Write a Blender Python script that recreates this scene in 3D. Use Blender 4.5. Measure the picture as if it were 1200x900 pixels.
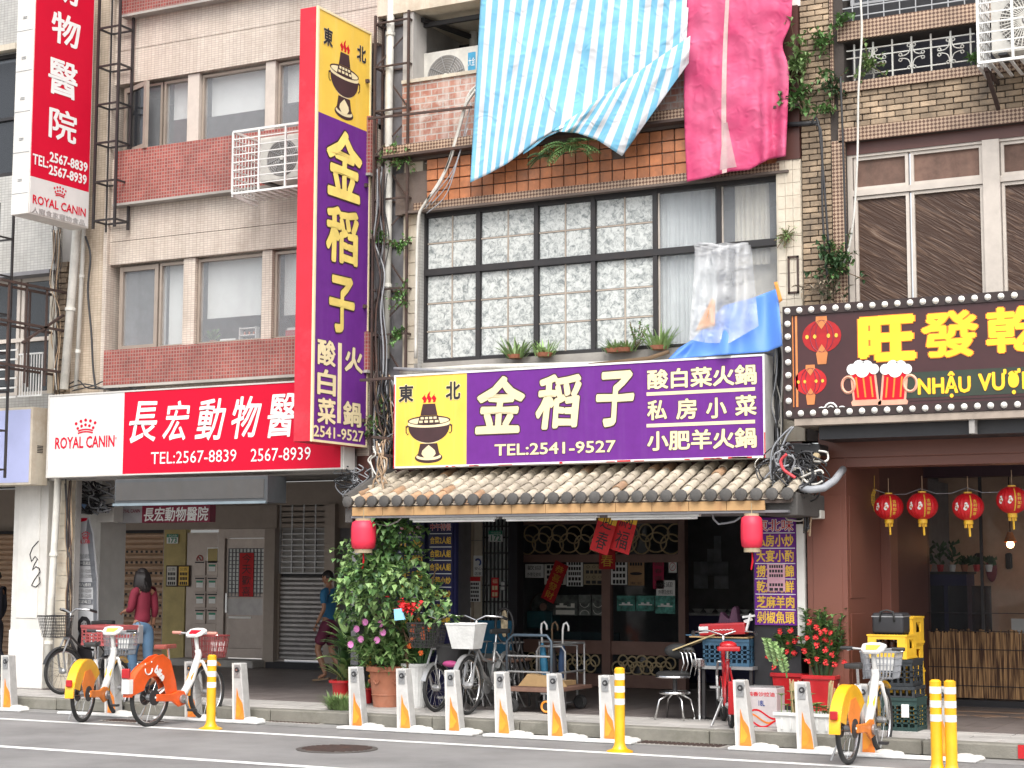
import bpy, bmesh, math, random
from mathutils import Vector, Matrix, noise
R = math.radians; PI = math.pi
scene = bpy.context.scene
for o in list(bpy.data.objects): bpy.data.objects.remove(o)
random.seed(7)
# ---------------- camera ----------------
FPX = 2025.07; EYE = 1.62
YAW, PITCH, ROLL = R(27.7466), R(6.1326), R(0.1451)
r0 = Vector((math.cos(YAW), math.sin(YAW), 0)); f0 = Vector((-math.sin(YAW), math.cos(YAW), 0))
CF = f0*math.cos(PITCH) + Vector((0,0,1))*math.sin(PITCH)
u0 = r0.cross(CF)
CR = r0*math.cos(ROLL) + u0*math.sin(ROLL); CU = CR.cross(CF)
cam_data = bpy.data.cameras.new('camera'); cam = bpy.data.objects.new('camera', cam_data)
scene.collection.objects.link(cam); scene.camera = cam
cam_data.sensor_width = 36; cam_data.lens = FPX/1200*36; cam_data.clip_end = 500; cam_data.clip_start = .05
cam.matrix_world = Matrix(((CR.x, CU.x, -CF.x, 0), (CR.y, CU.y, -CF.y, 0), (CR.z, CU.z, -CF.z, EYE), (0,0,0,1)))
# ---------------- sky and sun ----------------
w = bpy.data.worlds.new('World'); scene.world = w; w.use_nodes = True
nt = w.node_tree; bg = nt.nodes['Background']
sky = nt.nodes.new('ShaderNodeTexSky'); sky.sky_type = 'NISHITA'; sky.sun_disc = False
SUN_EL, SUN_AZ = R(52), R(152)           # azimuth clockwise from +Y: the sun stands behind the camera
sky.sun_elevation = SUN_EL; sky.sun_rotation = SUN_AZ
sky.air_density = 1.0; sky.dust_density = 4.0; sky.ozone_density = 1.0
hs = nt.nodes.new('ShaderNodeHueSaturation'); hs.inputs['Saturation'].default_value = .3   # overcast: the sky is almost colourless
nt.links.new(sky.outputs[0], hs.inputs['Color']); nt.links.new(hs.outputs[0], bg.inputs[0])
bg.inputs[1].default_value = .15
sd = bpy.data.lights.new('sun', 'SUN'); sun = bpy.data.objects.new('sun', sd); scene.collection.objects.link(sun)
sd.energy = .9; sd.angle = R(35); sd.color = (1, .96, .9)
sdir = Vector((math.sin(SUN_AZ)*math.cos(SUN_EL), math.cos(SUN_AZ)*math.cos(SUN_EL), math.sin(SUN_EL)))
sun.rotation_euler = sdir.to_track_quat('Z', 'Y').to_euler()
scene.view_settings.view_transform = 'Standard'; scene.view_settings.look = 'None'
scene.view_settings.exposure = 1.02; scene.view_settings.gamma = 1
scene.cycles.max_bounces = 10; scene.cycles.diffuse_bounces = 7; scene.cycles.transparent_max_bounces = 12

# ---------------- where a pixel of the photograph (1200 x 900) lies in the place ----------------
def ray(x, y): return CF + CR*((x-600)/FPX) - CU*((y-450)/FPX)
def P(x, y, Y):
    d = ray(x, y); v = d*(Y/d.y); v.z += EYE; return v
def PX(x, y, X):
    d = ray(x, y); v = d*(X/d.x); v.z += EYE; return v
def G(x, y, z=0):
    d = ray(x, y); v = d*((z-EYE)/d.z); v.z += EYE; return v
def RC(xl, yt, yb, xr, Y):          # front rectangle from its left edge (xl, yt..yb) and right edge xr
    a = P(xl, yt, Y); b = P(xl, yb, Y); c = P(xr, (yt+yb)/2 - (xr-xl)*.04, Y)
    return a.x, c.x, b.z, a.z       # x0, x1, z0, z1

# ---------------- materials ----------------
MATS = {}
def mat(name, col, rough=.65, metal=0, var=.18, scale=6, bump=.0, bscale=60, dirt=0, dcol=(.09,.075,.06), streak=0, spec=.5, coat=0, emit=0, trans=0, alpha=1, sss=0):
    if name in MATS: return MATS[name]
    m = bpy.data.materials.new(name); m.use_nodes = True; MATS[name] = m
    n = m.node_tree.nodes; l = m.node_tree.links; b = n['Principled BSDF']
    b.inputs['Roughness'].default_value = rough; b.inputs['Metallic'].default_value = metal
    b.inputs['Specular IOR Level'].default_value = spec; b.inputs['Coat Weight'].default_value = coat
    tc = n.new('ShaderNodeNewGeometry'); POS = 'Position'
    nz = n.new('ShaderNodeTexNoise'); nz.inputs['Scale'].default_value = scale; nz.inputs['Detail'].default_value = 7; nz.inputs['Roughness'].default_value = .65
    l.new(tc.outputs[POS], nz.inputs['Vector'])
    mr = n.new('ShaderNodeMapRange'); mr.inputs[1].default_value = .3; mr.inputs[2].default_value = .7
    mr.inputs[3].default_value = 1-var; mr.inputs[4].default_value = 1+var*.6
    l.new(nz.outputs['Fac'], mr.inputs[0])
    oi = n.new('ShaderNodeObjectInfo')     # alike pieces differ a little
    m2 = n.new('ShaderNodeMapRange'); m2.inputs[3].default_value = 1-var*.6; m2.inputs[4].default_value = 1+var*.5
    l.new(oi.outputs['Random'], m2.inputs[0])
    mm = n.new('ShaderNodeMath'); mm.operation = 'MULTIPLY'; l.new(mr.outputs[0], mm.inputs[0]); l.new(m2.outputs[0], mm.inputs[1])
    vm = n.new('ShaderNodeVectorMath'); vm.operation = 'SCALE'; vm.inputs[0].default_value = col[:3]; l.new(mm.outputs[0], vm.inputs['Scale'])
    out = vm.outputs[0]; m['base_socket'] = 1
    def mixd(sock, fac, c):
        mx = n.new('ShaderNodeMix'); mx.data_type = 'RGBA'; l.new(fac, mx.inputs[0]); l.new(sock, mx.inputs[6]); mx.inputs[7].default_value = (*c, 1); return mx.outputs[2]
    if dirt:
        d = n.new('ShaderNodeTexNoise'); d.inputs['Scale'].default_value = scale*.45; d.inputs['Detail'].default_value = 10; d.inputs['Roughness'].default_value = .72
        l.new(tc.outputs[POS], d.inputs['Vector'])
        q = n.new('ShaderNodeMapRange'); q.inputs[1].default_value = .52; q.inputs[2].default_value = .75; q.inputs[4].default_value = dirt; l.new(d.outputs['Fac'], q.inputs[0])
        out = mixd(out, q.outputs[0], dcol)
    if streak:
        mp = n.new('ShaderNodeMapping'); mp.inputs['Scale'].default_value = (9, 9, .5); l.new(tc.outputs[POS], mp.inputs[0])
        d = n.new('ShaderNodeTexNoise'); d.inputs['Scale'].default_value = 1.2; d.inputs['Detail'].default_value = 8; d.inputs['Roughness'].default_value = .7; l.new(mp.outputs[0], d.inputs['Vector'])
        q = n.new('ShaderNodeMapRange'); q.inputs[1].default_value = .5; q.inputs[2].default_value = .78; q.inputs[4].default_value = streak; l.new(d.outputs['Fac'], q.inputs[0])
        out = mixd(out, q.outputs[0], dcol)
    l.new(out, b.inputs['Base Color'])
    if bump:
        bn = n.new('ShaderNodeTexNoise'); bn.inputs['Scale'].default_value = bscale; bn.inputs['Detail'].default_value = 5; l.new(tc.outputs[POS], bn.inputs['Vector'])
        bp = n.new('ShaderNodeBump'); bp.inputs['Strength'].default_value = bump; bp.inputs['Distance'].default_value = .01
        l.new(bn.outputs['Fac'], bp.inputs['Height']); l.new(bp.outputs[0], b.inputs['Normal'])
    if emit: b.inputs['Emission Color'].default_value = (*col, 1); b.inputs['Emission Strength'].default_value = emit
    if trans: b.inputs['Transmission Weight'].default_value = trans
    if alpha < 1: b.inputs['Alpha'].default_value = alpha
    return m
def wall_uv(m):                        # (x + y, z) so that the pattern runs round the corner
    n = m.node_tree.nodes; l = m.node_tree.links
    tc = n.new('ShaderNodeTexCoord'); s = n.new('ShaderNodeSeparateXYZ'); l.new(tc.outputs['Object'], s.inputs[0])
    a = n.new('ShaderNodeMath'); l.new(s.outputs[0], a.inputs[0]); l.new(s.outputs[1], a.inputs[1])
    c = n.new('ShaderNodeCombineXYZ'); l.new(a.outputs[0], c.inputs[0]); l.new(s.outputs[2], c.inputs[1]); return c.outputs[0]
def tiled(name, c1, c2, grout, tw, th, gap=.1, offset=0, bump=.4, dirt=.3, dcol=(.12,.1,.08), rough=.45, streak=.3, bias=0, var=.2, dscale=1.1):
    m = mat(name, (1,1,1), rough, var=var, scale=2.2)
    n = m.node_tree.nodes; l = m.node_tree.links; b = n['Principled BSDF']
    vec = wall_uv(m); br = n.new('ShaderNodeTexBrick'); l.new(vec, br.inputs['Vector'])
    br.offset = offset; br.inputs['Scale'].default_value = 1; br.inputs['Brick Width'].default_value = tw; br.inputs['Row Height'].default_value = th
    br.inputs['Mortar Size'].default_value = min(tw, th)*gap; br.inputs['Mortar Smooth'].default_value = .3; br.inputs['Bias'].default_value = bias
    br.inputs['Color1'].default_value = (*c1,1); br.inputs['Color2'].default_value = (*c2,1); br.inputs['Mortar'].default_value = (*grout,1)
    src = b.inputs['Base Color'].links[0].from_socket
    mx = n.new('ShaderNodeMix'); mx.data_type = 'RGBA'; mx.blend_type = 'MULTIPLY'; mx.inputs[0].default_value = 1
    l.new(br.outputs['Color'], mx.inputs[6]); l.new(src, mx.inputs[7]); out = mx.outputs[2]
    tc = n.new('ShaderNodeTexCoord')
    for k, (sc, amt) in enumerate((((dscale,dscale,dscale), dirt), ((5,5,.35), streak))):
        if not amt: continue
        mp = n.new('ShaderNodeMapping'); mp.inputs['Scale'].default_value = sc; l.new(tc.outputs['Object'], mp.inputs[0])
        d = n.new('ShaderNodeTexNoise'); d.inputs['Scale'].default_value = 1.4; d.inputs['Detail'].default_value = 9; d.inputs['Roughness'].default_value = .72; l.new(mp.outputs[0], d.inputs['Vector'])
        q = n.new('ShaderNodeMapRange'); q.inputs[1].default_value = .48; q.inputs[2].default_value = .76; q.inputs[4].default_value = amt; l.new(d.outputs['Fac'], q.inputs[0])
        y = n.new('ShaderNodeMix'); y.data_type = 'RGBA'; l.new(q.outputs[0], y.inputs[0]); l.new(out, y.inputs[6]); y.inputs[7].default_value = (*dcol,1); out = y.outputs[2]
    l.new(out, b.inputs['Base Color'])
    bp = n.new('ShaderNodeBump'); bp.inputs['Strength'].default_value = bump; bp.inputs['Distance'].default_value = .004; bp.invert = True
    l.new(br.outputs['Fac'], bp.inputs['Height']); l.new(bp.outputs[0], b.inputs['Normal'])
    return m
def glass(name, col=(.35,.38,.4), a=.35, rough=.04):
    m = mat(name, col, rough, var=.05, spec=.6, alpha=a); return m

# ---------------- objects ----------------
def prop(o, label=None, cat=None, group=None, kind=None):
    if label: o['label'] = label
    if cat: o['category'] = cat
    if group: o['group'] = group
    if kind: o['kind'] = kind
    return o
def thing(name, label, cat, loc=(0,0,0), rz=0, group=None):
    o = bpy.data.objects.new(name, None); scene.collection.objects.link(o); o.empty_display_size = .1
    o.location = loc; o.rotation_euler = (0,0,rz); return prop(o, label, cat, group)
def dup(root, loc=None, rz=None, label=None, group=None, swap=None):
    def cp(o, par):
        c = o.copy(); scene.collection.objects.link(c); c.parent = par
        if swap and c.type == 'MESH' and o.data.materials and o.data.materials[0].name in swap:
            c.data = o.data.copy(); c.data.materials[0] = MATS[swap[o.data.materials[0].name]]
        for ch in [q for q in o.children]: cp(ch, c)
        return c
    r = cp(root, None)
    if loc is not None: r.location = loc
    if rz is not None: r.rotation_euler = (0,0,rz)
    return prop(r, label, None, group)
def MT(m): return MATS[m] if isinstance(m, str) else m
class MB:
    def __init__(s): s.v = []; s.f = []; s.uv = None
    def add(s, v, f):
        k = len(s.v); s.v += [tuple(p) for p in v]; s.f += [tuple(i+k for i in q) for q in f]; return s
    def box(s, x0, x1, y0, y1, z0, z1):
        x0,x1 = min(x0,x1),max(x0,x1); y0,y1 = min(y0,y1),max(y0,y1); z0,z1 = min(z0,z1),max(z0,z1)
        return s.add([(x0,y0,z0),(x1,y0,z0),(x1,y1,z0),(x0,y1,z0),(x0,y0,z1),(x1,y0,z1),(x1,y1,z1),(x0,y1,z1)],
                     [(0,3,2,1),(4,5,6,7),(0,1,5,4),(1,2,6,5),(2,3,7,6),(3,0,4,7)])
    def bar(s, a, b, w, h=None, up=(0,0,1)):       # rectangular bar from a to b
        a = Vector(a); b = Vector(b); d = (b-a).normalized(); h = h or w; up = Vector(up)
        if abs(d.dot(up)) > .95: up = Vector((0,1,0)) if abs(d.y) < .9 else Vector((1,0,0))
        r = d.cross(up).normalized()*w/2; u = r.cross(d).normalized()*h/2
        return s.add([a-r-u,a+r-u,a+r+u,a-r+u,b-r-u,b+r-u,b+r+u,b-r+u], [(0,3,2,1),(4,5,6,7),(0,1,5,4),(1,2,6,5),(2,3,7,6),(3,0,4,7)])
    def tube(s, pts, r, n=8, closed=False):
        pts = [Vector(p) for p in pts]; N = len(pts); rr = r if isinstance(r, (list,tuple)) else [r]*N
        V = []; nrm = None
        for i, p in enumerate(pts):
            if closed: t = (pts[(i+1)%N]-pts[i-1]).normalized()
            else: t = ((pts[min(i+1,N-1)]-pts[max(i-1,0)])).normalized()
            if nrm is None:
                q = Vector((0,0,1)) if abs(t.z) < .9 else Vector((1,0,0)); nrm = t.cross(q).normalized()
            else:
                nrm = (nrm - t*nrm.dot(t)).normalized()
            bn = t.cross(nrm)
            for k in range(n):
                a = 2*PI*k/n; V.append(p + (nrm*math.cos(a)+bn*math.sin(a))*rr[i])
        F = []
        for i in range(N if closed else N-1):
            j = (i+1)%N
            for k in range(n): F.append((i*n+k, i*n+(k+1)%n, j*n+(k+1)%n, j*n+k))
        if not closed: F.append(tuple(reversed(range(n)))); F.append(tuple((N-1)*n+k for k in range(n)))
        return s.add(V, F)
    def rod(s, a, b, r, n=8, r2=None): return s.tube([a,b], [r, r if r2 is None else r2], n)
    def lathe(s, prof, c=(0,0,0), n=20, ax='z'):
        V = []; F = []
        for (r, z) in prof:
            for k in range(n):
                a = 2*PI*k/n; x, y = r*math.cos(a), r*math.sin(a)
                V.append({'z':(c[0]+x,c[1]+y,c[2]+z),'y':(c[0]+x,c[1]+z,c[2]+y),'x':(c[0]+z,c[1]+x,c[2]+y)}[ax])
        for i in range(len(prof)-1):
            for k in range(n):
                q = (i*n+k, i*n+(k+1)%n, (i+1)*n+(k+1)%n, (i+1)*n+k); F.append(q if ax != 'y' else q[::-1])
        F.append(tuple(reversed(range(n))) if ax != 'y' else tuple(range(n)))
        e = tuple((len(prof)-1)*n+k for k in range(n)); F.append(e if ax != 'y' else e[::-1])
        return s.add(V, F)
    def disc(s, c, r, t=.01, n=20, ax='y'): return s.lathe([(r,0),(r,t)], c, n, ax)
    def ball(s, c, rx, ry=None, rz=None, n=12, m=8):
        ry = ry or rx; rz = rz or rx
        V = []; F = []
        for i in range(m+1):
            a = PI*i/m
            for k in range(n):
                b = 2*PI*k/n; V.append((c[0]+rx*math.sin(a)*math.cos(b), c[1]+ry*math.sin(a)*math.sin(b), c[2]-rz*math.cos(a)))
        for i in range(m):
            for k in range(n): F.append((i*n+k, i*n+(k+1)%n, (i+1)*n+(k+1)%n, (i+1)*n+k))
        return s.add(V, F)
    def ring(s, c, R_, r, n=24, k=6, ax='y', sx=1, sz=1, a0=0, a1=2*PI):
        full = abs(a1-a0-2*PI) < 1e-3; N = n if full else n+1; pts = []
        for i in range(N):
            a = a0+(a1-a0)*i/n; x, y = R_*sx*math.cos(a), R_*sz*math.sin(a)
            pts.append({'y':(c[0]+x,c[1],c[2]+y),'x':(c[0],c[1]+x,c[2]+y),'z':(c[0]+x,c[1]+y,c[2])}[ax])
        return s.tube(pts, r, k, closed=full)
    def prism(s, poly, a, b, pl='xz'):             # 2D polygon extruded between a and b along the third axis
        n = len(poly)
        def q(p, t): return {'xz':(p[0],t,p[1]),'yz':(t,p[0],p[1]),'xy':(p[0],p[1],t)}[pl]
        V = [q(p,a) for p in poly]+[q(p,b) for p in poly]
        F = [tuple(range(n)), tuple(reversed(range(n,2*n)))]+[(i,i+n,(i+1)%n+n,(i+1)%n) for i in range(n)]
        return s.add(V, F)
    def quad(s, a, b, c, d): return s.add([a,b,c,d], [(0,1,2,3)])
    def grid(s, fn, nu, nv):
        k = len(s.v); V = []; F = []; s.uv = s.uv or {}
        for j in range(nv+1):
            for i in range(nu+1):
                s.uv[k+len(V)] = (i/nu, j/nv); V.append(fn(i/nu, j/nv))
        for j in range(nv):
            for i in range(nu):
                a = j*(nu+1)+i; F.append((a, a+1, a+nu+2, a+nu+1))
        return s.add(V, F)
    def xf(s, M, start=0):
        for i in range(start, len(s.v)): s.v[i] = tuple(M @ Vector(s.v[i]))
        return s
    def build(s, name, m, parent=None, smooth=False, bevel=0, seg=1, kind=None, label=None, thick=0, world=True, sub=0):
        org = Vector((0,0,0))
        if parent is not None and world:
            p = parent
            while p is not None: org += p.location; p = p.parent
        me = bpy.data.meshes.new(name); me.from_pydata([tuple(Vector(v)-org) for v in s.v], [], s.f)
        if bevel or thick:
            bm = bmesh.new(); bm.from_mesh(me)
            bmesh.ops.recalc_face_normals(bm, faces=bm.faces)
            if bevel: bmesh.ops.bevel(bm, geom=bm.edges[:], offset=bevel, segments=seg, affect='EDGES', profile=.6)
            bm.to_mesh(me); bm.free()
        if s.uv:
            ul = me.uv_layers.new(name='UVMap')
            for lp in me.loops:
                if lp.vertex_index in s.uv: ul.data[lp.index].uv = s.uv[lp.vertex_index]
        if smooth:
            me.polygons.foreach_set('use_smooth', [True]*len(me.polygons))
            if smooth != 'all': me.set_sharp_from_angle(angle=R(38))
        me.materials.append(MT(m)); me.update()
        o = bpy.data.objects.new(name, me); scene.collection.objects.link(o)
        if parent is not None: o.parent = parent
        if kind: o['kind'] = kind
        if label: o['label'] = label
        if thick:
            md = o.modifiers.new('thickness', 'SOLIDIFY'); md.thickness = thick; md.offset = 0
        if sub:
            md = o.modifiers.new('smooth', 'SUBSURF'); md.levels = sub; md.render_levels = sub
        return o
def B(x0,x1,y0,y1,z0,z1): return MB().box(x0,x1,y0,y1,z0,z1)
def share(o, name, loc, rot=None, scl=None, parent=None):   # another object with the same mesh
    c = bpy.data.objects.new(name, o.data); scene.collection.objects.link(c); c.parent = parent; c.location = loc
    if rot: c.rotation_euler = rot
    if scl: c.scale = scl
    return c
# ---------------- lettering: glyph outlines turned into flat meshes ----------------
_G = {}
def glyphs(s, bold=0, shear=0):
    k = (s, round(bold,4), shear)
    if k not in _G:
        cu = bpy.data.curves.new('t', 'FONT'); cu.body = s; cu.resolution_u = 2; cu.offset = bold; cu.shear = shear; cu.space_line = 1.0
        o = bpy.data.objects.new('t', cu); scene.collection.objects.link(o)
        dg = bpy.context.evaluated_depsgraph_get(); me = bpy.data.meshes.new_from_object(o.evaluated_get(dg))
        _G[k] = ([v.co.copy() for v in me.vertices], [tuple(p.vertices) for p in me.polygons])
        bpy.data.objects.remove(o); bpy.data.curves.remove(cu); bpy.data.meshes.remove(me)
    return _G[k]
def write(mb, s, o, rv, uv, w, h, bold=0, shear=0, lift=0, wob=0):
    """string s fills the w x h rectangle whose lower left corner is o"""
    V, F = glyphs(s, 0, shear)
    if not V: return mb
    x0 = min(v.x for v in V); x1 = max(v.x for v in V); y0 = min(v.y for v in V); y1 = max(v.y for v in V)
    o = Vector(o); rv = Vector(rv); uv = Vector(uv); n = rv.cross(uv); w /= max(x1-x0,1e-4); h /= max(y1-y0,1e-4)
    em = min(w, h); nd = 0 if bold <= .012 else (4 if em < .1 else 8)      # strokes are thickened by shifted copies
    offs = [(0,0)]+[(bold*math.cos(2*PI*(k+.5)/nd), bold*math.sin(2*PI*(k+.5)/nd)) for k in range(nd)]
    for i, (dx, dy) in enumerate(offs):
        out = []
        for v in V:
            x = v.x-x0; y = v.y-y0
            if wob: q = noise.noise_vector(Vector((v.x*2.2, v.y*2.2, 3.1))); x += q.x*wob; y += q.y*wob
            out.append(o + rv*((x+dx)*w) + uv*((y+dy)*h) + n*(lift+i*.0002))
        mb.add(out, F)
    return mb

def wfront(mb, s, x0, z0, x1, z1, Y, **k): return write(mb, s, (x0, Y, z0), (1,0,0), (0,0,1), x1-x0, z1-z0, **k)
def wpix(mb, s, xl, yt, yb, xr, Y, **k):       # same, corners given where they stand in the photograph
    x0, x1, z0, z1 = RC(xl, yt, yb, xr, Y); return wfront(mb, s, x0, z0, x1, z1, Y, **k)

# ---------------- palette ----------------
mat('concrete', (.36,.34,.31), .85, bump=.3, dirt=.5, scale=3)
mat('asphalt', (.29,.282,.275), .9, bump=.8, bscale=160, scale=.8, var=.3, dirt=.4, dcol=(.17,.165,.16))
mat('road_paint', (.72,.72,.7), .7, bump=.2, dirt=.35, scale=9, dcol=(.25,.24,.23))
mat('white_metal', (.78,.77,.74), .4, dirt=.15, scale=5)
mat('white_plastic', (.8,.8,.78), .35, dirt=.1)
mat('black_metal', (.025,.023,.024), .5, scale=8, dirt=.2, dcol=(.1,.06,.04))
mat('rust_metal', (.06,.038,.032), .8, bump=.2, dirt=.6, dcol=(.16,.07,.04), scale=12)
mat('chrome', (.7,.7,.7), .2, metal=1, var=.1)
mat('dull_metal', (.42,.42,.42), .45, metal=.7)
mat('rubber', (.03,.03,.03), .8)
mat('black_plastic', (.03,.03,.032), .45)
mat('dark_void', (.018,.02,.028), .8)
mat('cable_black', (.03,.03,.033), .5)
mat('cable_grey', (.3,.31,.33), .5)
mat('cable_white', (.62,.6,.55), .5, dirt=.3)
mat('cable_red', (.55,.05,.06), .5)
mat('cable_tan', (.4,.28,.18), .5)
mat('pvc', (.66,.64,.58), .5, dirt=.35, streak=.3)
mat('leaf', (.12,.24,.07), .5, var=.45, scale=9)
mat('leaf_light', (.22,.34,.12), .5, var=.4, scale=9)
mat('leaf_dark', (.05,.11,.04), .5, var=.4, scale=9)
mat('bark', (.14,.09,.05), .85, bump=.4)
mat('terracotta', (.42,.16,.09), .75, bump=.2, dirt=.3, dcol=(.5,.35,.28))
mat('red_gloss', (.45,.015,.02), .3, coat=.4)
mat('yellow_plastic', (.86,.5,.03), .45, dirt=.15)
mat('red_print', (.6,.01,.025), .6, var=.06, spec=.2)
mat('white_print', (.82,.82,.8), .5, var=.04)
mat('cream_print', (.8,.68,.42), .5, var=.08)
mat('purple_print', (.15,.028,.25), .6, spec=.2, var=.1, streak=.12, dcol=(.25,.18,.33))
mat('yellow_print', (.88,.57,.08), .45, var=.12, scale=2, streak=.25, dcol=(.85,.72,.35))
mat('ink', (.02,.018,.022), .6)
mat('brown_ink', (.055,.022,.025), .6)
mat('gold_print', (.8,.5,.06), .5)
mat('paper', (.72,.7,.64), .8, var=.1)
mat('red_paper', (.6,.02,.025), .7)
mat('glass_dark', (.03,.034,.04), .05, var=.05, spec=.8, alpha=.75)
mat('glass_shop', (.05,.055,.06), .04, var=.05, alpha=.16, spec=1)
mat('glass_clear', (.5,.52,.54), .05, var=.05, alpha=.22, spec=.7)
mat('skin', (.5,.29,.2), .5, var=.08)
mat('orange_print', (.85,.24,.03), .4)
# ======================= THE SETTING =======================
F = 16.55                                    # plane of the facades along the kerb
def S(mb, name, m, **k): return mb.build(name, m, kind='structure', **k)
S(B(-160,160,-120,160,-.3,-.02), 'ground', 'concrete')
S(B(-70,40,-30,15.38,-.06,0), 'road', 'asphalt')
road_lines = MB()
for (a, b, y, wd) in ((-40,30,14.22,.11),): road_lines.box(a,b,y-wd/2,y+wd/2,.003,.006)
S(road_lines, 'edge_line', 'road_paint'); S(B(-40,30,11.97,12.09,.003,.006), 'lane_line', 'road_paint')
sw = S(B(-40,20,15.6,16.45,0,.112), 'sidewalk', 'concrete')
mat('paving', (.42,.4,.375), .85, bump=.3, dirt=.35, scale=4, var=.2, dcol=(.18,.16,.14)); mat('kerb', (.21,.2,.17), .9, bump=.5, dirt=.7, scale=5, dcol=(.1,.1,.07))
b0 = B(0,.588,0,.272,.0,.02).build('paving_slab', 'paving', sw, bevel=.004, world=False); b0.location = (-19,15.6,.11)
for i in range(30):
    for j in range(3):
        if i or j: share(b0, 'paving_slab', (-19+i*.6+(j%2)*.3, 15.6+j*.283, .11+random.uniform(-.002,.002)), parent=sw)
kb = S(B(-40,20,15.45,15.6,0,.1), 'kerb', 'kerb')
k0 = B(0,.992,0,.2,0,.13).build('kerb_stone', 'kerb', kb, bevel=.012, world=False); k0.location = (-19,15.38,0)
for i in range(1,19): share(k0, 'kerb_stone', (-19+i, 15.38+random.uniform(-.004,.004), random.uniform(-.004,.003)), parent=kb)
mat('gutter', (.26,.255,.245), .9, bump=.4, dirt=.5, scale=6, dcol=(.08,.075,.065))
S(B(-40,20,15.02,15.38,.002,.004), 'gutter', 'gutter')
mat('arcade_floor', (.22,.19,.18), .45, bump=.1, dirt=.3, scale=3, var=.3)
ar = S(B(-22,2,16.45,24,0,.115), 'arcade_floor', 'arcade_floor')
mb = MB()
for i in range(66):
    for j in range(22):
        x = -22+i*.3; y = 16.46+j*.3; mb.box(x,x+.294,y,y+.294,.115,.13)
mb.build('floor_tile', 'arcade_floor', ar, kind='stuff')
mat('tan_tile', (.36,.24,.17), .5, dirt=.2)
mb = MB()
for i in range(9):
    x = -5.1+i*.42; y = 18.3
    mb.prism([(x,y),(x+.2,y-.17),(x+.4,y),(x+.2,y+.17)], .13, .134, 'xy'); mb.box(x-.02,x+.4,18.75,18.87,.13,.134)
mb.build('inlaid_tile', 'tan_tile', ar, kind='stuff')
# manhole, drain grates
def manhole(px, py_, r, label, m):
    c = G(px, py_); t = thing('manhole_cover', label, 'manhole', (c.x, c.y, 0))
    MB().lathe([(r,0),(r,.006),(r-.03,.008)], (c.x,c.y,.001), 32).build('cover_rim', m, t)
    q = MB()
    for i in range(-5,6):
        h = math.sqrt(max(0,(r*.85)**2-(i*r*.15)**2)); q.box(c.x-h,c.x+h,c.y+i*r*.15-.012,c.y+i*r*.15+.012,.006,.013)
    q.build('cover_pattern', 'rust_metal', t)
mat('cast_iron',(.09,.082,.075),.6,bump=.2,dirt=.2)
manhole(395, 878, .37, 'round iron manhole cover set in the asphalt between the two white lines', 'cast_iron')
def grate(px, py_, w_, d_, label):
    c = G(px, py_); t = thing('drain_grate', label, 'drain grate', (c.x, c.y, 0))
    B(c.x-w_/2,c.x+w_/2,c.y-d_/2,c.y+d_/2,.005,.008).build('frame','concrete',t)
    q = MB(); n = int(w_/.05)
    for i in range(n): x = c.x-w_/2+.03+i*(w_-.06)/n; q.box(x,x+.025,c.y-d_/2+.04,c.y+d_/2-.04,.006,.014)
    q.build('grate_bars','rust_metal',t)
grate(157,846,.75,.28,'drain grate in the gutter behind the two share bikes at the left')
grate(350,847,.7,.28,'drain grate in the gutter left of the potted plants')
grate(800,873,.9,.3,'drain grate by the kerb in front of the stool')
q = G(905+285, 886, .13)
B(q.x-.16,q.x+.4,15.37,15.42,.02,.134).build('kerb_paint','red_gloss',kb)
# ---------------- materials of the facades ----------------
tiled('mosaic_beige', (.62,.55,.47), (.56,.48,.41), (.37,.31,.27), .055, .028, .12, dirt=.4, streak=.45, dcol=(.24,.18,.13), var=.12)
tiled('mosaic_pale', (.5,.49,.46), (.44,.43,.41), (.3,.29,.27), .06, .035, .1, dirt=.3, streak=.4, dcol=(.2,.18,.15), var=.15)
tiled('mosaic_red', (.33,.07,.055), (.2,.035,.03), (.3,.19,.16), .042, .042, .16, dirt=.2, streak=.2, dcol=(.16,.05,.045), var=.3)
tiled('checker_band', (.5,.36,.27), (.5,.36,.27), (.1,.05,.04), .1, .045, .0, dirt=.2, var=.3)
def checker(name, c1, c2, size, ang=45):
    m = mat(name, (1,1,1), .5, var=.3, scale=4, dirt=.25, dcol=(.15,.1,.08)); n = m.node_tree.nodes; l = m.node_tree.links; b = n['Principled BSDF']
    v = wall_uv(m); mp = n.new('ShaderNodeMapping'); mp.inputs['Rotation'].default_value[2] = R(ang); l.new(v, mp.inputs[0])
    c = n.new('ShaderNodeTexChecker'); c.inputs['Scale'].default_value = 1/size; c.inputs[1].default_value = (*c1,1); c.inputs[2].default_value = (*c2,1); l.new(mp.outputs[0], c.inputs[0])
    mx = n.new('ShaderNodeMix'); mx.data_type = 'RGBA'; mx.blend_type = 'MULTIPLY'; mx.inputs[0].default_value = 1
    l.new(c.outputs[0], mx.inputs[6]); l.new(b.inputs['Base Color'].links[0].from_socket, mx.inputs[7]); l.new(mx.outputs[2], b.inputs['Base Color'])
checker('checker', (.42,.3,.21), (.11,.055,.035), .027)
mat('orange_tile', (.48,.18,.075), .5, var=.35, scale=5, bump=.15, dirt=.8, dcol=(.16,.09,.06), streak=.35)
mat('grout', (.13,.1,.085), .9, bump=.4, dirt=.4)
mat('brick_tan', (.37,.275,.185), .8, var=.5, scale=4, bump=.5, dirt=1, dcol=(.1,.085,.07), streak=.5)
mat('brick_joint', (.055,.045,.04), .9, bump=.4)
tiled('painted_brick', (.42,.17,.12), (.5,.24,.17), (.5,.44,.4), .15, .075, .12, offset=.5, dirt=1, dcol=(.6,.55,.5), streak=.85, var=.3, dscale=4)
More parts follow.
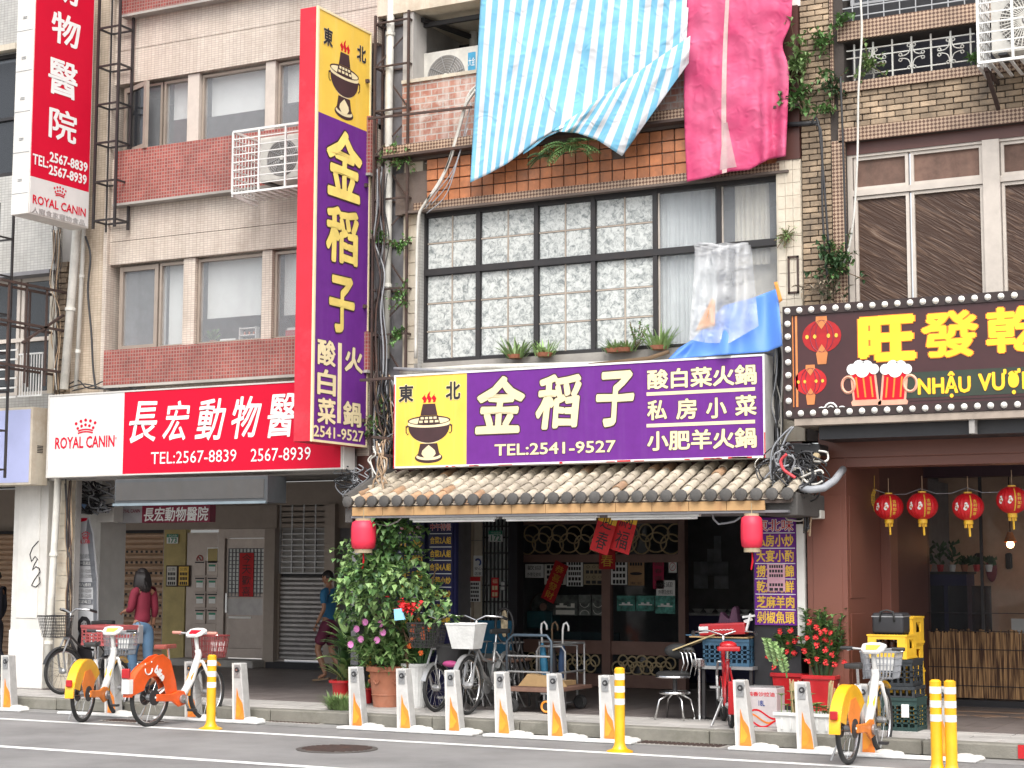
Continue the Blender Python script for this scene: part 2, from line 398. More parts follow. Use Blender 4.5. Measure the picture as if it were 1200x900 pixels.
mat('stained_white', (.58,.52,.42), .8, bump=.4, dirt=.55, dcol=(.35,.22,.13), streak=.45, scale=4)
mat('brown_panel', (.17,.062,.042), .4, var=.06, bump=.04, scale=2)
mat('brown_dark', (.09,.035,.028), .45, var=.1)
mat('plaster_dark', (.2,.195,.205), .8, dirt=.4)
mat('plaster_grey', (.42,.4,.38), .8, dirt=.4, streak=.3, scale=2)
mat('alu_bronze', (.36,.3,.25), .4, metal=.25, var=.1)
mat('alu_white', (.56,.5,.44), .45, var=.12, dirt=.2)
mat('blind', (.75,.78,.76), .7, var=.05, streak=.1)
mat('room', (.42,.43,.45), .9)
mat('dirty_white', (.66,.64,.6), .6, dirt=.3, streak=.25, scale=2, dcol=(.4,.37,.3))
mat('curtain', (.72,.68,.58), .9, var=.15)
mat('curtain_grey', (.66,.7,.7), .9, var=.1)

def z_(x, y, Y=F): return P(x, y, Y).z
def x_(x, Y=F, y=300): return P(x, y, Y).x

def window(parent, x0, x1, z0, z1, Y, fw=.045, m='alu_bronze', pane='glass_dark', name='window', depth=.06):
    q = MB()
    q.box(x0,x0+fw,Y,Y+depth,z0,z1).box(x1-fw,x1,Y,Y+depth,z0,z1).box(x0+fw,x1-fw,Y+.002,Y+depth-.002,z0,z0+fw).box(x0+fw,x1-fw,Y+.002,Y+depth-.002,z1-fw,z1)
    o = q.build(name, m, parent)
    p = B(x0+fw*.8,x1-fw*.8,Y+depth*.5,Y+depth*.5+.006,z0+fw*.8,z1-fw*.8).build('pane', pane, o)
    return o
# ---------------- vet building (left) ----------------
vet = thing('tiled_building', 'beige mosaic tiled building with red tiled bands above the animal hospital', 'building', (-12.5, F, 0))
XL, XR = x_(129), x_(440)
Zs = {k: z_(133.5, v) for k, v in dict(b1=27, g1=62, t1=101, s1=187, b2=245, g2=284, t2=311, s2=412, b3=456).items()}
TOP = z_(133.5, -60)
def wall(n, m, x0, x1, z0, z1, par, y0=F, y1=F+.25): return B(x0,x1,y0,y1,z0,z1).build(n, m, par)
wall('wall', 'mosaic_beige', XL, XR, Zs['b1'], TOP, vet); 
for a, b in (('g1','b1'),('t1','g1'),('b2','s1'),('g2','b2'),('t2','g2'),('b3','s2')):
    wall('wall', 'mosaic_beige', XL, XR, Zs[a]+.008, Zs[b], vet)
wall('wall', 'mosaic_beige', XL, XR, 2.9, Zs['b3'], vet)
for a, b, g0 in ((Zs['b1'], TOP, 143), (Zs['b2'], Zs['s1']+.06, 139), (Zs['b3'], Zs['s2'], 133)):
    B(x_(g0), XR, F-.13, F+.02, a+.03, b).build('red_band', 'mosaic_red', vet); B(x_(g0)-.01, XR, F-.14, F+.02, a, a+.03).build('band_edge', 'concrete', vet)
B(x_(129,F,200)-.02, XL, F-.06, F+.2, 2.9, TOP).build('corner_strip','mosaic_beige',vet)
for zt, zs, op in ((Zs['t1'], Zs['s1'], True), (Zs['t2'], Zs['s2'], False)):
    spans = [(136,181,'c'),(183,213,'n'),(228,305,'b'),(318,347,'n'),(350,400,'b')]
    for i, (a, b, k) in enumerate(spans):
        xa, xb = x_(a), x_(b)
        if k == 'c' and op:
            wn = window(vet, xa, xb, zs+.02, zt-.02, F+.08, .03, depth=.07, pane='glass_clear'); 
            # the sash stands open, hinged at its left
            q = MB(); wd = xb-xa-.04; h0, h1 = zs+.05, zt-.05; fw = .06
            q.box(0,fw,0,.045,h0,h1).box(wd-fw,wd,0,.045,h0,h1).box(fw,wd-fw,.002,.043,h0,h0+fw).box(fw,wd-fw,.002,.043,h1-fw,h1)
            Mx = Matrix.Translation((xa+.02, F+.05, 0)) @ Matrix.Rotation(R(-22), 4, 'Z')
            q.xf(Mx); sash = q.build('open_sash', 'alu_bronze', vet)
            B(fw*.9,wd-fw*.9,.02,.026,h0+fw*.9,h1-fw*.9).xf(Mx).build('pane', 'glass_dark', sash)
        else:
            wn = window(vet, xa, xb, zs+.02, zt-.02, F+.08, .055 if k == 'c' else .03, depth=.07, pane='glass_clear')
        if k != 'c' or not op:
            drop = {'b': .47 if op else .33, 'n': .5 if op else .3, 'c': .0}[k]
            if k == 'n' and i == 1 and not op: drop = 0
            if k == 'c': B(xa+(xb-xa)*.62, xb-.04, F+.3, F+.302, zs, zt).build('curtain', 'blind', wn)
            else: B(xa+.02, xb-.02, F+.25, F+.255, zs+(zt-zs)*drop, zt).build('roller_blind', 'blind', wn)
    for a, b in ((213,228),(305,318),(347,350)):
        B(x_(a)+.01, x_(b)-.01, F+.03, F+.2, zs, zt).build('mullion', 'alu_white' if op else 'mosaic_beige', vet)
    B(x_(129)+.0, XR, F+.03, F+.22, zs-.06, zs).build('sill', 'concrete', vet)
    B(x_(131)-.05, XR, F+1.9, F+2, zs-.3, zt+.3).build('room_wall', 'room', vet)
    B(x_(131)-.05, XR, F+.26, F+1.9, zs-.3, zs-.1).build('room_floor', 'room', vet); B(x_(131)-.05, XR, F+.26, F+1.9, zt+.05, zt+.3).build('room_ceiling', 'room', vet)
    B(x_(131)-.15, x_(131)-.05, F+.24, F+2, zs-.3, zt+.3).build('room_side', 'room', vet)
# things on the sill of the lower window
t = thing('sill_plant', 'small green plant behind the lower window of the beige building', 'plant', (x_(240),F+.2,Zs['s2'])); q = MB(); random.seed(3)
cx = x_(240)
for i in range(40):
    a = random.uniform(0,6.28); r = random.uniform(.02,.1); z = random.uniform(.03,.2); q.quad((cx,F+.2,Zs['s2']+z*.5),(cx+r*math.cos(a)+.02,F+.2+r*.4*math.sin(a),Zs['s2']+z),(cx+r*1.3*math.cos(a),F+.2,Zs['s2']+z+.03),(cx+r*math.cos(a)-.02,F+.2,Zs['s2']+z))
q.build('leaves','leaf',t,kind='stuff'); MB().lathe([(.03,0),(.045,.07)],(cx,F+.2,Zs['s2']+.01),12).build('pot','terracotta',t)
t = thing('storage_rack', 'small white desktop rack with bottles behind the lower window', 'rack', (x_(280),F+.2,Zs['s2']+.01)); xx = x_(272); q = MB()
for i in range(3): q.box(xx,xx+.25,F+.16,F+.24,Zs['s2']+.02+i*.085,Zs['s2']+.03+i*.085)
q.box(xx,xx+.012,F+.16,F+.24,Zs['s2']+.02,Zs['s2']+.21).box(xx+.24,xx+.252,F+.16,F+.24,Zs['s2']+.02,Zs['s2']+.21); q.build('shelf','white_plastic',t)
for i in range(7): MB().lathe([(.012,0),(.014,.03),(.006,.045)],(xx+.03+i*.033,F+.2,Zs['s2']+.03+(i%2)*.085),8).build('bottle',['white_plastic','terracotta'][i%2],t)
t = thing('paper_sheet','white sheet leaning behind the lower window glass','paper',(x_(256),F+.2,Zs['s2'])); B(x_(248),x_(266),F+.2,F+.204,Zs['s2']+.01,Zs['s2']+.09).build('sheet','white_print',t)
t = thing('red_box','red box with white top on the sill at the edge of the tall sign','box',(x_(333),F+.2,Zs['s2'])); B(x_(327),x_(341),F+.15,F+.25,Zs['s2']+.01,Zs['s2']+.13).build('box_body','red_gloss',t,bevel=.005); B(x_(329),x_(338),F+.16,F+.24,Zs['s2']+.13,Zs['s2']+.16).build('lid','white_plastic',t)

# pilaster with pipes, exposed brick strip
pil = thing('corner_pilaster', 'stained cream tiled pilaster with pipes at the left end of the beige building', 'pilaster', (x_(100),F,0))
tiled('mosaic_cream', (.55,.46,.36), (.48,.39,.3), (.34,.27,.2), .055, .03, .1, dirt=.4, streak=.5, dcol=(.3,.22,.15), var=.15)
B(x_(88), x_(129)-.03, F-.02, F+.5, 3.6, TOP).build('shaft', 'mosaic_cream', pil)
mb = MB(); random.seed(5)
for k in range(26):
    zz = 3.7+k*.07
    for c in range(2): mb.box(x_(66)+c*.16+random.uniform(0,.02), x_(66)+c*.16+.15, F+.06-random.uniform(0,.03), F+.2, zz, zz+.06)
mb.build('exposed_brick', 'brick_tan', pil, kind='stuff')
B(x_(62), x_(88), F+.1, F+.5, 3.6, TOP).build('backing', 'plaster_grey', pil)
# ---------------- far left neighbour ----------------
nb = thing('neighbour_building', 'pale tiled building at the left edge with a white framed window', 'building', (-16.5,F,0))
XA, XB = -21, x_(66)
for a, b in ((470,330-8),(330-8,212)): pass
zw0, zw1 = z_(40, 462), z_(40, 322)
B(XA,XB,F,F+.25,zw1,z_(20,205)).build('wall','mosaic_pale',nb); B(XA,XB,F,F+.25,3.2,zw0).build('wall','mosaic_pale',nb)
B(XA,XB,F-.12,F+.2,zw1-.02,zw1+.03).build('canopy_ledge','plaster_dark',nb)
B(x_(60),XB,F+.002,F+.24,zw0,zw1-.02).build('jamb','stained_white',nb)
for a, b in ((-60,-12),(-12,20),(22,59)): window(nb, x_(a), x_(b), zw0, zw1-.02, F+.08, .05, 'alu_white', 'glass_dark')
B(x_(-60),x_(60),F+.06,F+.16,zw0+(zw1-zw0)*.45,zw0+(zw1-zw0)*.45+.05).build('transom','alu_white',nb)
B(XA,XB,F+.9,F+1,zw0-.2,zw1+.2).build('room_wall','blind',nb)
zu0, zu1 = z_(8,205), z_(8,62)
B(x_(16),XB,F,F+.25,zu0+.001,TOP).build('wall','mosaic_pale',nb); B(XA,x_(16),F,F+.25,zu1,TOP).build('wall','mosaic_pale',nb)
window(nb, x_(-40), x_(15), zu0, zu1, F+.06, .05, 'black_metal', 'glass_dark'); B(x_(-40),x_(15),F+.05,F+.13,zu0+.75,zu0+.79).build('transom','black_metal',nb)
B(x_(-40),x_(16),F-.1,F+.02,zu1+.0,zu1+.08).build('ledge','stained_white',nb); B(XA,x_(16),F+.6,F+.7,zu0-.1,zu1+.1).build('room_wall','plaster_dark',nb)
# pillar with its flat cladding
wp = thing('white_pillar', 'white clad pillar with black graffiti at the left edge of the arcade', 'pillar', (-15.9,F,.13))
wx0, wx1 = x_(13,F,700), x_(53,F,700)
B(wx0,wx1,F,F+.2,.13,2.75).build('cladding','dirty_white',wp,bevel=.008)
B(wx0+.1,wx1-.12,F-.012,F+.002,1.0,2.7).build('raised_panel','dirty_white',wp,bevel=.004)
B(wx0-.004,wx1+.004,F-.02,F+.3,.13,.85).build('plinth','dirty_white',wp,bevel=.006)
q = MB(); g = [(41,636),(38,642),(35,650),(37,658),(41,652),(44,655),(40,662),(38,668),(42,664),(46,666),(47,670),(40,680),(37,686),(42,688),(47,683),(46,676)]
q.tube([P(a,b,F-.016) for a, b in [(45,634)]+g[1:]], .007, 5); q.build('graffiti','ink',wp)
# strip of rough tiled column right of the pillar
rc = thing('rough_column', 'rough patched column with flaking tiles beside the drainpipe', 'column', (x_(72),F,.13))
q = MB(); random.seed(9)
for k in range(17):
    z = .14+k*.155; q.box(x_(60,F,700)+random.uniform(0,.01), x_(77,F,700)-random.uniform(0,.02), F+.08-random.uniform(0,.015), F+.15, z, z+.15)
q.build('column_tile','stained_white',rc,kind='stuff'); B(x_(56,F,700),x_(78,F,700),F+.13,F+.22,.13,2.9).build('core','plaster_grey',rc)
# ---------------- vet ground floor, deep in the arcade ----------------
D = 22.0
def xd(x, Y=D): return P(x, 690, Y).x
def zd(y, x=200, Y=D): return P(x, y, Y).z
vb = thing('arcade_back_wall', 'back wall of the arcade under the animal hospital with lintel and door surround', 'wall', (-17,D,.13))
mat('taupe', (.36,.3,.25), .5, var=.08, dirt=.2)
lz = zd(621)
B(-26,xd(470),D-.1,D+.3,lz,2.95).build('lintel','taupe',vb); B(xd(222),xd(330),D-.16,D-.1,zd(620,250),zd(594,250)).build('beam','taupe',vb)
B(-26,xd(110),D-.05,D+.3,.13,lz).build('wall','plaster_grey',vb)
B(xd(318),xd(330),D-.2,D+.1,.13,lz).build('post','taupe',vb); B(xd(388),xd(400),D-.2,D+.1,.13,2.6).build('post','alu_bronze',vb); B(xd(400),xd(480),D-.05,D+.3,.13,2.6).build('wall','plaster_dark',vb)
B(-26,-10.7,F+.02,D+.3,2.98,3.1).build('ceiling','plaster_grey',vb)
B(-26,-10.7,F-.0,F+.3,2.72,2.978).build('front_beam','plaster_grey',vb)
B(xd(222),xd(320),D-.5,D-.0,.13,.24).build('step','paving',vb,bevel=.01); B(xd(326),xd(395),D-.3,D+.0,.13,.22).build('step','ink',vb)
B(-26.2,-26,15.7,D,.0,3).build('end_wall','plaster_dark',vb)
def shutter(name, label, xa, xb, zb, zt, Y, m, pitch=.085, perf=None, depth=.03):
    t = thing(name, label, 'shutter', ((xa+xb)/2, Y, zb)); n = int((zt-zb)/pitch)
    q = MB().prism([(0,0),(-depth,pitch*.25),(-depth,pitch*.7),(0,pitch*.97)], 0, xb-xa, 'yz')
    holes = []
    for i in range(n):
        z = zb+i*pitch
        if i == 0: first = q.build('slat', m, t, world=False); first.location = (xa-(xa+xb)/2, 0, 0)
        else: share(first, 'slat', (xa-(xa+xb)/2, 0, i*pitch), parent=t)
        if perf and perf[0] <= z <= perf[1] and i%2 == 0:
            for k in range(int((xb-xa)/.1)):
                x = xa+.05+k*.1; holes.append((x, z+pitch*.5))
    if holes:
        q = MB()
        for x, z in holes: q.box(x,x+.045,Y-depth-.003,Y-depth+.0015,z-.02,z+.018)
        q.build('perforation','ink',t,kind='stuff')
    B(xa,xb,Y+.001,Y+.02,zb,zt).build('backing','ink',t)
    B(xa-.04,xa,Y-.05,Y+.02,zb,zt).build('guide_rail','alu_bronze',t); B(xb,xb+.04,Y-.05,Y+.02,zb,zt).build('guide_rail','alu_bronze',t)
    return t
mat('shutter_brown', (.5,.34,.23), .5, var=.12, dirt=.2); mat('shutter_steel', (.4,.38,.37), .35, metal=.4, var=.2, dirt=.3)
shutter('roller_shutter','brown slatted roller shutter with rows of holes behind the woman',xd(114),xd(195),.15,lz,D-.05,'shutter_brown',.085,(.6,1.98))
shutter('roller_shutter','brown slatted roller shutter at the left edge of the photo',-24.5,xd(108),.15,lz,D-.3,'shutter_brown',.085)
ss = shutter('steel_shutter','grey steel roller shutter behind the man in the blue shirt',xd(332),xd(387),.25,1.55,D-.05,'shutter_steel',.07)
q = MB(); xa, xb = xd(332), xd(387)
for i in range(13): z = 1.55+i*.085; q.box(xa,xb,D-.1,D-.08,z,z+.02)
for i in range(5): x = xa+(xb-xa)*i/4; q.box(x-.012,x+.012,D-.105,D-.075,1.55,2.6)
q.build('grille','dull_metal',ss); B(xa,xb,D-.04,D-.0,1.55,2.6).build('grey_panel','plaster_grey',ss)
# yellow panel, mailboxes, steel door
mat('olive_panel', (.5,.4,.16), .55, dirt=.2, streak=.15)
t = thing('wall_section','olive yellow wall panel between the brown shutter and the mailboxes','panel',(xd(208),D,.13)); B(xd(197),xd(222),D-.12,D,.13,lz).build('panel','olive_panel',t)
def notice(label, xa, xb, ya, yb, Y, frame=None, m='paper', txt=None, tm='ink', cat='notice', rot=0):
    x0,x1,z0,z1 = RC(xa,ya,yb,xb,Y); t = thing('notice', label, cat, ((x0+x1)/2,Y,(z0+z1)/2))
    if frame: B(x0-.02,x1+.02,Y,Y+.012,z0-.02,z1+.02).build('frame',frame,t); Y -= .003
    B(x0,x1,Y-.002,Y+.002,z0,z1).build('sheet',m,t)
    if txt:
        q = MB(); n = len(txt)
        for i, s in enumerate(txt):
            if s: wfront(q, s, x0+(x1-x0)*.12, z1-(z1-z0)*(i+.86)/n, x0+(x1-x0)*.88, z1-(z1-z0)*(i+.22)/n, Y-.004, bold=.01)
        if q.v: q.build('lettering',tm,t,kind='stuff')
    if rot: t.rotation_euler = (0,rot,0)
    return t
notice('left of two brown framed posters on the yellow panel',196,207,664,686,D-.13,'rust_metal','paper',['公告','-----','-----','----'])
notice('right of two brown framed posters on the yellow panel',210,221,664,686,D-.13,'rust_metal','yellow_print',['公告','-----','-----','----'])
def plate(label, xa, xb, ya, yb, Y, num):
    x0,x1,z0,z1 = RC(xa,ya,yb,xb,Y); t = thing('house_number', label, 'house number', ((x0+x1)/2,Y,(z0+z1)/2)); m_ = z0+(z1-z0)*.66
    B(x0,x1,Y-.01,Y,z0,z1).build('plate','white_print',t); B(x0,x1,Y-.013,Y-.0101,m_,z1).build('green_band',mat('sign_green',(.02,.25,.14),.4),t)
    wfront(MB(),num,x0+(x1-x0)*.2,z0+(z1-z0)*.1,x1-(x1-x0)*.1,m_-(z1-z0)*.06,Y-.013,bold=.03).build('lettering','sign_green',t)
    wfront(MB(),'中山北路',x0+(x1-x0)*.2,m_+(z1-z0)*.06,x1-(x1-x0)*.08,z1-(z1-z0)*.06,Y-.016).build('small_lettering','white_print',t)
plate('green and white house number 173 beside the brown shutter',196,209,626,637,D-.15,'173')
mat('steel_panel', (.4,.34,.3), .3, metal=.4, var=.12, dirt=.2)
mbx = thing('mailbox_panel','bank of eight steel mailboxes with green cards left of the steel door','mailboxes',(xd(240),D,.13))
B(xd(223),xd(258),D-.1,D,.15,lz-.05).build('panel','steel_panel',mbx)
for r in range(4):
    for c in range(2):
        ya = 657+r*18.8; xa_ = 229+c*14.6; x0,x1,z0,z1 = RC(xa_,ya,ya+17.3,xa_+12.6,D-.1)
        bx = B(x0,x1,D-.125,D-.1,z0,z1).build('mailbox','steel_panel',mbx,bevel=.004)
        h = z1-z0; w_ = x1-x0
        if r or c: B(x0+w_*.2,x1-w_*.2,D-.129,D-.1255,z0+h*.28,z0+h*.74).build('card','white_print',bx); B(x0+w_*.2,x1-w_*.2,D-.132,D-.1295,z0+h*.6,z0+h*.74).build('card_header','sign_green',bx)
        B(x0+w_*.08,x1-w_*.08,D-.128,D-.1255,z0+h*.84,z0+h*.93).build('slot','ink',bx)
notice('small framed yellow notice above the mailboxes',244,255,643,659,D-.12,'white_plastic','olive_panel')
t = thing('no_smoking_sticker','round no smoking sticker above the mailboxes','sticker',(xd(234),D-.11,1.9)); c = P(234,655,D-.11)
MB().ring((c.x,c.y,c.z),.055,.008,20,4).build('ring','red_gloss',t); MB().bar((c.x-.04,c.y,c.z+.04),(c.x+.04,c.y,c.z-.04),.012).build('bar','red_gloss',t)
dr = thing('steel_door','brushed steel entrance door with barred window and red paper strip','door',(xd(288),D,.24))
x0,x1,z0,z1 = RC(259,625,776,317,D-.1)
B(x0,x0+.12,D-.16,D-.02,.24,lz).build('frame','steel_panel',dr); B(x1-.1,x1,D-.16,D-.02,.24,lz).build('frame','steel_panel',dr); B(x0+.12,x1-.1,D-.158,D-.02,lz-.14,lz).build('frame','steel_panel',dr)
lf = B(x0+.13,x1-.11,D-.12,D-.04,.26,lz-.15).build('leaf','steel_panel',dr)
wx0,wx1,wz0,wz1 = RC(269,643,699,310,D-.12)
B(wx0,wx1,D-.126,D-.1205,wz0,wz1).build('window','blind',lf); q = MB()
for i in range(11): x = wx0+(wx1-wx0)*i/10; q.box(x-.008,x+.008,D-.14,D-.127,wz0,wz1)
for i in range(13): z = wz0+(wz1-wz0)*i/12; q.box(wx0,wx1,D-.139,D-.128,z-.006,z+.006)
q.build('window_grille','plaster_dark',lf)
B(wx0,wx1,D-.14,D-.121,wz0-.28,wz0-.03).build('lock_panel','shutter_steel',lf); B(x0+.16,x0+.19,D-.17,D-.12,wz0-.25,wz0+.05).build('handle','chrome',lf); B(wx0+.05,wx0+.5,D-.132,D-.121,wz0-.12,wz0-.09).build('letter_slot','white_metal',lf)
B(wx0,wx1,D-.135,D-.121,.4,1.25).build('lower_panel','steel_panel',lf,bevel=.008); B(wx0+.02,wx0+.45,D-.14,D-.136,.86,.89).build('letter_slot','white_metal',lf)
t = notice('red paper strip with brush writing on the barred window of the steel door',281,297,648,699,D-.15,None,'red_paper',None,cat='paper strip')
q = MB(); x0,x1,z0,z1 = RC(281,648,699,297,D-.153)
for i, ch in enumerate('今天歡喜'): h = (z1-z0)/4; wfront(MB(),ch,x0+.05,z1-h*(i+.93),x1-.05,z1-h*(i+.1),D-.155,bold=.01,wob=.06).build('lettering','ink',t)
# grey column with meter box and the tall grey banner
gc = thing('grey_column','grey column with small meter box behind the tall banner','column',(x_(96),17.6,.13))
B(xd(80,17.6),xd(116,17.6),17.6,18.1,.13,2.98).build('shaft','dirty_white',gc)
x0,x1,z0,z1 = RC(95,580,602,104,17.5); B(x0,x1,17.5,17.6,z0,z1).build('meter_box','black_plastic',gc,bevel=.006); B(x0+.02,x1-.03,17.495,17.5,z0+.05,z1-.03).build('meter_window',mat('meter_blue',(.03,.12,.3),.3),gc)
x0,x1,z0,z1 = RC(113,575,612,133,17.4); B(x0,x1,17.4,17.6,z0,z1).build('junction_box','dirty_white',gc,bevel=.01)
q = MB()
for i in range(4): q.box(x0+.06,x0+.14,17.396,17.4,z0+.12+i*.03,z0+.133+i*.03)
q.build('vent_slot','ink',gc)
# ======================= CENTRE BUILDING =======================
cb = thing('brick_building', 'old orange tiled building with painted window panes above the purple sign', 'building', (-7.8,F,0))
cx0, cx1 = x_(494), x_(911); cL, cR_ = x_(436), x_(941)
zc = lambda y: z_(494, y)
wt, wb = zc(249), zc(425)                       # window opening
t2, t1 = zc(238), zc(200)                       # orange tile zone
# orange tiles one by one
B(cL+.3, cR_-.25, F+.012, F+.3, wt+.0, t1+.0).build('spandrel','grout',cb)
nx = 29; tw = (cx1+.05-(x_(500)))/nx; random.seed(2)
proto = None
x0t = x_(500); rows = 4; th = (t1-t2)/rows*1.0
rowz = [t2+.0+i*.125 for i in range(rows)]
t1 = t2+rows*.125
for j in range(rows):
    for i in range(nx):
        if random.random() < .02: continue
        loc = (x0t+i*tw-cb.location.x, random.uniform(-.004,.003), rowz[j])
        if proto is None:
            proto = B(0,tw-.012,-.012,.014,0,.113).build('tile','orange_tile',cb,bevel=.004,world=False); proto.location = loc
        else: share(proto,'tile',loc,parent=cb)
B(x0t-.15,cx1+.05,F-.05,F+.01,wt+.015,t2-.005).build('checker_band','checker',cb)
B(x0t-.3,cx1+.15,F-.075,F+.02,wt-.01,wt+.015).build('lintel_edge','grout',cb)
# ledge under the loggia
B(x_(455),cx1+.3,F-.16,F+.02,t1+.03,t1+.06).build('ledge_drip','rust_metal',cb); B(x_(455),cx1+.3,F-.13,F+.3,t1+.06,t1+.17).build('checker_ledge','checker',cb)
B(x_(455),cx1+.3,F-.02,F+.3,t1-.0,t1+.03).build('soffit','grout',cb)
# parapet, loggia
pb, pt = t1+.17, z_(520,92)
B(x_(470),cR_-.25,F-.005,F+.12,pb,pt).build('parapet','painted_brick',cb); B(x_(470),cR_-.25,F-.03,F+.15,pt,pt+.04).build('parapet_cap','stained_white',cb)
lt = z_(480,14)
B(x_(470),x_(482),F,F+.3,pt,lt).build('post','plaster_grey',cb); B(x_(440),cR_,F-.02,F+2.2,lt,lt+.35).build('slab','stained_white',cb); B(x_(440),cR_-.2,F,F+.2,lt+.35,lt+2.0).build('wall','painted_brick',cb)
B(x_(470),cR_,F+2.0,F+2.2,pb-.2,lt).build('loggia_back','plaster_grey',cb); B(x_(470),cR_,F+.1,F+2.0,pb-.2,pb-.1).build('loggia_floor','concrete',cb)
B(x_(470)-.1,x_(470)+.02,F+.3,F+2,pb-.2,lt).build('loggia_side','plaster_grey',cb)
q = MB()
for i in range(4): q.bar((x_(485)+i*1.1,F+.15,lt-.06),(x_(485)+i*1.1+.4,F+2,lt-.06),.05)
q.bar((x_(482),F+.25,lt-.1),(cx1,F+.25,lt-.1),.05).bar((x_(482),F+1.1,lt-.14),(cx1,F+1.1,lt-.14),.06); q.build('ceiling_beam','black_metal',cb)
MB().rod((x_(503),F+1.0,pb),(x_(503),F+1.0,lt),.05,12).build('drain_stack','pvc',cb)
# side pilasters
B(x_(492),cx0,F-.03,F+.2,wb-.2,wt).build('jamb','mosaic_pale',cb)
B(x_(470),x_(492)-.002,F+.05,F+.3,2.9,pb).build('wall','stained_white',cb)
q = MB()
for k in range(14):
    z = wb-.15+k*.145; q.box(x_(476)+.01, x_(492)-.012, F+.03, F+.06, z, z+.138)
q.build('pale_tile','stained_white',cb,kind='stuff')
B(cL-.05,x_(470)-.002,F+.12,F+.3,2.9,TOP).build('side_wall','plaster_dark',cb)
q = MB(); random.seed(8)
for k in range(18):
    z = wb-.25+k*.132
    for c in range(3):
        w_ = (x_(941)-x_(914))/3; q.box(x_(914)+c*w_+.002, x_(914)+(c+1)*w_-.002, F-.05+random.uniform(0,.006), F+.02, z, z+.128)
rp = B(x_(912),x_(941),F-.035,F+.3,2.9,wt+.12).build('right_pilaster','stained_white',cb); q.build('pilaster_tile','stained_white',rp,kind='stuff')
q = MB(); xa, xb = x_(925), x_(938); za, zb = z_(930,345), z_(930,301)
q.box(xa,xb,F-.062,F-.052,za,za+.02).box(xa,xb,F-.062,F-.052,zb-.02,zb).box(xa,xa+.02,F-.062,F-.052,za,zb).box(xb-.02,xb,F-.062,F-.052,za,zb); q.build('rusty_frame','rust_metal',rp)
B(x_(912)+.02,x_(941),F-.06,F+.3,wt+.12,pt+.2).build('rough_block','brown_dark',cb)
mat('worn_white',(.7,.67,.62),.7,dirt=.6,dcol=(.12,.1,.1),scale=4)
B(x_(925),x_(941)+.02,F-.02,F+.3,pt+.2,TOP).build('white_render','worn_white',cb)
# ---- big window: black frame, painted film squares held by tape
bw = thing('grid_window', 'wide black framed window with panes painted white above the purple sign', 'window', (-7.7,F,wb))
fx = [x_(v) for v in (494,557,625,692,765,840,911)]; zt = zc(319)
q = MB(); Yf = F+.06
q.box(cx0,cx1,Yf,Yf+.09,wt-.05,wt-.0).box(cx0,cx1,Yf,Yf+.09,wb,wb+.04).box(cx0,cx1,Yf-.01,Yf+.1,zt-.035,zt+.035)
for i, x in enumerate(fx):
    h = .025 if i not in (0,6) else .02
    if i == 5: q.box(x-h,x+h,Yf+.002,Yf+.088,zt+.035,wt-.05)
    else: q.box(x-h,x+h,Yf-.004,Yf+.094,wb,wt)
q.build('frame','black_metal',bw)
m = mat('painted_film',(.5,.5,.47),.55,var=.1,scale=3)
n = m.node_tree.nodes; l = m.node_tree.links; b = n['Principled BSDF']
tc = n.new('ShaderNodeTexCoord'); nz = n.new('ShaderNodeTexNoise'); nz.inputs['Scale'].default_value = 17; nz.inputs['Distortion'].default_value = .9; nz.inputs['Detail'].default_value = 6; nz.inputs['Roughness'].default_value = .75
oi = n.new('ShaderNodeObjectInfo'); va = n.new('ShaderNodeVectorMath'); va.operation='ADD'; l.new(tc.outputs['Object'],va.inputs[0]); cmb = n.new('ShaderNodeMath'); cmb.operation='MULTIPLY'; cmb.inputs[1].default_value=37; l.new(oi.outputs['Random'],cmb.inputs[0]); l.new(cmb.outputs[0],va.inputs[1]); l.new(va.outputs[0],nz.inputs['Vector'])
cr = n.new('ShaderNodeValToRGB'); cr.color_ramp.elements[0].position=.36; cr.color_ramp.elements[0].color=(.17,.19,.19,1); cr.color_ramp.elements[1].position=.56; cr.color_ramp.elements[1].color=(.56,.58,.56,1)
l.new(nz.outputs['Fac'],cr.inputs[0]); l.new(cr.outputs[0],b.inputs['Base Color'])
mat('tape',(.4,.34,.28),.6)
for i in range(4):
    for (za, zb, nr) in ((zt+.035,wt-.05,2),(wb+.04,zt-.035,3)):
        xa, xb = fx[i]+.025, fx[i+1]-.025
        pn = B(xa,xb,Yf+.04,Yf+.046,za,zb).build('pane','glass_clear',bw)
        for c in range(2):
            for r in range(nr):
                wx = (xb-xa)/2; hz = (zb-za)/nr
                B(xa+c*wx+.012,xa+(c+1)*wx-.012,Yf+.036,Yf+.04,za+r*hz+.012,za+(r+1)*hz-.012).build('film_square','painted_film',pn)
        q = MB().box((xa+xb)/2-.009,(xa+xb)/2+.009,Yf+.0335,Yf+.0355,za,zb)
        for r in range(1,nr): z = za+(zb-za)*r/nr; q.box(xa,xb,Yf+.031,Yf+.0333,z-.008,z+.008)
        q.build('tape','tape',pn)
for a, b_, za, zb in ((fx[4]+.02,fx[5]-.02,zt+.035,wt-.05),(fx[5]+.02,fx[6]-.02,zt+.035,wt-.05),(fx[4]+.02,fx[6]-.02,wb+.04,zt-.035)):
    B(a,b_,Yf+.04,Yf+.046,za,zb).build('pane','glass_clear',bw)
    B(a,a+.02,Yf+.03,Yf+.05,za,zb).build('sash_edge','alu_white',bw)
def curtain(par, xa, xb, za, zb, Y, m, amp=.03, wl=.05):
    q = MB(); n = int((xb-xa)/wl*4)
    q.grid(lambda u,v: (xa+(xb-xa)*u+math.sin(u*n*.9+v*2)*.008, Y+amp*math.sin(u*n*PI/2)+.01*math.sin(u*23), za+(zb-za)*v), n, 6)
    return q.build('curtain', m, par, smooth='all')
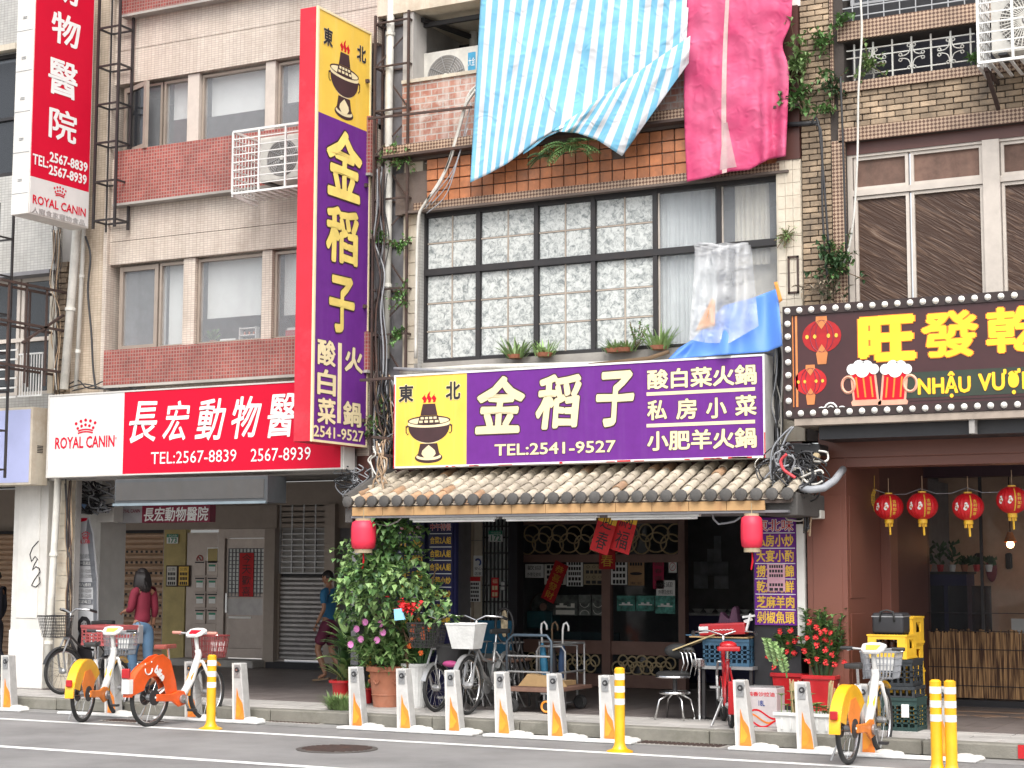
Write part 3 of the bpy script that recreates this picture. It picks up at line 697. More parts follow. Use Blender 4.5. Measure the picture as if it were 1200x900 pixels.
curtain(bw, fx[4], fx[4]+(fx[5]-fx[4])*.9, wb, wt, Yf+.14, 'curtain_grey')
curtain(bw, fx[5]+.13, fx[5]+.5, zt-.2, wt, Yf+.12, 'curtain'); curtain(bw, fx[5]+.1, fx[6], wb, zt, Yf+.2, 'curtain', .012, .12)
B(cx0-.2,cx1+.3,F+1.6,F+1.7,wb-.3,wt+.2).build('room_wall','plaster_dark',bw); B(cx0-.2,cx1+.3,F+.2,F+1.6,wt+.02,wt+.15).build('room_ceiling','plaster_dark',bw); B(cx0-.3,cx0-.2,F+.2,F+1.6,wb-.3,wt+.2).build('room_side','plaster_dark',bw); B(cx1+.1,cx1+.2,F+.2,F+1.6,wb-.3,wt+.2).build('room_side','plaster_dark',bw)
B(cx0-.1,cx1+.1,F+.02,F+.5,wb-.12,wb-.002).build('sill','concrete',bw)
B(cL,cR_,F+.02,F+.3,2.9,wb-.12).build('lower_wall','plaster_dark',cb)
# ---- horizontal purple sign
def hotpot(par, mk, w_, h_):
    """steaming charcoal hot pot emblem; mk(x, z, lift) maps 0..1 coordinates of its square to the sign"""
    def flat(poly, m, lift, name):
        V = [mk(a,b_,lift) for a,b_ in poly]; q = MB(); q.v = [tuple(v) for v in V]; q.f = [tuple(range(len(V)))]; return q.build(name, m, par)
    def ell(cx,cz,rx,rz,n=24,a0=0,a1=2*PI): return [(cx+rx*math.cos(a0+(a1-a0)*i/n), cz+rz*math.sin(a0+(a1-a0)*i/n)) for i in range(n+(a1-a0<6))]
    for k, x in enumerate((.40,.5,.6)):
        flat([(x-.02,.84),(x+.03,.84),(x+.055,.9),(x+.01,.95),(x+.03,1.02-(k!=1)*.04),(x-.03,.97-(k!=1)*.04),(x-.05,.91),(x-.01,.87)],'red_print',.002,'flame')
    flat([(.37,.82),(.63,.82),(.68,.64),(.32,.64)],'brown_ink',.002,'chimney')
    flat([(.31,.635),(.69,.635),(.74,.5),(.26,.5)],'brown_ink',.0025,'chimney_grate')
    for i in range(4): flat([(.33+i*.09,.615),(.395+i*.09,.615),(.395+i*.09,.58),(.33+i*.09,.58)],'cream_print',.005,'grate_hole'); flat([(.30+i*.11,.56),(.375+i*.11,.56),(.375+i*.11,.525),(.30+i*.11,.525)],'cream_print',.005,'grate_hole')
    flat(ell(.5,.56,.45,.075),'brown_ink',.001,'rim_outline'); flat(ell(.5,.555,.42,.055),'cream_print',.0015,'rim')
    flat(ell(.5,.535,.44,.34,24,PI,2*PI),'cream_print',.0006,'bowl_lining'); flat([(.06,.5)]+ell(.5,.47,.43,.26,24,PI,2*PI)+[(.94,.5)]+ell(.5,.5,.44,.05,16,0,-PI)[1:-1],'brown_ink',.0012,'bowl')
    flat([(.32,.2),(.68,.2),(.74,-.02),(.26,-.02)],'brown_ink',.0013,'stem')
    flat(ell(.5,-.02,.29,.085),'brown_ink',.0014,'foot_outline'); flat(ell(.5,-.005,.26,.055),'cream_print',.0018,'foot'); flat(ell(.5,.03,.24,.05),'brown_ink',.0022,'foot_top')
    flat([(.5,.175),(.56,.14),(.63,.09),(.65,.04),(.61,0),(.56,-.03),(.44,-.03),(.39,0),(.35,.04),(.37,.09),(.44,.14)],'cream_print',.0028,'stem_window')
    for s in (-1,1):
        o_ = [(.5+s*a,b_) for a,b_ in ((.43,.5),(.49,.48),(.485,.38),(.44,.34),(.41,.38),(.42,.37),(.45,.36),(.465,.39),(.465,.46),(.43,.47))]
        flat(o_ if s < 0 else o_[::-1],'brown_ink',.003,'handle')
def cabinet(t, x0,x1,y0,y1,z0,z1, m='white_metal', e=.02):   # aluminium edge frame round a light box
    q = MB().box(x0,x1,y0-.012,y1,z0,z0+e).box(x0,x1,y0-.012,y1,z1-e,z1).box(x0,x0+e,y0-.012,y1,z0+e,z1-e).box(x1-e,x1,y0-.012,y1,z0+e,z1-e); q.build('frame', m, t)
hs_ = thing('restaurant_sign', 'wide purple and yellow hot pot sign over the tiled canopy', 'sign', (-7.8,16.1,3.2))
YS = 16.15; x0,x1 = x_(462,YS,500), x_(897,YS,480); z0,z1 = z_(462,549,YS), z_(462,440,YS)
cabinet(hs_,x0,x1,YS,YS+.24,z0,z1); B(x0+.02,x1-.02,YS+.01,YS+.24,z0+.02,z1-.02).build('box_body',mat('maroon',(.22,.03,.06),.5,dirt=.3),hs_)
xs = x_(547,YS,495)
B(x0+.02,xs,YS-.003,YS+.01,z0+.02,z1-.02).build('yellow_panel','yellow_print',hs_); B(xs,x1-.02,YS-.004,YS+.01,z0+.02,z1-.02).build('purple_panel','purple_print',hs_)
q = MB(); random.seed(4)
for i in range(16):
    x = random.uniform(x0,x1); q.box(x,x+random.uniform(.02,.2),YS-.014,YS-.0125,z0+.001,z0+random.uniform(.006,.018))
q.box(x0+.001,x0+.012,YS-.014,YS-.0125,z0,z1-.1).box(x1-.012,x1-.001,YS-.014,YS-.0125,z0,z0+.25); q.build('red_paint_remains','red_print',hs_)
ex0,ex1 = x_(475,YS,500), x_(531,YS,500); ez0,ez1 = z_(475,541,YS), z_(475,459,YS)-.02
hotpot(hs_, lambda a,b_,lf: (ex0+(ex1-ex0)*a, YS-.004-lf, ez0-.02+(ez1-ez0+.04)*(b_+.1)/1.13), 1, 1)
def outl(par, s, xl, yt, yb, xr, Y, c1, c2, bold=.02, ob=.05, **k):
    wpix(MB(), s, xl, yt, yb, xr, Y, bold=ob, **k).build('lettering_outline', c2, par); wpix(MB(), s, xl, yt, yb, xr, Y-.003, bold=bold, **k).build('lettering', c1, par)
outl(hs_,'東',468,452,471,484,YS-.005,'ink','cream_print',.03,.07); outl(hs_,'北',523,448,468,539,YS-.005,'ink','cream_print',.03,.07)
for s, a, b_, c, d in (('金',559,444,507,613),('稻',629,442,501,680),('子',699,438,498,742)):
    outl(hs_,s,a,b_,c,d,YS-.005,'cream_print','brown_ink',.03,.055,shear=.12,wob=.05)
outl(hs_,'TEL:2541-9527',580,521,534,721,YS-.005,'cream_print','brown_ink',.02,.045)
outl(hs_,'酸白菜火鍋',759,434,456,886,YS-.005,'cream_print','brown_ink',.03,.055)
outl(hs_,'私',759,470,492,781,YS-.005,'cream_print','brown_ink',.03,.055); outl(hs_,'房',793,468,491,816,YS-.005,'cream_print','brown_ink',.03,.055); outl(hs_,'小',828,467,490,851,YS-.005,'cream_print','brown_ink',.03,.055); outl(hs_,'菜',862,464,487,886,YS-.005,'cream_print','brown_ink',.03,.055)
outl(hs_,'小肥羊火鍋',759,506,528,886,YS-.005,'cream_print','brown_ink',.03,.055)
for y in (462,499):
    a,b_,c,d = RC(758,y-2,y+2,885,YS); B(a,b_,YS-.0075,YS-.004,c,d).build('rule','cream_print',hs_)
# ---- vertical purple sign, standing out from the wall
vs = thing('vertical_restaurant_sign', 'tall vertical purple and yellow hot pot sign with red edge', 'sign', (-10.55,16,3))
mat('gold_cream',(.92,.7,.2),.45,var=.2,scale=4); XS = x_(368,15.4,300); Y0, Y1 = 15.4, 16.5; TH = XS-x_(347,15.4,300)
def zX(x, y): return PX(x, y, XS).z
sz0, sz1 = zX(364,517), zX(371,6); szm = zX(436,157)
mat('red_edge',(.58,.015,.035),.6,var=.15,dirt=.2,dcol=(.5,.2,.22),scale=3)
B(XS-TH,XS-.012,Y0,Y1,sz0,sz1).build('box_body','red_edge',vs,bevel=.006)
q = MB().box(XS-.012,XS+.012,Y0-.006,Y0+.025,sz0,sz1).box(XS-.012,XS+.012,Y1-.025,Y1,sz0,sz1).box(XS-.012,XS+.012,Y0+.025,Y1-.025,sz0,sz0+.025).box(XS-.012,XS+.012,Y0+.025,Y1-.025,sz1-.025,sz1); q.build('frame','cream_print',vs)
B(XS-.011,XS+.003,Y0+.025,Y1-.025,szm,sz1-.025).build('yellow_panel','yellow_print',vs); B(XS-.0105,XS+.004,Y0+.025,Y1-.025,sz0+.025,szm).build('purple_panel','purple_print',vs)
def sidew(mb, s, xl, yt, yb, xr, X=None, **k):    # text on the face x = X; corners by pixel: left edge xl (yt..yb), right edge xr
    X = XS if X is None else X
    a = PX(xl,yt,X); b_ = PX(xl,yb,X); c = PX(xr,(yt+yb)/2,X); L = k.pop('lift0',.006)
    return write(mb, s, (X+L, a.y, b_.z), (0,1,0), (0,0,1), c.y-a.y, a.z-b_.z, **k)
def souti(par, s, xl, yt, yb, xr, c1, c2, bold, ob, **k):
    sidew(MB(), s, xl, yt, yb, xr, bold=ob, **k).build('lettering_outline',c2,par); sidew(MB(), s, xl, yt, yb, xr, bold=bold, lift=.003, **k).build('lettering',c1,par)
souti(vs,'東',379,31,51,389,'ink','cream_print',.03,.05); souti(vs,'北',418,52,70,428,'ink','cream_print',.03,.05)
hy0, hy1 = PX(384,90,XS).y, PX(422,90,XS).y; hz0, hz1 = PX(402,137,XS).z, PX(402,43,XS).z
hotpot(vs, lambda a,b_,lf: (XS+.004+lf, hy0+(hy1-hy0)*a, hz0+.06+(hz1-hz0-.1)*b_), 1, 1)
souti(vs,'金',384,148,225,422,'gold_cream','brown_ink',.03,.055,shear=.0,wob=.04)
souti(vs,'稻',383,240,302,418,'gold_cream','brown_ink',.03,.055,wob=.04); souti(vs,'子',386,322,385,414,'gold_cream','brown_ink',.03,.055,wob=.04)
for s, y in (('酸',397),('白',432),('菜',466)): souti(vs,s,372,y,y+29,392,'cream_print','brown_ink',.03,.05)
souti(vs,'火',404,406,434,424,'cream_print','brown_ink',.03,.05); souti(vs,'鍋',402,470,498,422,'cream_print','brown_ink',.03,.05)
a = PX(396,400,XS); b_ = PX(400,400,XS); B(XS+.004,XS+.008,a.y,b_.y,zX(398,496),zX(398,402)).build('rule','cream_print',vs)
souti(vs,'2541-9527',367,498,511,425,'cream_print','brown_ink',.02,.04)
# steel lattice that carries it
def lattice(name,label,xa,xb,ya,yb,za,zb,step,m='rust_metal',r=.02,diag=True,mids=True):
    t = thing(name,label,'bracket',((xa+xb)/2,(ya+yb)/2,za)); q = MB()
    for x in (xa,xb):
        for y in (ya,yb): q.bar((x,y,za),(x,y,zb),r*1.3)
    q.build('uprights',m,t); z = za+.1; k = 0
    while z < zb:
        q = MB(); q.bar((xa,ya,z),(xb,ya,z),r).bar((xa,yb,z),(xb,yb,z),r).bar((xa,ya,z),(xa,yb,z),r).bar((xb,ya,z),(xb,yb,z),r)
        if diag and z+step < zb: q.bar((xa,ya,z),(xb,yb,z+step),r*.8) if k%2 else q.bar((xb,ya,z),(xa,yb,z+step),r*.8)
        z += step; k += 1; q.build('rung',m,t)
    return t
lt_ = lattice('sign_lattice','rusty steel lattice bracket behind the tall purple sign',XS+.07,XS+.52,16.48,16.65,2.6,z_(450,10,16.3),.52)
q = MB()
for zz in (sz0+.3, sz0+1.6, sz0+3.0, sz1-.6): q.bar((XS-.1,16.3,zz),(XS-.1,F+.2,zz),.05).bar((XS+.04,16.4,zz),(XS-.1,16.4,zz),.04)
q.bar((XS+.1,16.3,z_(440,138,16.3)),(XS+1.4,16.4,z_(440,138,16.3)),.025); q.bar((XS+.1,16.2,3.72),(XS+1.8,16.3,3.75),.03); q.build('tie_bars','rust_metal',lt_)
# ---- tiled canopy
cp = thing('tiled_canopy', 'weathered grey tile canopy over the restaurant front', 'canopy', (-7.75,16,2.3))
YE, YT = 15.58, 16.5; ze = z_(404,603,YE)+.03; zr = ze+.42
ex0, ex1 = x_(404,YE,600), x_(928,YE,590)
def slope(x, s, lift=0): return (x, YE+(YT-YE)*s, ze+.06+(zr-ze-.06)*s+lift)
mat('roof_tile',(.5,.44,.35),.75,var=.35,dirt=.5,scale=4,dcol=(.16,.13,.11),bump=.3,streak=.25)
MATS['roof_tile'].node_tree.nodes['Principled BSDF'].inputs['Specular IOR Level'].default_value=.3
mat('roof_rust',(.4,.25,.15),.75,var=.3,dirt=.4,scale=5)
q = MB(); q.add([slope(ex0+.02,.03),slope(ex1-.02,.03),slope(ex1-.02,1),slope(ex0+.02,1),slope(ex0+.02,.03,-.05),slope(ex1-.02,.03,-.05),slope(ex1-.02,1,-.05),slope(ex0+.02,1,-.05)],[(0,1,2,3),(7,6,5,4),(0,4,5,1),(3,2,6,7),(0,3,7,4),(1,5,6,2)]); q.build('deck','grout',cp)
ncol = 33; pit = (ex1-ex0-.08)/(ncol-1); nrow = 5; random.seed(12); L = math.hypot(YT-YE, zr-ze-.06); ang = math.atan2(zr-ze-.06, YT-YE)
def half(r_, ln, th, n=6, conv=1, taper=.88):
    V = []; F = []
    for j, y in enumerate((0, ln)):
        k = 1 if j == 0 else taper
        for rr in (r_, r_-th):
            for i in range(n+1):
                a = PI*i/n; V.append((rr*k*math.cos(a), y, conv*rr*k*math.sin(a)))
    N = n+1
    for i in range(n):
        F += [(i,i+1,i+1+2*N,i+2*N),(N+i+1,N+i,N+i+2*N,N+i+1+2*N),(i+1,i,N+i,N+i+1),(2*N+i,2*N+i+1,3*N+i+1,3*N+i)]
    q = MB(); q.v = V; q.f = F; return q
ln = L/nrow*1.16
cov = half(.052, ln, .012).build('cover_tile','roof_tile',cp,smooth=True,world=False); pan = half(.085, ln, .012, 6, -.55).build('pan_tile','roof_tile',cp,smooth=True,world=False)
first = [True, True]
def put(proto, idx, name, x, s, lift):
    p = Vector(slope(x, s, lift)) - cp.location; o = proto
    if first[idx]: first[idx] = False; o.location = p; o.rotation_euler = (ang-.05,0,0)
    else: o = share(proto, name, p, (ang-.05+random.uniform(-.02,.02),random.uniform(-.04,.04),random.uniform(-.02,.02)), parent=cp)
    if o is not proto and random.random() < (.16 if x < ex0+1.6 else .03): o.data = rusty[idx]
rusty = []
for pr in (cov, pan):
    d_ = pr.data.copy(); d_.materials[0] = MATS['roof_rust']; rusty.append(d_)
for c in range(ncol):
    x = ex0+.04+c*pit
    for r in range(nrow): put(cov,0,'cover_tile',x,r/nrow*.98,.045)
    if c < ncol-1:
        for r in range(3): put(pan,1,'pan_tile',x+pit/2,r/3*.98,.04)
mat('tile_end',(.09,.085,.08),.8,dirt=.4,bump=.4,scale=10)
e0 = None
for c in range(ncol):
    p = Vector(slope(ex0+.04+c*pit,0,.045))-cp.location
    if e0 is None: e0 = MB().lathe([(.0,-.03),(.045,-.03),(.06,-.02),(.062,0),(.05,.04)],(0,0,0),12,'y').build('end_tile','tile_end',cp,smooth=True,world=False); e0.location = p
    else: share(e0,'end_tile',p,(0,random.uniform(-.2,.2),0),parent=cp)
mat('fascia_wood',(.48,.29,.13),.7,dirt=.35,dcol=(.25,.07,.03),scale=3,streak=.4)
nf = 12
for i in range(nf):
    xa = ex0+.08+i*(ex1-ex0-.35)/nf; B(xa,xa+(ex1-ex0-.35)/nf-.006,YE+.02,YE+.05,ze-.045,ze+.045).build('fascia_board','fascia_wood',cp)
B(ex0+.05,ex1-.05,YE+.03,YT,ze-.07,ze-.046).build('soffit','plaster_dark',cp)
B(ex1-.3,ex1+.02,YE+.1,F,ze-.1,ze+.12).build('end_block','tile_end',cp,bevel=.01); B(ex0-.02,ex0+.07,YE+.03,F,ze-.12,ze+.04).build('end_block','tile_end',cp,bevel=.01)
q = MB(); 
for k in range(14): q.tube([slope(ex0+.02,k/14,.08),slope(ex0+.02,(k+1)/14,.08)],.05,6)
q.build('verge_ridge','tile_end',cp)
for i, (a,b_) in enumerate(((481,582),(590,701),(713,820))):
    pa, pb_ = P(a,603.5,YE+.1), P(b_,603.5,YE+.1)
    t = thing('light_tube', ['white fluorescent batten under the canopy, left of three','white fluorescent batten under the canopy, middle of three','white fluorescent batten under the canopy, right of three'][i],'light fitting',(pa.x,pa.y,ze-.1),0,'fluorescent battens under the canopy')
    B(pa.x,pb_.x,YE+.08,YE+.14,ze-.095,ze-.072).build('housing','white_metal',t); MB().rod((pa.x+.03,YE+.11,ze-.108),(pb_.x-.03,YE+.11,ze-.108),.013,8).build('tube','white_plastic',t)
# ---- restaurant front
DR = 20.3
B_ = lambda *a: B(*a)
rw = thing('restaurant_front_wall','dark recessed wall round the restaurant doors','wall',(-9,DR,.13))
def xr_(x, Y=DR, y=690): return P(x, y, Y).x
def zr_(y, x=620, Y=DR): return P(x, y, Y).z
B(-10.78,-10.68,F+.05,DR+.2,.13,3.0).build('party_wall','plaster_dark',rw)
B(-10.68,x_(937),F+.02,DR+3,2.72,2.9).build('ceiling','plaster_dark',rw); B(-10.68,x_(937),F-.02,F+.2,2.45,2.9).build('front_beam','brown_dark',rw)
dtop = zr_(607)
B(-10.68,xr_(803),DR,DR+.15,dtop,2.72).build('overdoor','dark_void',rw)
B(xr_(803),x_(937)+1.5,DR+2.8,DR+2.9,.13,2.72).build('inner_wall','plaster_grey',rw); B(-10.68,-10.6,DR+.2,DR+2.9,.13,2.72).build('inner_side','plaster_dark',rw); B(-10.6,xr_(803),DR+2.8,DR+2.9,.13,2.72).build('inner_wall','plaster_dark',rw)
B(-10.68,x_(937),DR+.15,DR+2.9,.1,.135).build('inner_floor','arcade_floor',rw)
B(x_(937)-.0,x_(937)+.12,F+.5,DR+2.9,.13,2.72).build('side_wall','plaster_dark',rw)
# narrow front wall with the number, notices and barred window
YN = 19.2
nw = thing('tiled_wall_section','beige tiled wall section with painted number 173 and barred window','wall',(-10.5,YN,.13))
xn = lambda x: P(x,680,YN).x
mat('beige_tile',(.4,.32,.24),.4,dirt=.25,streak=.2,var=.1)
for i in range(4):
    z = .13+i*.62
    B(xn(520),xn(555)-.006,YN,YN+.1,z,min(z+.612,2.5)).build('large_tile','beige_tile',nw)
    B(xn(555),xn(566)-.006,YN+.01,YN+.1,z,min(z+.612,2.5)).build('large_tile','stained_white',nw)
B(xn(566),xn(598),YN+.05,YN+.1,.13,2.5).build('window_screen','blind',nw); q = MB()
for x in (567,571,575.5,580,584.5,589,593.5,597): q.box(xn(x)-.01,xn(x)+.01,YN-.02,YN,.7,2.45)
for y in (617,630,648,667,686,705,724): z = P(580,y,YN).z; q.box(xn(566),xn(598),YN-.022,YN+.001,z-.008,z+.008)
q.build('window_bars','black_metal',nw)
B(xn(598),xn(607),YN-.02,YN+.15,.13,2.6).build('dark_post','ink',nw)
wpix(MB(),'73',535,631,648,550,YN-.004,bold=.02).build('number_outline','ink',nw); wpix(MB(),'73',535.5,631.5,647.5,549,YN-.008,bold=.0).build('painted_number','white_print',nw)
plate('green and white house number 172 on the barred window left of the restaurant doors',573,589,622,635,YN-.03,'172')
t = notice('orange and blue sticker with round mark on the beige tiles',538,549,657,673,YN-.01,None,'yellow_plastic',None,cat='sticker'); c = P(543.5,663,YN-.014)
MB().disc((c.x,c.y-.003,c.z),.055,.004,16).build('round_mark','ink',t); MB().disc((c.x,c.y-.006,c.z),.02,.003,12).build('mark_centre','orange_print',t); x0,x1,z0,z1 = RC(538,670,674,549,YN-.013); B(x0,x1,YN-.015,YN-.0121,z0,z1).build('blue_foot',mat('sign_blue',(.03,.06,.25),.4),t)
t = notice('white oval sticker with blue mark above the notice with red header',555,566,651,675,YN-.005,None,'white_print',[None,None,'安心','店家'],cat='sticker'); c = P(560,659,YN-.01); MB().ring((c.x,c.y-.002,c.z),.04,.012,10,4,a0=-1,a1=2.5).build('blue_mark','sign_blue',t)
t = notice('white notice with red header on the beige tiles left of the restaurant doors',548,563,677,705,YN-.008,None,'white_print',['公告','------','------','-----','------','----']); x0,x1,z0,z1 = RC(548,676,681,563,YN-.012); B(x0,x1,YN-.016,YN-.0145,z0,z1).build('red_header','red_paper',t)
notice('narrow red notice at the left edge of the beige tiles',534.5,541,690,713,YN-.008,None,'red_paper',['福','春','-'],'cream_print')
notice('red sticker hanging on the window bars',576,584,677,700,YN-.03,None,'red_paper',['福','--','--'],'cream_print'); notice('small grey card beside the red sticker on the window bars',587,592,681,692,YN-.03,None,'plaster_dark',['--','--'],'white_print')
notice('pale poster with pink heading low on the beige tiles',536,552,712,735,YN-.008,None,'paper',['公告',None,'----'],'red_print')
# menu boards on the dark blue column
mc = thing('menu_column','dark blue column carrying the menu boards beside the climbing plant','column',(-9.8,16.7,.13))
mat('navy',(.02,.02,.075),.45); xm = lambda x: P(x,680,16.7).x
B(xm(462),xm(533),16.72,16.78,.13,2.45).build('shaft','navy',mc)
def menu(label, xa, xb, ya, yb, Y, rows, m='navy', head=None, hm='red_print', tm='gold_print', step=None, gap=.16):
    x0,x1,z0,z1 = RC(xa,ya,yb,xb,Y); t = thing('menu_board',label,'menu board',((x0+x1)/2,Y,z0)); B(x0,x1,Y-.02,Y+.0,z0,z1).build('board',m,t)
    rs = ([head] if head else [])+rows; n = len(rs); h = (z1-z0)/n; q = MB(); rl = MB()
    for i, s in enumerate(rs):
        a, b_ = z1-h*(i+1)+h*gap, z1-h*i-h*gap
        if i == 0 and head:
            wfront(MB(),s,x0+(x1-x0)*.06,a,x1-(x1-x0)*.06,b_,Y-.024,bold=.05).build('heading_outline','white_print',t); wfront(MB(),s,x0+(x1-x0)*.06,a,x1-(x1-x0)*.06,b_,Y-.027,bold=.01).build('heading',hm,t)
        else: wfront(MB(),s,x0+(x1-x0)*.06,a,x1-(x1-x0)*.06,b_,Y-.024,bold=.03).build('lettering',tm,t)
        if i: B(x0+.01,x1-.01,Y-.0225,Y-.0205,z1-h*i-.004,z1-h*i+.004).build('rule','white_print',t)
    return t
menu('narrow dark blue menu board on the column right of the climbing plant',504,531,610,735,16.7,['合菜2人組','合菜3人組','合菜4人組','合菜小炒','三杯特炒','大宴小酌','中午特餐'],head='中午特餐',gap=.24)
menu('dark blue menu board half hidden by the climbing plant',468,498,612,735,16.7,['小炒','小酌','牛肉','羊肉','豬肉','雞肉'],head='東北味',gap=.22)
# right column with purple menu
kc = thing('black_column','black column with purple menu right of the restaurant','column',(-5.9,16.6,.13)); x0,x1 = x_(883,16.6,700), x_(938,16.6,700)
B(x0,x1,16.6,17.1,.13,2.5).build('shaft',mat('black_paint',(.022,.022,.025),.5,dirt=.1),kc,bevel=.004)
menu('purple menu board with yellow characters on the black column',884,934,607,732,16.58,['私房小炒','大宴小酌','撈大什錦','乾煸海鮮','芝麻羊肉','剁椒魚頭'],'purple_print','東北味',gap=.12)
notice('pink handwritten notice taped over the purple menu',899,920,661,693,16.54,None,mat('pink_paper',(.75,.42,.5),.8),['------','-----','------',None,'-----','---'])
t = thing('conduit','white square conduit along the right edge of the purple menu','pipe',(x1,16.5,.8)); B(x_(934,16.5,700),x_(943,16.5,700),16.5,16.58,.9,z_(938,614,16.5)).build('duct','dirty_white',t,bevel=.004)
# ---- the doors
dd = thing('restaurant_doors','brown sliding glass doors of the restaurant with ring pattern panels','door',(-9.3,DR,.13))
mat('door_wood',(.26,.15,.12),.45,var=.15,bump=.1)
X0,X1,XM = xr_(601), xr_(803), xr_(712)
tz1, tz0 = zr_(621), zr_(650); mz = zr_(763); q_ = lambda: MB()
B(X0,X0+.12,DR-.06,DR+.06,.14,dtop).build('jamb','brown_dark',dd); B(X1-.07,X1+.02,DR-.06,DR+.06,.14,dtop).build('jamb','door_wood',dd)
B(X0+.12,X1-.07,DR-.05,DR+.05,dtop-.09,dtop).build('head_rail','door_wood',dd); B(X0+.12,X1-.07,DR-.05,DR+.05,tz0-.1,tz0).build('transom_rail','door_wood',dd)
B(XM-.06,XM+.06,DR-.055,DR+.045,.16,tz0-.1).build('meeting_stile','door_wood',dd); B(XM-.04,XM+.04,DR-.045,DR+.045,tz0,dtop-.09).build('transom_post','door_wood',dd)
bz = .14
lz1 = zr_(730,700); lz0 = zr_(757,700)
for a, b_ in ((X0+.12,XM-.06),(XM+.06,X1-.07)):
    leaf_ = B(a,b_,DR-.02,DR+.03,bz,bz+.16).build('bottom_rail','door_wood',dd)
    B(a,b_,DR-.02,DR+.03,.55,.72).build('lock_rail','door_wood',dd)
    B(a,b_,DR+.0,DR+.008,.72,tz0-.1).build('pane','glass_shop',dd); B(a,b_,DR+.01,DR+.018,tz0,dtop-.09).build('transom_pane','glass_shop',dd); B(a,b_,DR+.02,DR+.026,bz+.16,.55).build('lower_pane','glass_dark',dd)
mat('brass_ring',(.6,.47,.28),.5)
random.seed(21)
for (a,b_,za,zb,sc) in ((X0+.13,X1-.08,tz0+.0,dtop-.09,1),(X0+.13,XM-.06,bz+.16,.55,1),(XM+.06,X1-.08,bz+.16,.55,1)):
    q = MB(); x = a+.09; k = 0
    while x < b_-.06:
        h = zb-za
        q.ring((x,DR-.01,za+h*(.33+.06*(k%2))),h*.32,.011,18,4,sx=random.uniform(.9,1.15)); q.ring((x+.07,DR-.02,za+h*(.7-.05*(k%2))),h*.28,.011,18,4,sx=random.uniform(.85,1.1)); x += h*.52; k += 1
    q.build('ring_lattice','brass_ring',dd)
B(X0+.12,XM-.06,DR+.5,DR+.52,.14,zr_(741)).build('inner_board',mat('teal_dark',(.02,.06,.075),.6),dd)
# notices, posters in the doors
YD = DR-.03
def post(label, xa, xb, ya, yb, m='paper', txt=None, tm='ink', rot=0, Y=YD, cat='poster'): return notice(label,xa,xb,ya,yb,Y,None,m,txt,tm,cat,rot)
post('small white notice with two lines at the left of the restaurant doors',615.5,637,661,677,'white_print',['歡迎','外帶及飲料'])
post('cream poster behind the slanted red couplet',638,663,661,685,'paper',['----','-----','----','---'])
post('white poster with fine print in the left door',664,683,657,687,'white_print',['-----','-----','------','----','-----'])
post('tan poster with small drawings left of the meeting stile',684,708,661,685,mat('tan_paper',(.42,.34,.22),.8),['◇ ○ ◇','----','○ ◇ ○','---'])
post('white and yellow poster right of the meeting stile',716,735,656,685,'white_print',['----','----','----','----']); x0,x1,z0,z1 = RC(730,657,684,735,YD-.006)
post('brown poster with dark emblem in the right door',736,755,658,686,mat('brown_paper',(.45,.27,.14),.8),['-----',None,'●',None,'東北'])
post('crimson strip poster in the right door',765,778,656,690,mat('crimson_paper',(.4,.015,.07),.7),['福','春','喜','到'],'brown_ink')
post('no smoking notice at the top right of the doors',783.5,793,656,671,'white_print',['⊘'],'red_print')
post('white notice with two lines at the right of the restaurant doors',769,791,680,698,'white_print',['歡迎','外帶及飲料'])
mat('green_photo',(.08,.3,.25),.5,var=.9,scale=14)
for i, (a,b_) in enumerate(((723,744.5),(745.5,767),(768,791))):
    post(['green toned picture strip in the right door, leftmost of three','green toned picture strip in the right door, middle of three','green toned picture strip in the right door, rightmost of three'][i],a,b_,698,716 if i<2 else 719,'green_photo',[None,'▂▅▃▆▂',None],'white_print')
mat('photo_dark',(.12,.13,.12),.5,var=.9,scale=12)
for i, (a,b_) in enumerate(((648,677),(678,692.5),(693.5,708))):
    post(['large dark picture with figures in the left door','dark picture of a dish next to the figures picture','dark picture of a bowl beside the meeting stile'][i],a,b_,697,721,'photo_dark',[None,['▄█▄▂█','◡','◡'][i],['▀▀▀','◠','◡'][i]],'paper')
post('square red paper with a gold character on the meeting stile',702,721,645,667,'red_paper',['春'],'gold_print',Y=DR-.075,cat='paper')
def slanted(label, cx, cy, w_, h_, ang_, Y, s, m='red_paper', tm='gold_print', top=None):
    c = P(cx,cy,Y); t = thing('couplet',label,'couplet',(c.x,c.y,c.z)); B(-w_/2,w_/2,-.003,.003,-h_/2,h_/2).build('sheet',m,t,world=False)
    n = len(s)
    for i, ch in enumerate(s): hh = h_*.9/n; write(MB(),ch,(-w_*.3,-.006,h_*.45-hh*(i+.95)),(1,0,0),(0,0,1),w_*.6,hh*.85,bold=.01,wob=.06).build('lettering',tm,t,world=False)
    if top: B(-w_/2,w_/2,-.0045,-.0031,h_*.15,h_*.5).build('gold_top','yellow_plastic',t,world=False)
    t.rotation_euler = (0,R(ang_),0); return t
slanted('slanted red couplet with gold writing on the left door',650,682,.2,.53,24,DR-.07,'恭喜發財')
slanted('left of two red and gold hanging spring banners',709,621,.22,.5,18,YE+1.2,'迎春','red_paper','ink',True); slanted('right of two red and gold hanging spring banners',732,620,.24,.5,16,YE+1.25,'納福','red_paper','ink',True)
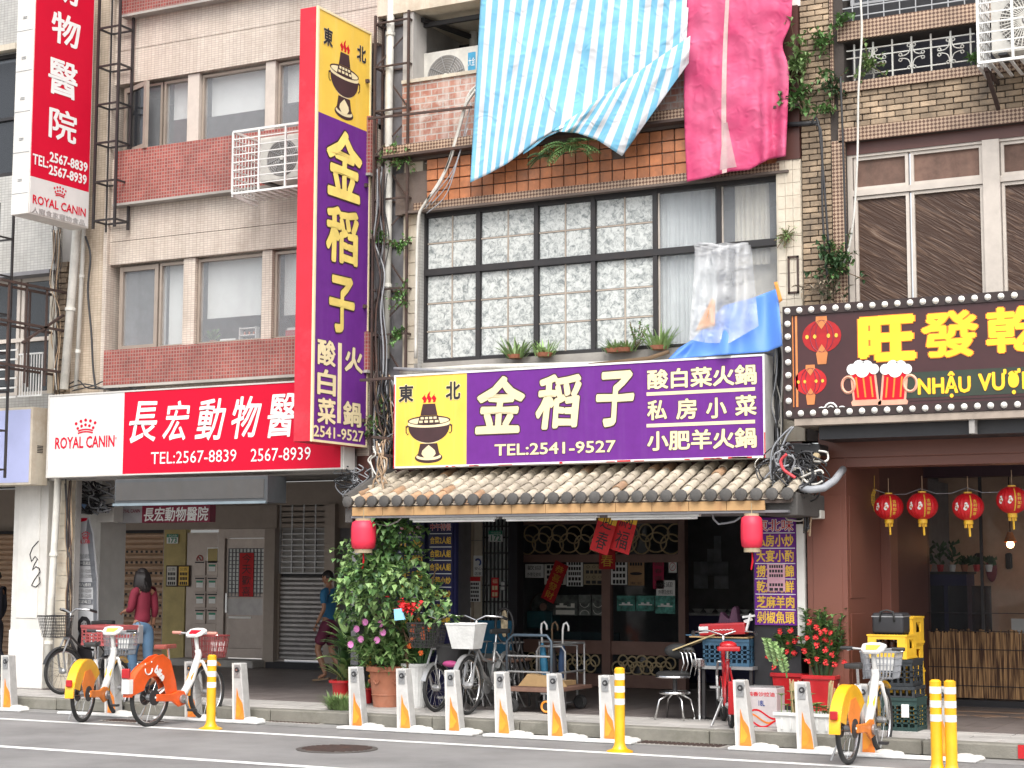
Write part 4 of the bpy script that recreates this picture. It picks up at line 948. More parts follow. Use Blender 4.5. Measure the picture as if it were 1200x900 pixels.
# objects seen through the glass
t = thing('electric_fan','round dark fan behind the left glass door','fan',(xr_(638),DR+.25,1.05)); c = P(637,711,DR+.25)
MB().ring((c.x,c.y,c.z),.19,.012,28,6).build('guard_rim','brown_dark',t); MB().disc((c.x,c.y,c.z),.18,.02,24).build('guard','photo_dark',t); MB().disc((c.x,c.y-.02,c.z),.05,.03,16).build('hub',mat('fan_hub',(.6,.35,.28),.5),t); MB().rod((c.x,c.y+.05,c.z),(c.x,c.y+.05,.14),.02).build('stand','ink',t)
t = thing('teal_box','teal box behind the left glass door below the fan','box',(xr_(632),DR+.2,.8)); x0,x1,z0,z1 = RC(617,716,736,647,DR+.15); B(x0,x1,DR+.15,DR+.4,z0,z1).build('box_body',mat('teal',(.04,.17,.2),.5,var=.4),t,bevel=.01)
# dark opening at the right: menu papers and a worktop inside
q = thing('menu_sheet_wall','grid of small menu papers on the dark wall inside the opening','notices',(xr_(820),DR+2.75,1.5)); random.seed(31)
for i in range(5):
    for j in range(4):
        if random.random() < .2: continue
        x = P(812+i*8,640,DR+2.7).x; z = P(825,628+j*15,DR+2.7).z
        B(x,x+.11,DR+2.72,DR+2.725,z-.2,z).build('menu_sheet',mat('dim_paper',(.5,.52,.56),.8,var=.3),q)
t = thing('inner_counter','dark counter with dishes inside the right opening','counter',(xr_(840),DR+1.6,.13)); xa, xb = P(806,720,DR+1.5).x, P(880,720,DR+1.5).x
B(xa,xb+.5,DR+1.4,DR+2,.13,1.02).build('counter_body','navy',t); B(xa-.05,xb+.5,DR+1.35,DR+2.05,1.02,1.05).build('counter_top','dull_metal',t)
for i in range(7): MB().lathe([(.03,0),(.07,.05),(.07,.055)],(xa+.1+i*.17,DR+1.6,1.05),12).build('bowl','white_plastic',t)
# ======================= RIGHT BUILDING =======================
rb = thing('brick_house','tan brick building with iron railing and brown film windows on the right','building',(-4,F,0))
RX0, RX1 = x_(942), -1.6
wL = x_(992,F,250); z6 = lambda y: z_(992, y)
wtop, wbot = z6(167), z6(372)
bL1, bL0 = z6(153), z6(167)            # thin checker band over window
rl0, rl1 = z6(100), z6(52); cbt = z6(34)
random.seed(14)
NB = [0]
bp_ = B(0,.192,0,.05,0,.066).build('brick','brick_tan',rb,bevel=.006,world=False); bp_.location = (RX0-rb.location.x,-.02,3.9)
def bricks(xa, xb, za, zb, pitch_x=.165, pitch_z=.06, lim=300):
    st = MB(); n = round((zb-za)/pitch_z); m_ = (xb-xa)/pitch_x
    pz = (zb-za)/n
    for j in range(n):
        x = xa-(pitch_x/2 if j%2 else 0)
        while x < xb-.03:
            a = max(x, xa); b_ = min(x+pitch_x-.009, xb-.004)
            if b_-a > .03:
                dy = -.02+random.uniform(-.005,.006); w_ = b_-a
                if NB[0] < lim:
                    NB[0] += 1; share(bp_,'brick',(a-rb.location.x,dy,za+j*pz+.004),(0,0,random.uniform(-.01,.01)),(w_/.192,1,(pz-.009)/.066),rb)
                else: st.box(a,b_,F+dy,F+dy+.05,za+j*pz+.004,za+(j+1)*pz-.006)
            x += pitch_x
    if st.v: st.build('bricks','brick_tan',rb,kind='stuff')
B(RX0,wL,F+.0,F+.3,2.9,TOP).build('wall_core','brick_joint',rb); B(wL,RX1,F+.0,F+.3,wtop,rl0).build('wall_core','brick_joint',rb); B(wL,RX1,F,F+.3,2.9,wbot).build('wall_core','brick_joint',rb)
bl = x_(975,F,200)
bricks(wL-.06,x_(1215),bL1+.02,rl0-.08)         # spandrel
bricks(RX0,bl-.0,4.0,z6(0)+.3)
bricks(x_(1215),RX1,bL1+.02,rl0-.08,lim=0)
# checker bands
B(bl+.01,wL-.0,F-.03,F,3.7,wtop+.02).build('checker_strip','checker',rb); B(wL-.06,RX1,F-.03,F-.0,bL0+.0,bL1+.019).build('checker_band','checker',rb)
B(wL-.1,RX1,F-.05,F+.02,rl0-.08,rl0+.02).build('checker_band','checker',rb)
B(bl+.01,wL-.1,F-.028,F,z6(130),z6(-10)).build('checker_strip','checker',rb)
B(wL,RX1,F+.0,F+.3,rl1+.02,cbt+.05).build('beam','brick_joint',rb); B(wL-.05,RX1,F-.04,F+.0,rl1+.03,cbt+.06).build('checker_band','checker',rb)
B(wL,RX1,F+1.2,F+1.3,rl0-.3,TOP).build('loggia_back',mat('loggia_grey',(.16,.16,.19),.8),rb); B(wL-.05,wL,F+.3,F+1.3,rl0-.2,TOP).build('loggia_side','plaster_dark',rb); B(wL,RX1,F+.3,F+1.3,rl0-.2,rl0-.1).build('loggia_floor','concrete',rb)
# upper window line
B(wL,RX1,F+.06,F+.1,cbt+.05,cbt+.25).build('upper_sill','black_paint',rb)
window(rb, wL+.05, x_(1075), cbt+.25, TOP, F+.1, .04, 'dull_metal','glass_dark'); window(rb, x_(1078), x_(1150), cbt+.25, TOP, F+.1, .04, 'dull_metal','glass_dark'); B(wL,RX1,F+.35,F+.36,cbt+.2,TOP).build('upper_blind','curtain_grey',rb)
q = MB(); 
for i in range(3): z = cbt+.12+i*.09; q.bar((wL,F+.0,z),(RX1,F+.0,z),.012)
for i in range(12): x = wL+.1+i*.16; q.bar((x,F,cbt+.06),(x,F,cbt+.4),.01)
q.build('upper_guard_rail','dull_metal',rb)
# railing with scroll ornaments
rg = thing('iron_railing','pale iron railing with scroll ornaments on the tan brick building','railing',(-4.2,F,rl0)); mat('pale_iron',(.5,.5,.46),.6,dirt=.5,dcol=(.25,.12,.07),scale=10)
q = MB(); ra, rb2 = wL+.02, x_(1148)
for z in (rl0+.1,rl0+.28,rl0+.36): q.bar((ra,F+.04,z),(rb2,F+.04,z),.012)
q.build('rails','pale_iron',rg)
n = 7
for i in range(n):
    x = ra+.08+(rb2-ra-.12)*i/(n-1); mq = MB(); mq.bar((x,F+.04,rl0+.02),(x,F+.04,rl0+.42),.016); mq.build('baluster','pale_iron',rg)
    if i%2:
        s = MB(); cz = rl0+.22
        for sx in (-1,1):
            for sz in (-1,1):                      # each quarter: a curve from the upright to the side, curled at both ends
                s.tube([(x+sx*(.012+.1*(k/8)**2.2), F+.03, cz+sz*(.012+.1*(1-k/8)**2.2)) for k in range(9)],.006,5)
                s.ring((x+sx*.112,F+.03,cz+sz*.026),.016,.0055,8,4); s.ring((x+sx*.026,F+.03,cz+sz*.112),.016,.0055,8,4)
        s.build('scroll','pale_iron',rg)
# main window
mw = thing('film_window','pale framed window with wrinkled brown film on the tan brick building','window',(-4,F,wbot)); random.seed(6)
m = mat('brown_film',(.085,.055,.045),.4,var=.3,scale=5,spec=.25); n = m.node_tree.nodes; l = m.node_tree.links; b = n['Principled BSDF']
tc = n.new('ShaderNodeTexCoord'); mp = n.new('ShaderNodeMapping'); mp.inputs['Rotation'].default_value=(0,R(-32),0); mp.inputs['Scale'].default_value=(1.1,1,5); l.new(tc.outputs['Object'],mp.inputs[0])
nz = n.new('ShaderNodeTexNoise'); nz.inputs['Scale'].default_value=2.2; nz.inputs['Detail'].default_value=4; nz.inputs['Distortion'].default_value=1.2; l.new(mp.outputs[0],nz.inputs['Vector'])
bp = n.new('ShaderNodeBump'); bp.inputs['Strength'].default_value=.45; bp.inputs['Distance'].default_value=.03; l.new(nz.outputs['Fac'],bp.inputs['Height']); l.new(bp.outputs[0],b.inputs['Normal'])
mp.vector_type='TEXTURE'; mp.inputs['Rotation'].default_value=(0,R(33),0); mp.inputs['Scale'].default_value=(1/1.2,1,1/13); cr = n.new('ShaderNodeValToRGB'); e = cr.color_ramp.elements; e[0].position=.5; e[0].color=(.06,.034,.024,1); e[1].position=.86; e[1].color=(.34,.27,.22,1); k = e.new(.68); k.color=(.13,.08,.055,1); l.new(nz.outputs['Fac'],cr.inputs[0]); l.new(cr.outputs[0],b.inputs['Base Color'])  # pale diagonal streaks of this ramp are reflections painted into the film colour
mat('brown_curtain',(.17,.1,.075),.8,var=.4,streak=.3)
ztr = z6(226)
wx = [wL+.02, x_(1066,F,250), x_(1153,F,250)]
fr = MB(); Yw = F+.08
fw0 = z6(181); fr.box(wL,wL+.05,Yw-.02,Yw+.08,wbot,fw0).box(wL+.05,RX1,Yw-.018,Yw+.08,ztr-.03,ztr+.03).box(wL+.05,RX1,Yw-.018,Yw+.08,fw0-.025,fw0)
fr.box(x_(1153),x_(1173),Yw-.04,Yw+.08,wbot,fw0).build('frame','alu_white',mw)
B(wL,RX1,F+.05,F+.2,fw0,wtop+.001).build('head','brown_dark',mw)
for (a,b_) in ((wL+.06,x_(1064)),(x_(1067),x_(1152)),(x_(1174),x_(1260)),(x_(1262),RX1)):
    s = window(mw,a,b_,ztr+.032,fw0-.027,Yw-.0,.03,'alu_white','brown_curtain'); window(mw,a,b_,wbot,ztr-.035,Yw-.0,.03,'alu_white','brown_film')
# ---- sign with bulbs
sg = thing('bulb_sign','brown sign edged with round bulbs over the red lantern shop','sign',(-4,15.9,3.5))
YB = 15.92; sx0, sx1 = x_(919,YB,430), -1.7; s0, s1 = z_(920,491,YB), z_(920,360,YB)
mat('sign_brown',(.055,.018,.02),.35,var=.25,scale=1.5); mat('sign_frame',(.035,.02,.018),.45,dirt=.4,dcol=(.12,.03,.03))
B(sx0,sx1,YB+.001,YB+.3,s0,s1).build('box_body','black_paint',sg); iw = .09
q = MB().box(sx0,sx1,YB-.03,YB,s0,s0+iw).box(sx0,sx1,YB-.03,YB,s1-iw,s1).box(sx0,sx0+iw,YB-.03,YB,s0+iw,s1-iw); q.build('bulb_rim','sign_frame',sg)
B(sx0+iw,sx1,YB-.012,YB,s0+iw,s1-iw).build('face','sign_brown',sg)
mat('bulb',(.86,.84,.78),.25,coat=.4); bq = MB().ball((0,0,0),.026,.022,.026,12,8).lathe([(.03,.012),(.032,.022)],(0,0,0),12,'y').build('bulb','bulb',sg,smooth='all',world=False)
pts = []; nb_ = 31; 
for i in range(nb_):
    x = sx0+.05+i*(sx1-sx0-.05)/(nb_-.5); pts += [(x,s0+iw/2),(x,s1-iw/2)]
for i in range(1,8): pts.append((sx0+.05, s0+iw/2+(s1-s0-iw)*i/8))
for i, (x,z) in enumerate(pts):
    loc = Vector((x,YB-.045,z))-sg.location
    if i == 0: bq.location = loc
    else: share(bq,'bulb',loc,parent=sg)
Yg = YB-.013
def pf(xa, ya): v = P(xa, ya, Yg); return v.x, v.z
mat('lantern_red',(.5,.012,.015),.4,var=.3,scale=8); mat('copper_print',(.62,.22,.07),.4)
for (x,w_) in ((927,2),(932.5,1.5)):
    a = P(x,430,Yg).x; B(a,a+.014*w_,Yg-.003,Yg,s0+iw+.02,s1-iw-.005).build('copper_line','copper_print',sg)
def flatpoly(par, pts_, Y, m, name):
    q = MB(); q.v = [(x,Y,z) for x,z in pts_]; q.f = [tuple(range(len(pts_)))]; return q.build(name,m,par)
def E(cx,cz,rx,rz,n=22,a0=0,a1=2*PI): return [(cx+rx*math.cos(a0+(a1-a0)*i/n),cz+rz*math.sin(a0+(a1-a0)*i/n)) for i in range(n)]
for (cx,cy,rp_) in ((963,394,23),(950,447,19)):
    c = pf(cx,cy); r_ = (pf(cx+rp_,cy)[0]-c[0]); g_ = flatpoly(sg,E(c[0],c[1],r_,r_*.82),Yg-.003,'lantern_red','printed_lantern')
    for k, f_ in enumerate((.75,.4)): MB().ring((c[0],Yg-.004,c[1]),r_*.8,.004,24,4,sx=f_).build('printed_rib','maroon',sg)
    flatpoly(sg,[(c[0]-r_*.28,c[1]+r_*1.0),(c[0]-r_*.3,c[1]+r_*.75),(c[0],c[1]+r_*.35),(c[0]+r_*.3,c[1]+r_*.75),(c[0]+r_*.28,c[1]+r_*1.0)][::-1],Yg-.006,'copper_print','printed_cap')
    flatpoly(sg,[(c[0],c[1]-r_*.4),(c[0]-r_*.3,c[1]-r_*.85),(c[0]-r_*.22,c[1]-r_*1.4),(c[0]+r_*.22,c[1]-r_*1.4),(c[0]+r_*.3,c[1]-r_*.85)],Yg-.006,'copper_print','printed_tassel')
    for dx in (-.75,-.35,.35,.75): flatpoly(sg,E(c[0]+dx*r_,c[1],r_*.09,r_*.11,8),Yg-.007,'gold_print','printed_dot')
def signtext(s, xl,yt,yb,xr, bold=.07, ob=.1, wob=0, fill='yellow_bright'):
    x0,x1,z0,z1 = RC(xl,yt,yb,xr,Yg); wfront(MB(),s,x0,z0,x1,z1,Yg-.004,bold=ob,wob=wob).build('lettering_outline','orange_print',sg)
    wfront(MB(),s,x0,z0,x1,z1,Yg-.008,bold=bold,wob=wob).build('lettering',fill,sg)
mat('yellow_bright',(.95,.68,.03),.35,var=.15,scale=3)
signtext('旺',1009,375,422,1070,.055,.075); signtext('發',1081,368,419,1145,.03,.05); signtext('乾',1157,363,413,1220,.03,.05); signtext('杯',1232,359,408,1294,.03,.05)
x0,x1,z0,z1 = RC(1058,437,467,1400,Yg); B(x0,sx1-.01,Yg-.002,Yg,z0,z1).build('green_strip',mat('dark_green',(.03,.045,.03),.5),sg); B(P(1060,470,Yg).x,sx1-.01,Yg-.003,Yg-.0005,z0-.03,z0-.022).build('rule','sign_frame',sg)
signtext('NHẬU',1076,438,467,1137,.03,.045); signtext('VƯỢNG',1147,435,463,1232,.03,.045)
mug = mat('mug_pink',(.8,.4,.28),.4); 
for (cx,lean,hs) in ((1013,-.1,-1),(1048,.1,1)):
    c = pf(cx,452); s_ = pf(cx+17,452)[0]-c[0]
    sk = lambda x,z: (c[0]+(x+z*lean)*s_, c[1]+z*s_)
    flatpoly(sg,[sk(-1,-1.35),sk(1,-1.35),sk(1.05,-1.1),sk(.9,-.95),sk(.9,1.1),sk(-.9,1.1),sk(-.9,-.95),sk(-1.05,-1.1)],Yg-.004,'mug_pink','printed_mug')
    flatpoly(sg,[sk(-.75,-.95),sk(.75,-.95),sk(.75,.9),sk(-.75,.9)],Yg-.006,'red_print','printed_beer')
    for k in (-.5,0,.5): flatpoly(sg,[sk(k-.06,-.8),sk(k+.06,-.8),sk(k+.06,.6),sk(k-.06,.6)],Yg-.008,'orange_print','printed_highlight')
    for (fx_,fz,fr_) in ((-.7,1.15,.38),(-.2,1.35,.42),(.35,1.3,.42),(.8,1.1,.36),(0,1.05,.5)): e = sk(fx_,fz); flatpoly(sg,E(e[0],e[1],fr_*s_,fr_*s_,14),Yg-.010-fr_*.002,'white_print','printed_foam')
    e = sk(hs*1.1,.1); MB().ring((e[0],Yg-.005,e[1]),s_*.55,s_*.1,18,4,sx=.8).build('printed_handle','mug_pink',sg)
q = MB(); c = pf(976,482); 
for (dx,dz,r_) in ((-.11,0,.04),(-.02,.02,.06),(.09,0,.04)): q.ring((c[0]+dx,Yg-.004,c[1]+dz),r_,.009,16,4); q.ring((c[0]+dx,Yg-.004,c[1]+dz),r_*.5,.007,12,4)
q.build('printed_cloud','white_print',sg)
# sign underside and beam
cn = thing('shop_awning_beam','brown clad beam and soffit under the bulb sign','beam',(-4,F,2.8))
B(sx0+.1,sx1,YB-.02,F,s0-.07,s0-.004).build('ledge',mat('ledge_beige',(.4,.33,.27),.6,dirt=.4),cn); B(sx0+.3,sx1,YB+.12,F-.0,s0-.2,s0-.07).build('recess','black_paint',cn)
for x in (1137,): a = P(x,500,YB+.05).x; B(a,a+.05,YB,YB+.12,s0-.2,s0-.07).build('bracket','plaster_grey',cn)
fb1, fb0 = s0-.2, z_(997,545)
B(x_(957),RX1,F-.05,F+.3,fb0+.07,fb1+.1).build('beam_face','brown_panel',cn,bevel=.004); B(x_(985),RX1,F-.02,F+.3,fb0-.02,fb0+.07).build('beam_lower','brown_panel',cn)
bp2 = thing('brown_pillar','brown clad pillar between the purple menu and the lantern shop','pillar',(-5.1,F,.13)); px0, px1 = x_(945,16.5,650), x_(992,16.5,650)
B(px0,px1,16.52,17.7,.13,fb0+.0695).build('cladding','brown_panel',bp2,bevel=.004)
q = MB(); a,b_ = px0+.06, px1-.05
for (za,zb) in ((1.1,2.35),(.25,1.0)):
    q.box(a,b_,16.512,16.52,za,zb)
q.build('raised_panel','brown_panel',bp2,bevel=.003)
q = MB()
for (za,zb) in ((1.35,2.35),(.25,1.2)): q.box(px1,px1+.008,16.6,17.1,za,zb)
q.build('side_panel','brown_panel',bp2,bevel=.002)
jx = px1+.001; 
B(jx-.3,jx+.1,17.7,18.0,.13,2.4).build('door_panel','brown_panel',bp2,bevel=.004)
for i,(a,c) in enumerate(((1015,1020),(1023,1027))):
    x = P(a,678,17.68)
    B(x.x,P(c,678,17.68).x,17.66,17.7,x.z,x.z+.1).build('small_plate','tan_paper',bp2)
# shop recess
rs = thing('lantern_shop_front','dark glazed shop front with bamboo blind behind the round lanterns','shop front',(-4,19.6,.13)); YG = 19.6
xg = lambda x: P(x,700,YG).x
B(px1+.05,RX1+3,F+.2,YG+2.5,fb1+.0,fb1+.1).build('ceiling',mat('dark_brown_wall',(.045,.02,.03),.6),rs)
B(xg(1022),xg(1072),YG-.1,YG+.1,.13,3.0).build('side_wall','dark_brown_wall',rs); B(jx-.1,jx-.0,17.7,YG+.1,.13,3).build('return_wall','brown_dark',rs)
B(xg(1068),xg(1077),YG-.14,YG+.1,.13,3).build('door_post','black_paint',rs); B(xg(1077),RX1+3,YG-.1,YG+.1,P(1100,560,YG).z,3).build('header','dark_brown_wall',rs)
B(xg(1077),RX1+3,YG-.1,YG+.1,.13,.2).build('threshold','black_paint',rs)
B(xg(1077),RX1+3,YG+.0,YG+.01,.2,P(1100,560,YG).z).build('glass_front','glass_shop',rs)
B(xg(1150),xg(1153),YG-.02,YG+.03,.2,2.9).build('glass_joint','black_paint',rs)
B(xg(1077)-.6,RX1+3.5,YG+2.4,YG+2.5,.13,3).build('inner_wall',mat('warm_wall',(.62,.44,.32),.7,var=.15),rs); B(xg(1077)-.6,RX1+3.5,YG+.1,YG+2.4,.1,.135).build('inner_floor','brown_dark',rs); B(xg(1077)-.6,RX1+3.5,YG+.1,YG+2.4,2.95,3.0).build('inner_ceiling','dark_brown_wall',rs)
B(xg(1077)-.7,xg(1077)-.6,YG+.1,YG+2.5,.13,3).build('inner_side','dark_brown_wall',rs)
q = MB(); random.seed(17); bz1 = P(1100,738,YG).z; x = xg(1078)
while x < RX1+2.5:
    w_ = random.uniform(.008,.018); q.box(x,x+w_,YG-.045-random.uniform(0,.012),YG-.03,.22,bz1+random.uniform(-.03,.02)); x += w_+random.uniform(.001,.005)
mat('bamboo',(.42,.23,.1),.7,var=.5,scale=6)
m = MATS['bamboo']; n = m.node_tree.nodes; l = m.node_tree.links; b = n['Principled BSDF']; g_ = n.new('ShaderNodeNewGeometry'); mp = n.new('ShaderNodeMapping'); mp.inputs['Scale'].default_value=(55,55,2.5); l.new(g_.outputs['Position'],mp.inputs[0]); nz = n.new('ShaderNodeTexNoise'); nz.inputs['Scale'].default_value=1; nz.inputs['Detail'].default_value=3; l.new(mp.outputs[0],nz.inputs['Vector']); cr = n.new('ShaderNodeValToRGB'); cr.color_ramp.elements[0].position=.4; cr.color_ramp.elements[0].color=(.07,.03,.015,1); cr.color_ramp.elements[1].position=.62; cr.color_ramp.elements[1].color=(.5,.29,.13,1); l.new(nz.outputs['Fac'],cr.inputs[0]); l.new(cr.outputs[0],b.inputs['Base Color'])
bb = thing('bamboo_blind','brown reed blind covering the lower half of the shop glass','blind',(xg(1140),YG-.04,.2)); q.build('reeds','bamboo',bb,kind='stuff')
q = MB()
for k in range(5): z = .35+k*.2; q.box(xg(1078),RX1+2.5,YG-.066,YG-.06,z,z+.008)
q.build('stitching','ink',bb)
plate('green and white house number 169 left of the lantern shop glass',1039,1063,629,645,YG-.11,'169')
t = thing('wall_rack','white slatted rack leaning at the left of the shop glass','rack',(xg(1033),YG-.2,.13)); q = MB()
for k in (1031,1037): x = xg(k); q.box(x,x+.02,YG-.16,YG-.13,.9,1.95)
for k in range(9): z = .95+k*.12; q.box(xg(1031),xg(1037),YG-.155,YG-.135,z,z+.012)
q.build('rack_frame','white_metal',t)
cbn = thing('side_cabinet','dark cabinet with small plants and pots behind the shop glass','cabinet',(xg(1100),YG+.6,.13)); xa, xb = P(1078,700,YG+.5).x, P(1133,700,YG+.5).x
B(xa,xb,YG+.5,YG+.9,.13,1.58).build('carcass','navy',cbn); B(xa-.02,xb+.02,YG+.48,YG+.92,1.58,1.61).build('top','black_paint',cbn)
for k in range(3): B(xa+.06+k*.27,xa+.28+k*.27,YG+.49,YG+.4995,.9,1.45).build('cabinet_pane','glass_dark',cbn)
random.seed(19)
for k in range(6):
    x = xa+.08+k*.14; pt_ = thing('potted_plant',['small potted plant at the left end of the dark cabinet','small potted plant second from the left on the dark cabinet','third small potted plant on the dark cabinet','fourth small potted plant on the dark cabinet','small potted plant fifth from the left on the dark cabinet','small potted plant at the right end of the dark cabinet'][k],'plant',(x,YG+.6,1.61),0,'potted plants on the cabinet')
    MB().lathe([(.03,0),(.045,.08)],(x,YG+.6,1.611),10).build('pot',['terracotta','red_gloss','white_plastic'][k%3],pt_)
    q = MB()
    for j in range(26):
        a = random.uniform(0,6.28); r_ = random.uniform(.02,.1); z = 1.69+random.uniform(0,.26)*(1 if k<3 else .3); q.quad((x,YG+.6,z-.03),(x+r_*math.cos(a)+.02,YG+.6+r_*math.sin(a),z),(x+r_*math.cos(a)*1.2,YG+.6+r_*math.sin(a),z+.04),(x+r_*math.cos(a)-.02,YG+.6+r_*math.sin(a)*.8,z+.01))
    q.build('foliage','leaf_dark',pt_,kind='stuff')
t = thing('wall_picture','round red ornament on the inner wall of the lantern shop','ornament',(P(1162,670,YG+2.3).x,YG+2.38,1.7)); c = P(1162,667,YG+2.35); MB().ball((c.x,c.y,c.z),.07,.02,.16).build('ornament_body','maroon',t)
t = thing('lit_lamp','small lit warm lamp inside the lantern shop','lamp',tuple(P(1184,638,YG+1.6))); c = P(1184,638,YG+1.6); MB().ball((c.x,c.y,c.z),.045).build('bulb',mat('lamp_glow',(1,.55,.25),.5,emit=12),t,smooth='all'); MB().lathe([(.02,.15),(.07,.03),(.075,.03),(.03,.15)],(c.x,c.y,c.z)).build('shade','orange_print',t); MB().rod((c.x,c.y,c.z+.15),(c.x,c.y,2.95),.006).build('cord','ink',t)
t = thing('white_board','white board inside the lantern shop at the right edge','board',(-2.9,YG+.7,.8)); x0,x1,z0,z1 = RC(1185,725,765,1230,YG+.6); B(x0,x1,YG+.6,YG+.62,z0,z1).build('panel','white_print',t)
# bottle shelf silhouettes
for i,(a,ya,yb) in enumerate(((1146,648,668),(1182,648,667))):
    t = thing('hanging_bag',['dark hanging bag left on the inner wall of the lantern shop','dark hanging bag right on the inner wall of the lantern shop'][i],'bag',tuple(P(a,658,YG+2.3))); x0,x1,z0,z1 = RC(a-4,ya,yb,a+4,YG+2.35); B(x0,x1,YG+2.33,YG+2.39,z0,z1).build('bag_body','ink',t,bevel=.02)
# round lanterns
mat('silk_red',(.6,.012,.02),.4,var=.12,scale=4,sss=0)
def lantern(x, y, rp_, label, Y=16.95, dz=.0):
    c = P(x,y,Y); r_ = P(x+rp_,y,Y).x-c.x
    t = thing('round_lantern',label,'lantern',tuple(c),0,'round red lanterns under the beam'); q = MB(); NS = 24; prof = []
    V = []; F_ = []
    for i in range(13):
        a = PI*(i/12)*.86+PI*.07
        for k in range(48):
            b_ = 2*PI*k/48; rr = r_*math.sin(a)*(1-.035*(k%2)); V.append((c.x+rr*math.cos(b_),c.y+rr*math.sin(b_),c.z-r_*.9*math.cos(a)))
    for i in range(12):
        for k in range(48): F_.append((i*48+k,i*48+(k+1)%48,(i+1)*48+(k+1)%48,(i+1)*48+k))
    q.add(V,F_); q.build('shade','silk_red',t)
    q = MB().lathe([(r_*.26,r_*.83),(r_*.26,r_*.96),(r_*.2,r_*.96)],tuple(c),20); q.build('top_cap','gold_print',t)
    q = MB().lathe([(r_*.3,-r_*.82),(r_*.3,-r_*1.12)],tuple(c),20); q.build('bottom_cap','yellow_plastic',t)
    q = MB()
    for k in range(10): a = 2*PI*k/10; q.bar((c.x+r_*.22*math.cos(a),c.y+r_*.22*math.sin(a),c.z-r_*1.1),(c.x+r_*.24*math.cos(a),c.y+r_*.24*math.sin(a),c.z-r_*1.35),.008)
    q.rod((c.x+r_*.05,c.y,c.z-r_*1.1),(c.x+r_*.08,c.y,c.z-r_*1.9),r_*.07,6).build('tassel','yellow_plastic',t)
    MB().rod((c.x,c.y,c.z+r_*.9),(c.x,c.y,c.z+r_*1.95),.004,4).build('cord','cable_tan',t)
    def sp(al, be, k=1.015): return Vector((c.x+r_*k*math.cos(be)*math.sin(al), c.y-r_*k*math.cos(be)*math.cos(al), c.z+r_*.9*k*math.sin(be)))
    for al in (-.55,.1):                                   # printed figures in white and gold, a plain pattern
        q = MB()
        for (da,db,s_) in ((0,.18,.1),(.03,0,.14),(-.05,-.16,.12)):
            q.v += [tuple(sp(al+da+s_*math.cos(g),db+s_*1.1*math.sin(g))) for g in [2*PI*j/10 for j in range(10)]]; n0 = len(q.v)-10; q.f.append(tuple(range(n0,n0+10)))
        q.build('printed_figure','white_print',t); q = MB()
        for (da,db,s_) in ((.02,-.08,.08),(-.02,.1,.05)):
            q.v += [tuple(sp(al+da+s_*math.cos(g),db+s_*1.1*math.sin(g),1.03)) for g in [2*PI*j/8 for j in range(8)]]; n0 = len(q.v)-8; q.f.append(tuple(range(n0,n0+8)))
        q.build('printed_gold','copper_print',t)
    q = MB()
    q.tube([sp(.42,-.9+k*.18,1.0) for k in range(11)],.006,4)
    V0 = len(q.v)
    for j, ch in enumerate('吉祥如意'):
        g0 = MB(); write(g0,ch,(0,0,0),(1,0,0),(0,0,1),1,1,bold=.02); be0 = .5-j*.3
        q.add([sp(.55+v[0]*.26, be0-.24+v[2]*.24, 1.02) for v in g0.v], g0.f)
    q.build('lettering','gold_print',t); return t
labs = ['round red lantern beside the gold ornament, leftmost under the beam','round red lantern, second from the left under the beam','round red lantern, third from the left under the beam','round red lantern at the right edge of the photo']
for (x,y,r_),lb in zip(((1041.5,594,17),(1081,593,18),(1134.5,594,18.5),(1186,586,18.5)),labs): lantern(x,y,r_,lb)
t = thing('string_wire','thin wire sagging between the round lanterns','wire',tuple(P(1100,578,16.95))); MB().tube([P(1025+i*18,574+(6 if i%3 else 0)-i*.4,17.0) for i in range(12)],.004,4).build('wire','cable_grey',t)
t = thing('gold_ornament','gold paper ornament left of the round lanterns','ornament',tuple(P(1025,585,17.4))); q = MB(); c = P(1025,586,17.4)
for k in range(9): a = k*.7; q.box(c.x-.03+.02*math.cos(a),c.x+.02*math.cos(a)+.01,c.y-.01,c.y,c.z-.11+k*.025,c.z-.1+k*.025+.012)
q.rod((c.x,c.y,c.z-.12),(c.x,c.y,c.z+.25),.004,4).build('ornament_body','gold_print',t)
# cylinder lanterns of the restaurant
mat('pink_red',(.75,.03,.07),.5,var=.08,scale=5)
for (x,y,lb) in ((426,627,'pink red cylinder lantern over the climbing plant'),(881,623.5,'pink red cylinder lantern in front of the purple menu')):
    c = P(x,y,15.6); r_ = P(x+12.5,y,15.6).x-c.x; h_ = .155
    t = thing('cylinder_lantern',lb,'lantern',tuple(c),0,'cylinder lanterns of the restaurant'); V = []; F_ = []
    prof = [(.62,-h_),(.92,-h_*.86),(1,-h_*.4),(1,h_*.4),(.92,h_*.86),(.62,h_)]
    for (k,z) in prof:
        for j in range(24): a = 2*PI*j/24; kk = k*(1-.05*(j%2)); V.append((c.x+r_*kk*math.cos(a),c.y+r_*kk*math.sin(a),c.z+z))
    for i in range(5):
        for j in range(24): F_.append((i*24+j,i*24+(j+1)%24,(i+1)*24+(j+1)%24,(i+1)*24+j))
    MB().add(V,F_).build('shade','pink_red',t,smooth='all')
    MB().lathe([(r_*.72,-h_-.035),(r_*.72,-h_+.005)],tuple(c),16).build('bottom_ring','tan_paper',t); MB().lathe([(r_*.66,h_-.005),(r_*.66,h_+.02)],tuple(c),16).build('top_ring','tan_paper',t)
    MB().rod((c.x,c.y,c.z+h_),(c.x,c.y,c.z+h_+.12),.005,5).build('hook','tan_paper',t); MB().tube([(c.x,c.y,c.z-h_-.03),(c.x+.005,c.y,c.z-h_-.12),(c.x-.01,c.y,c.z-h_-.2)],[.006,.01,.007],6).build('tassel','red_print',t)
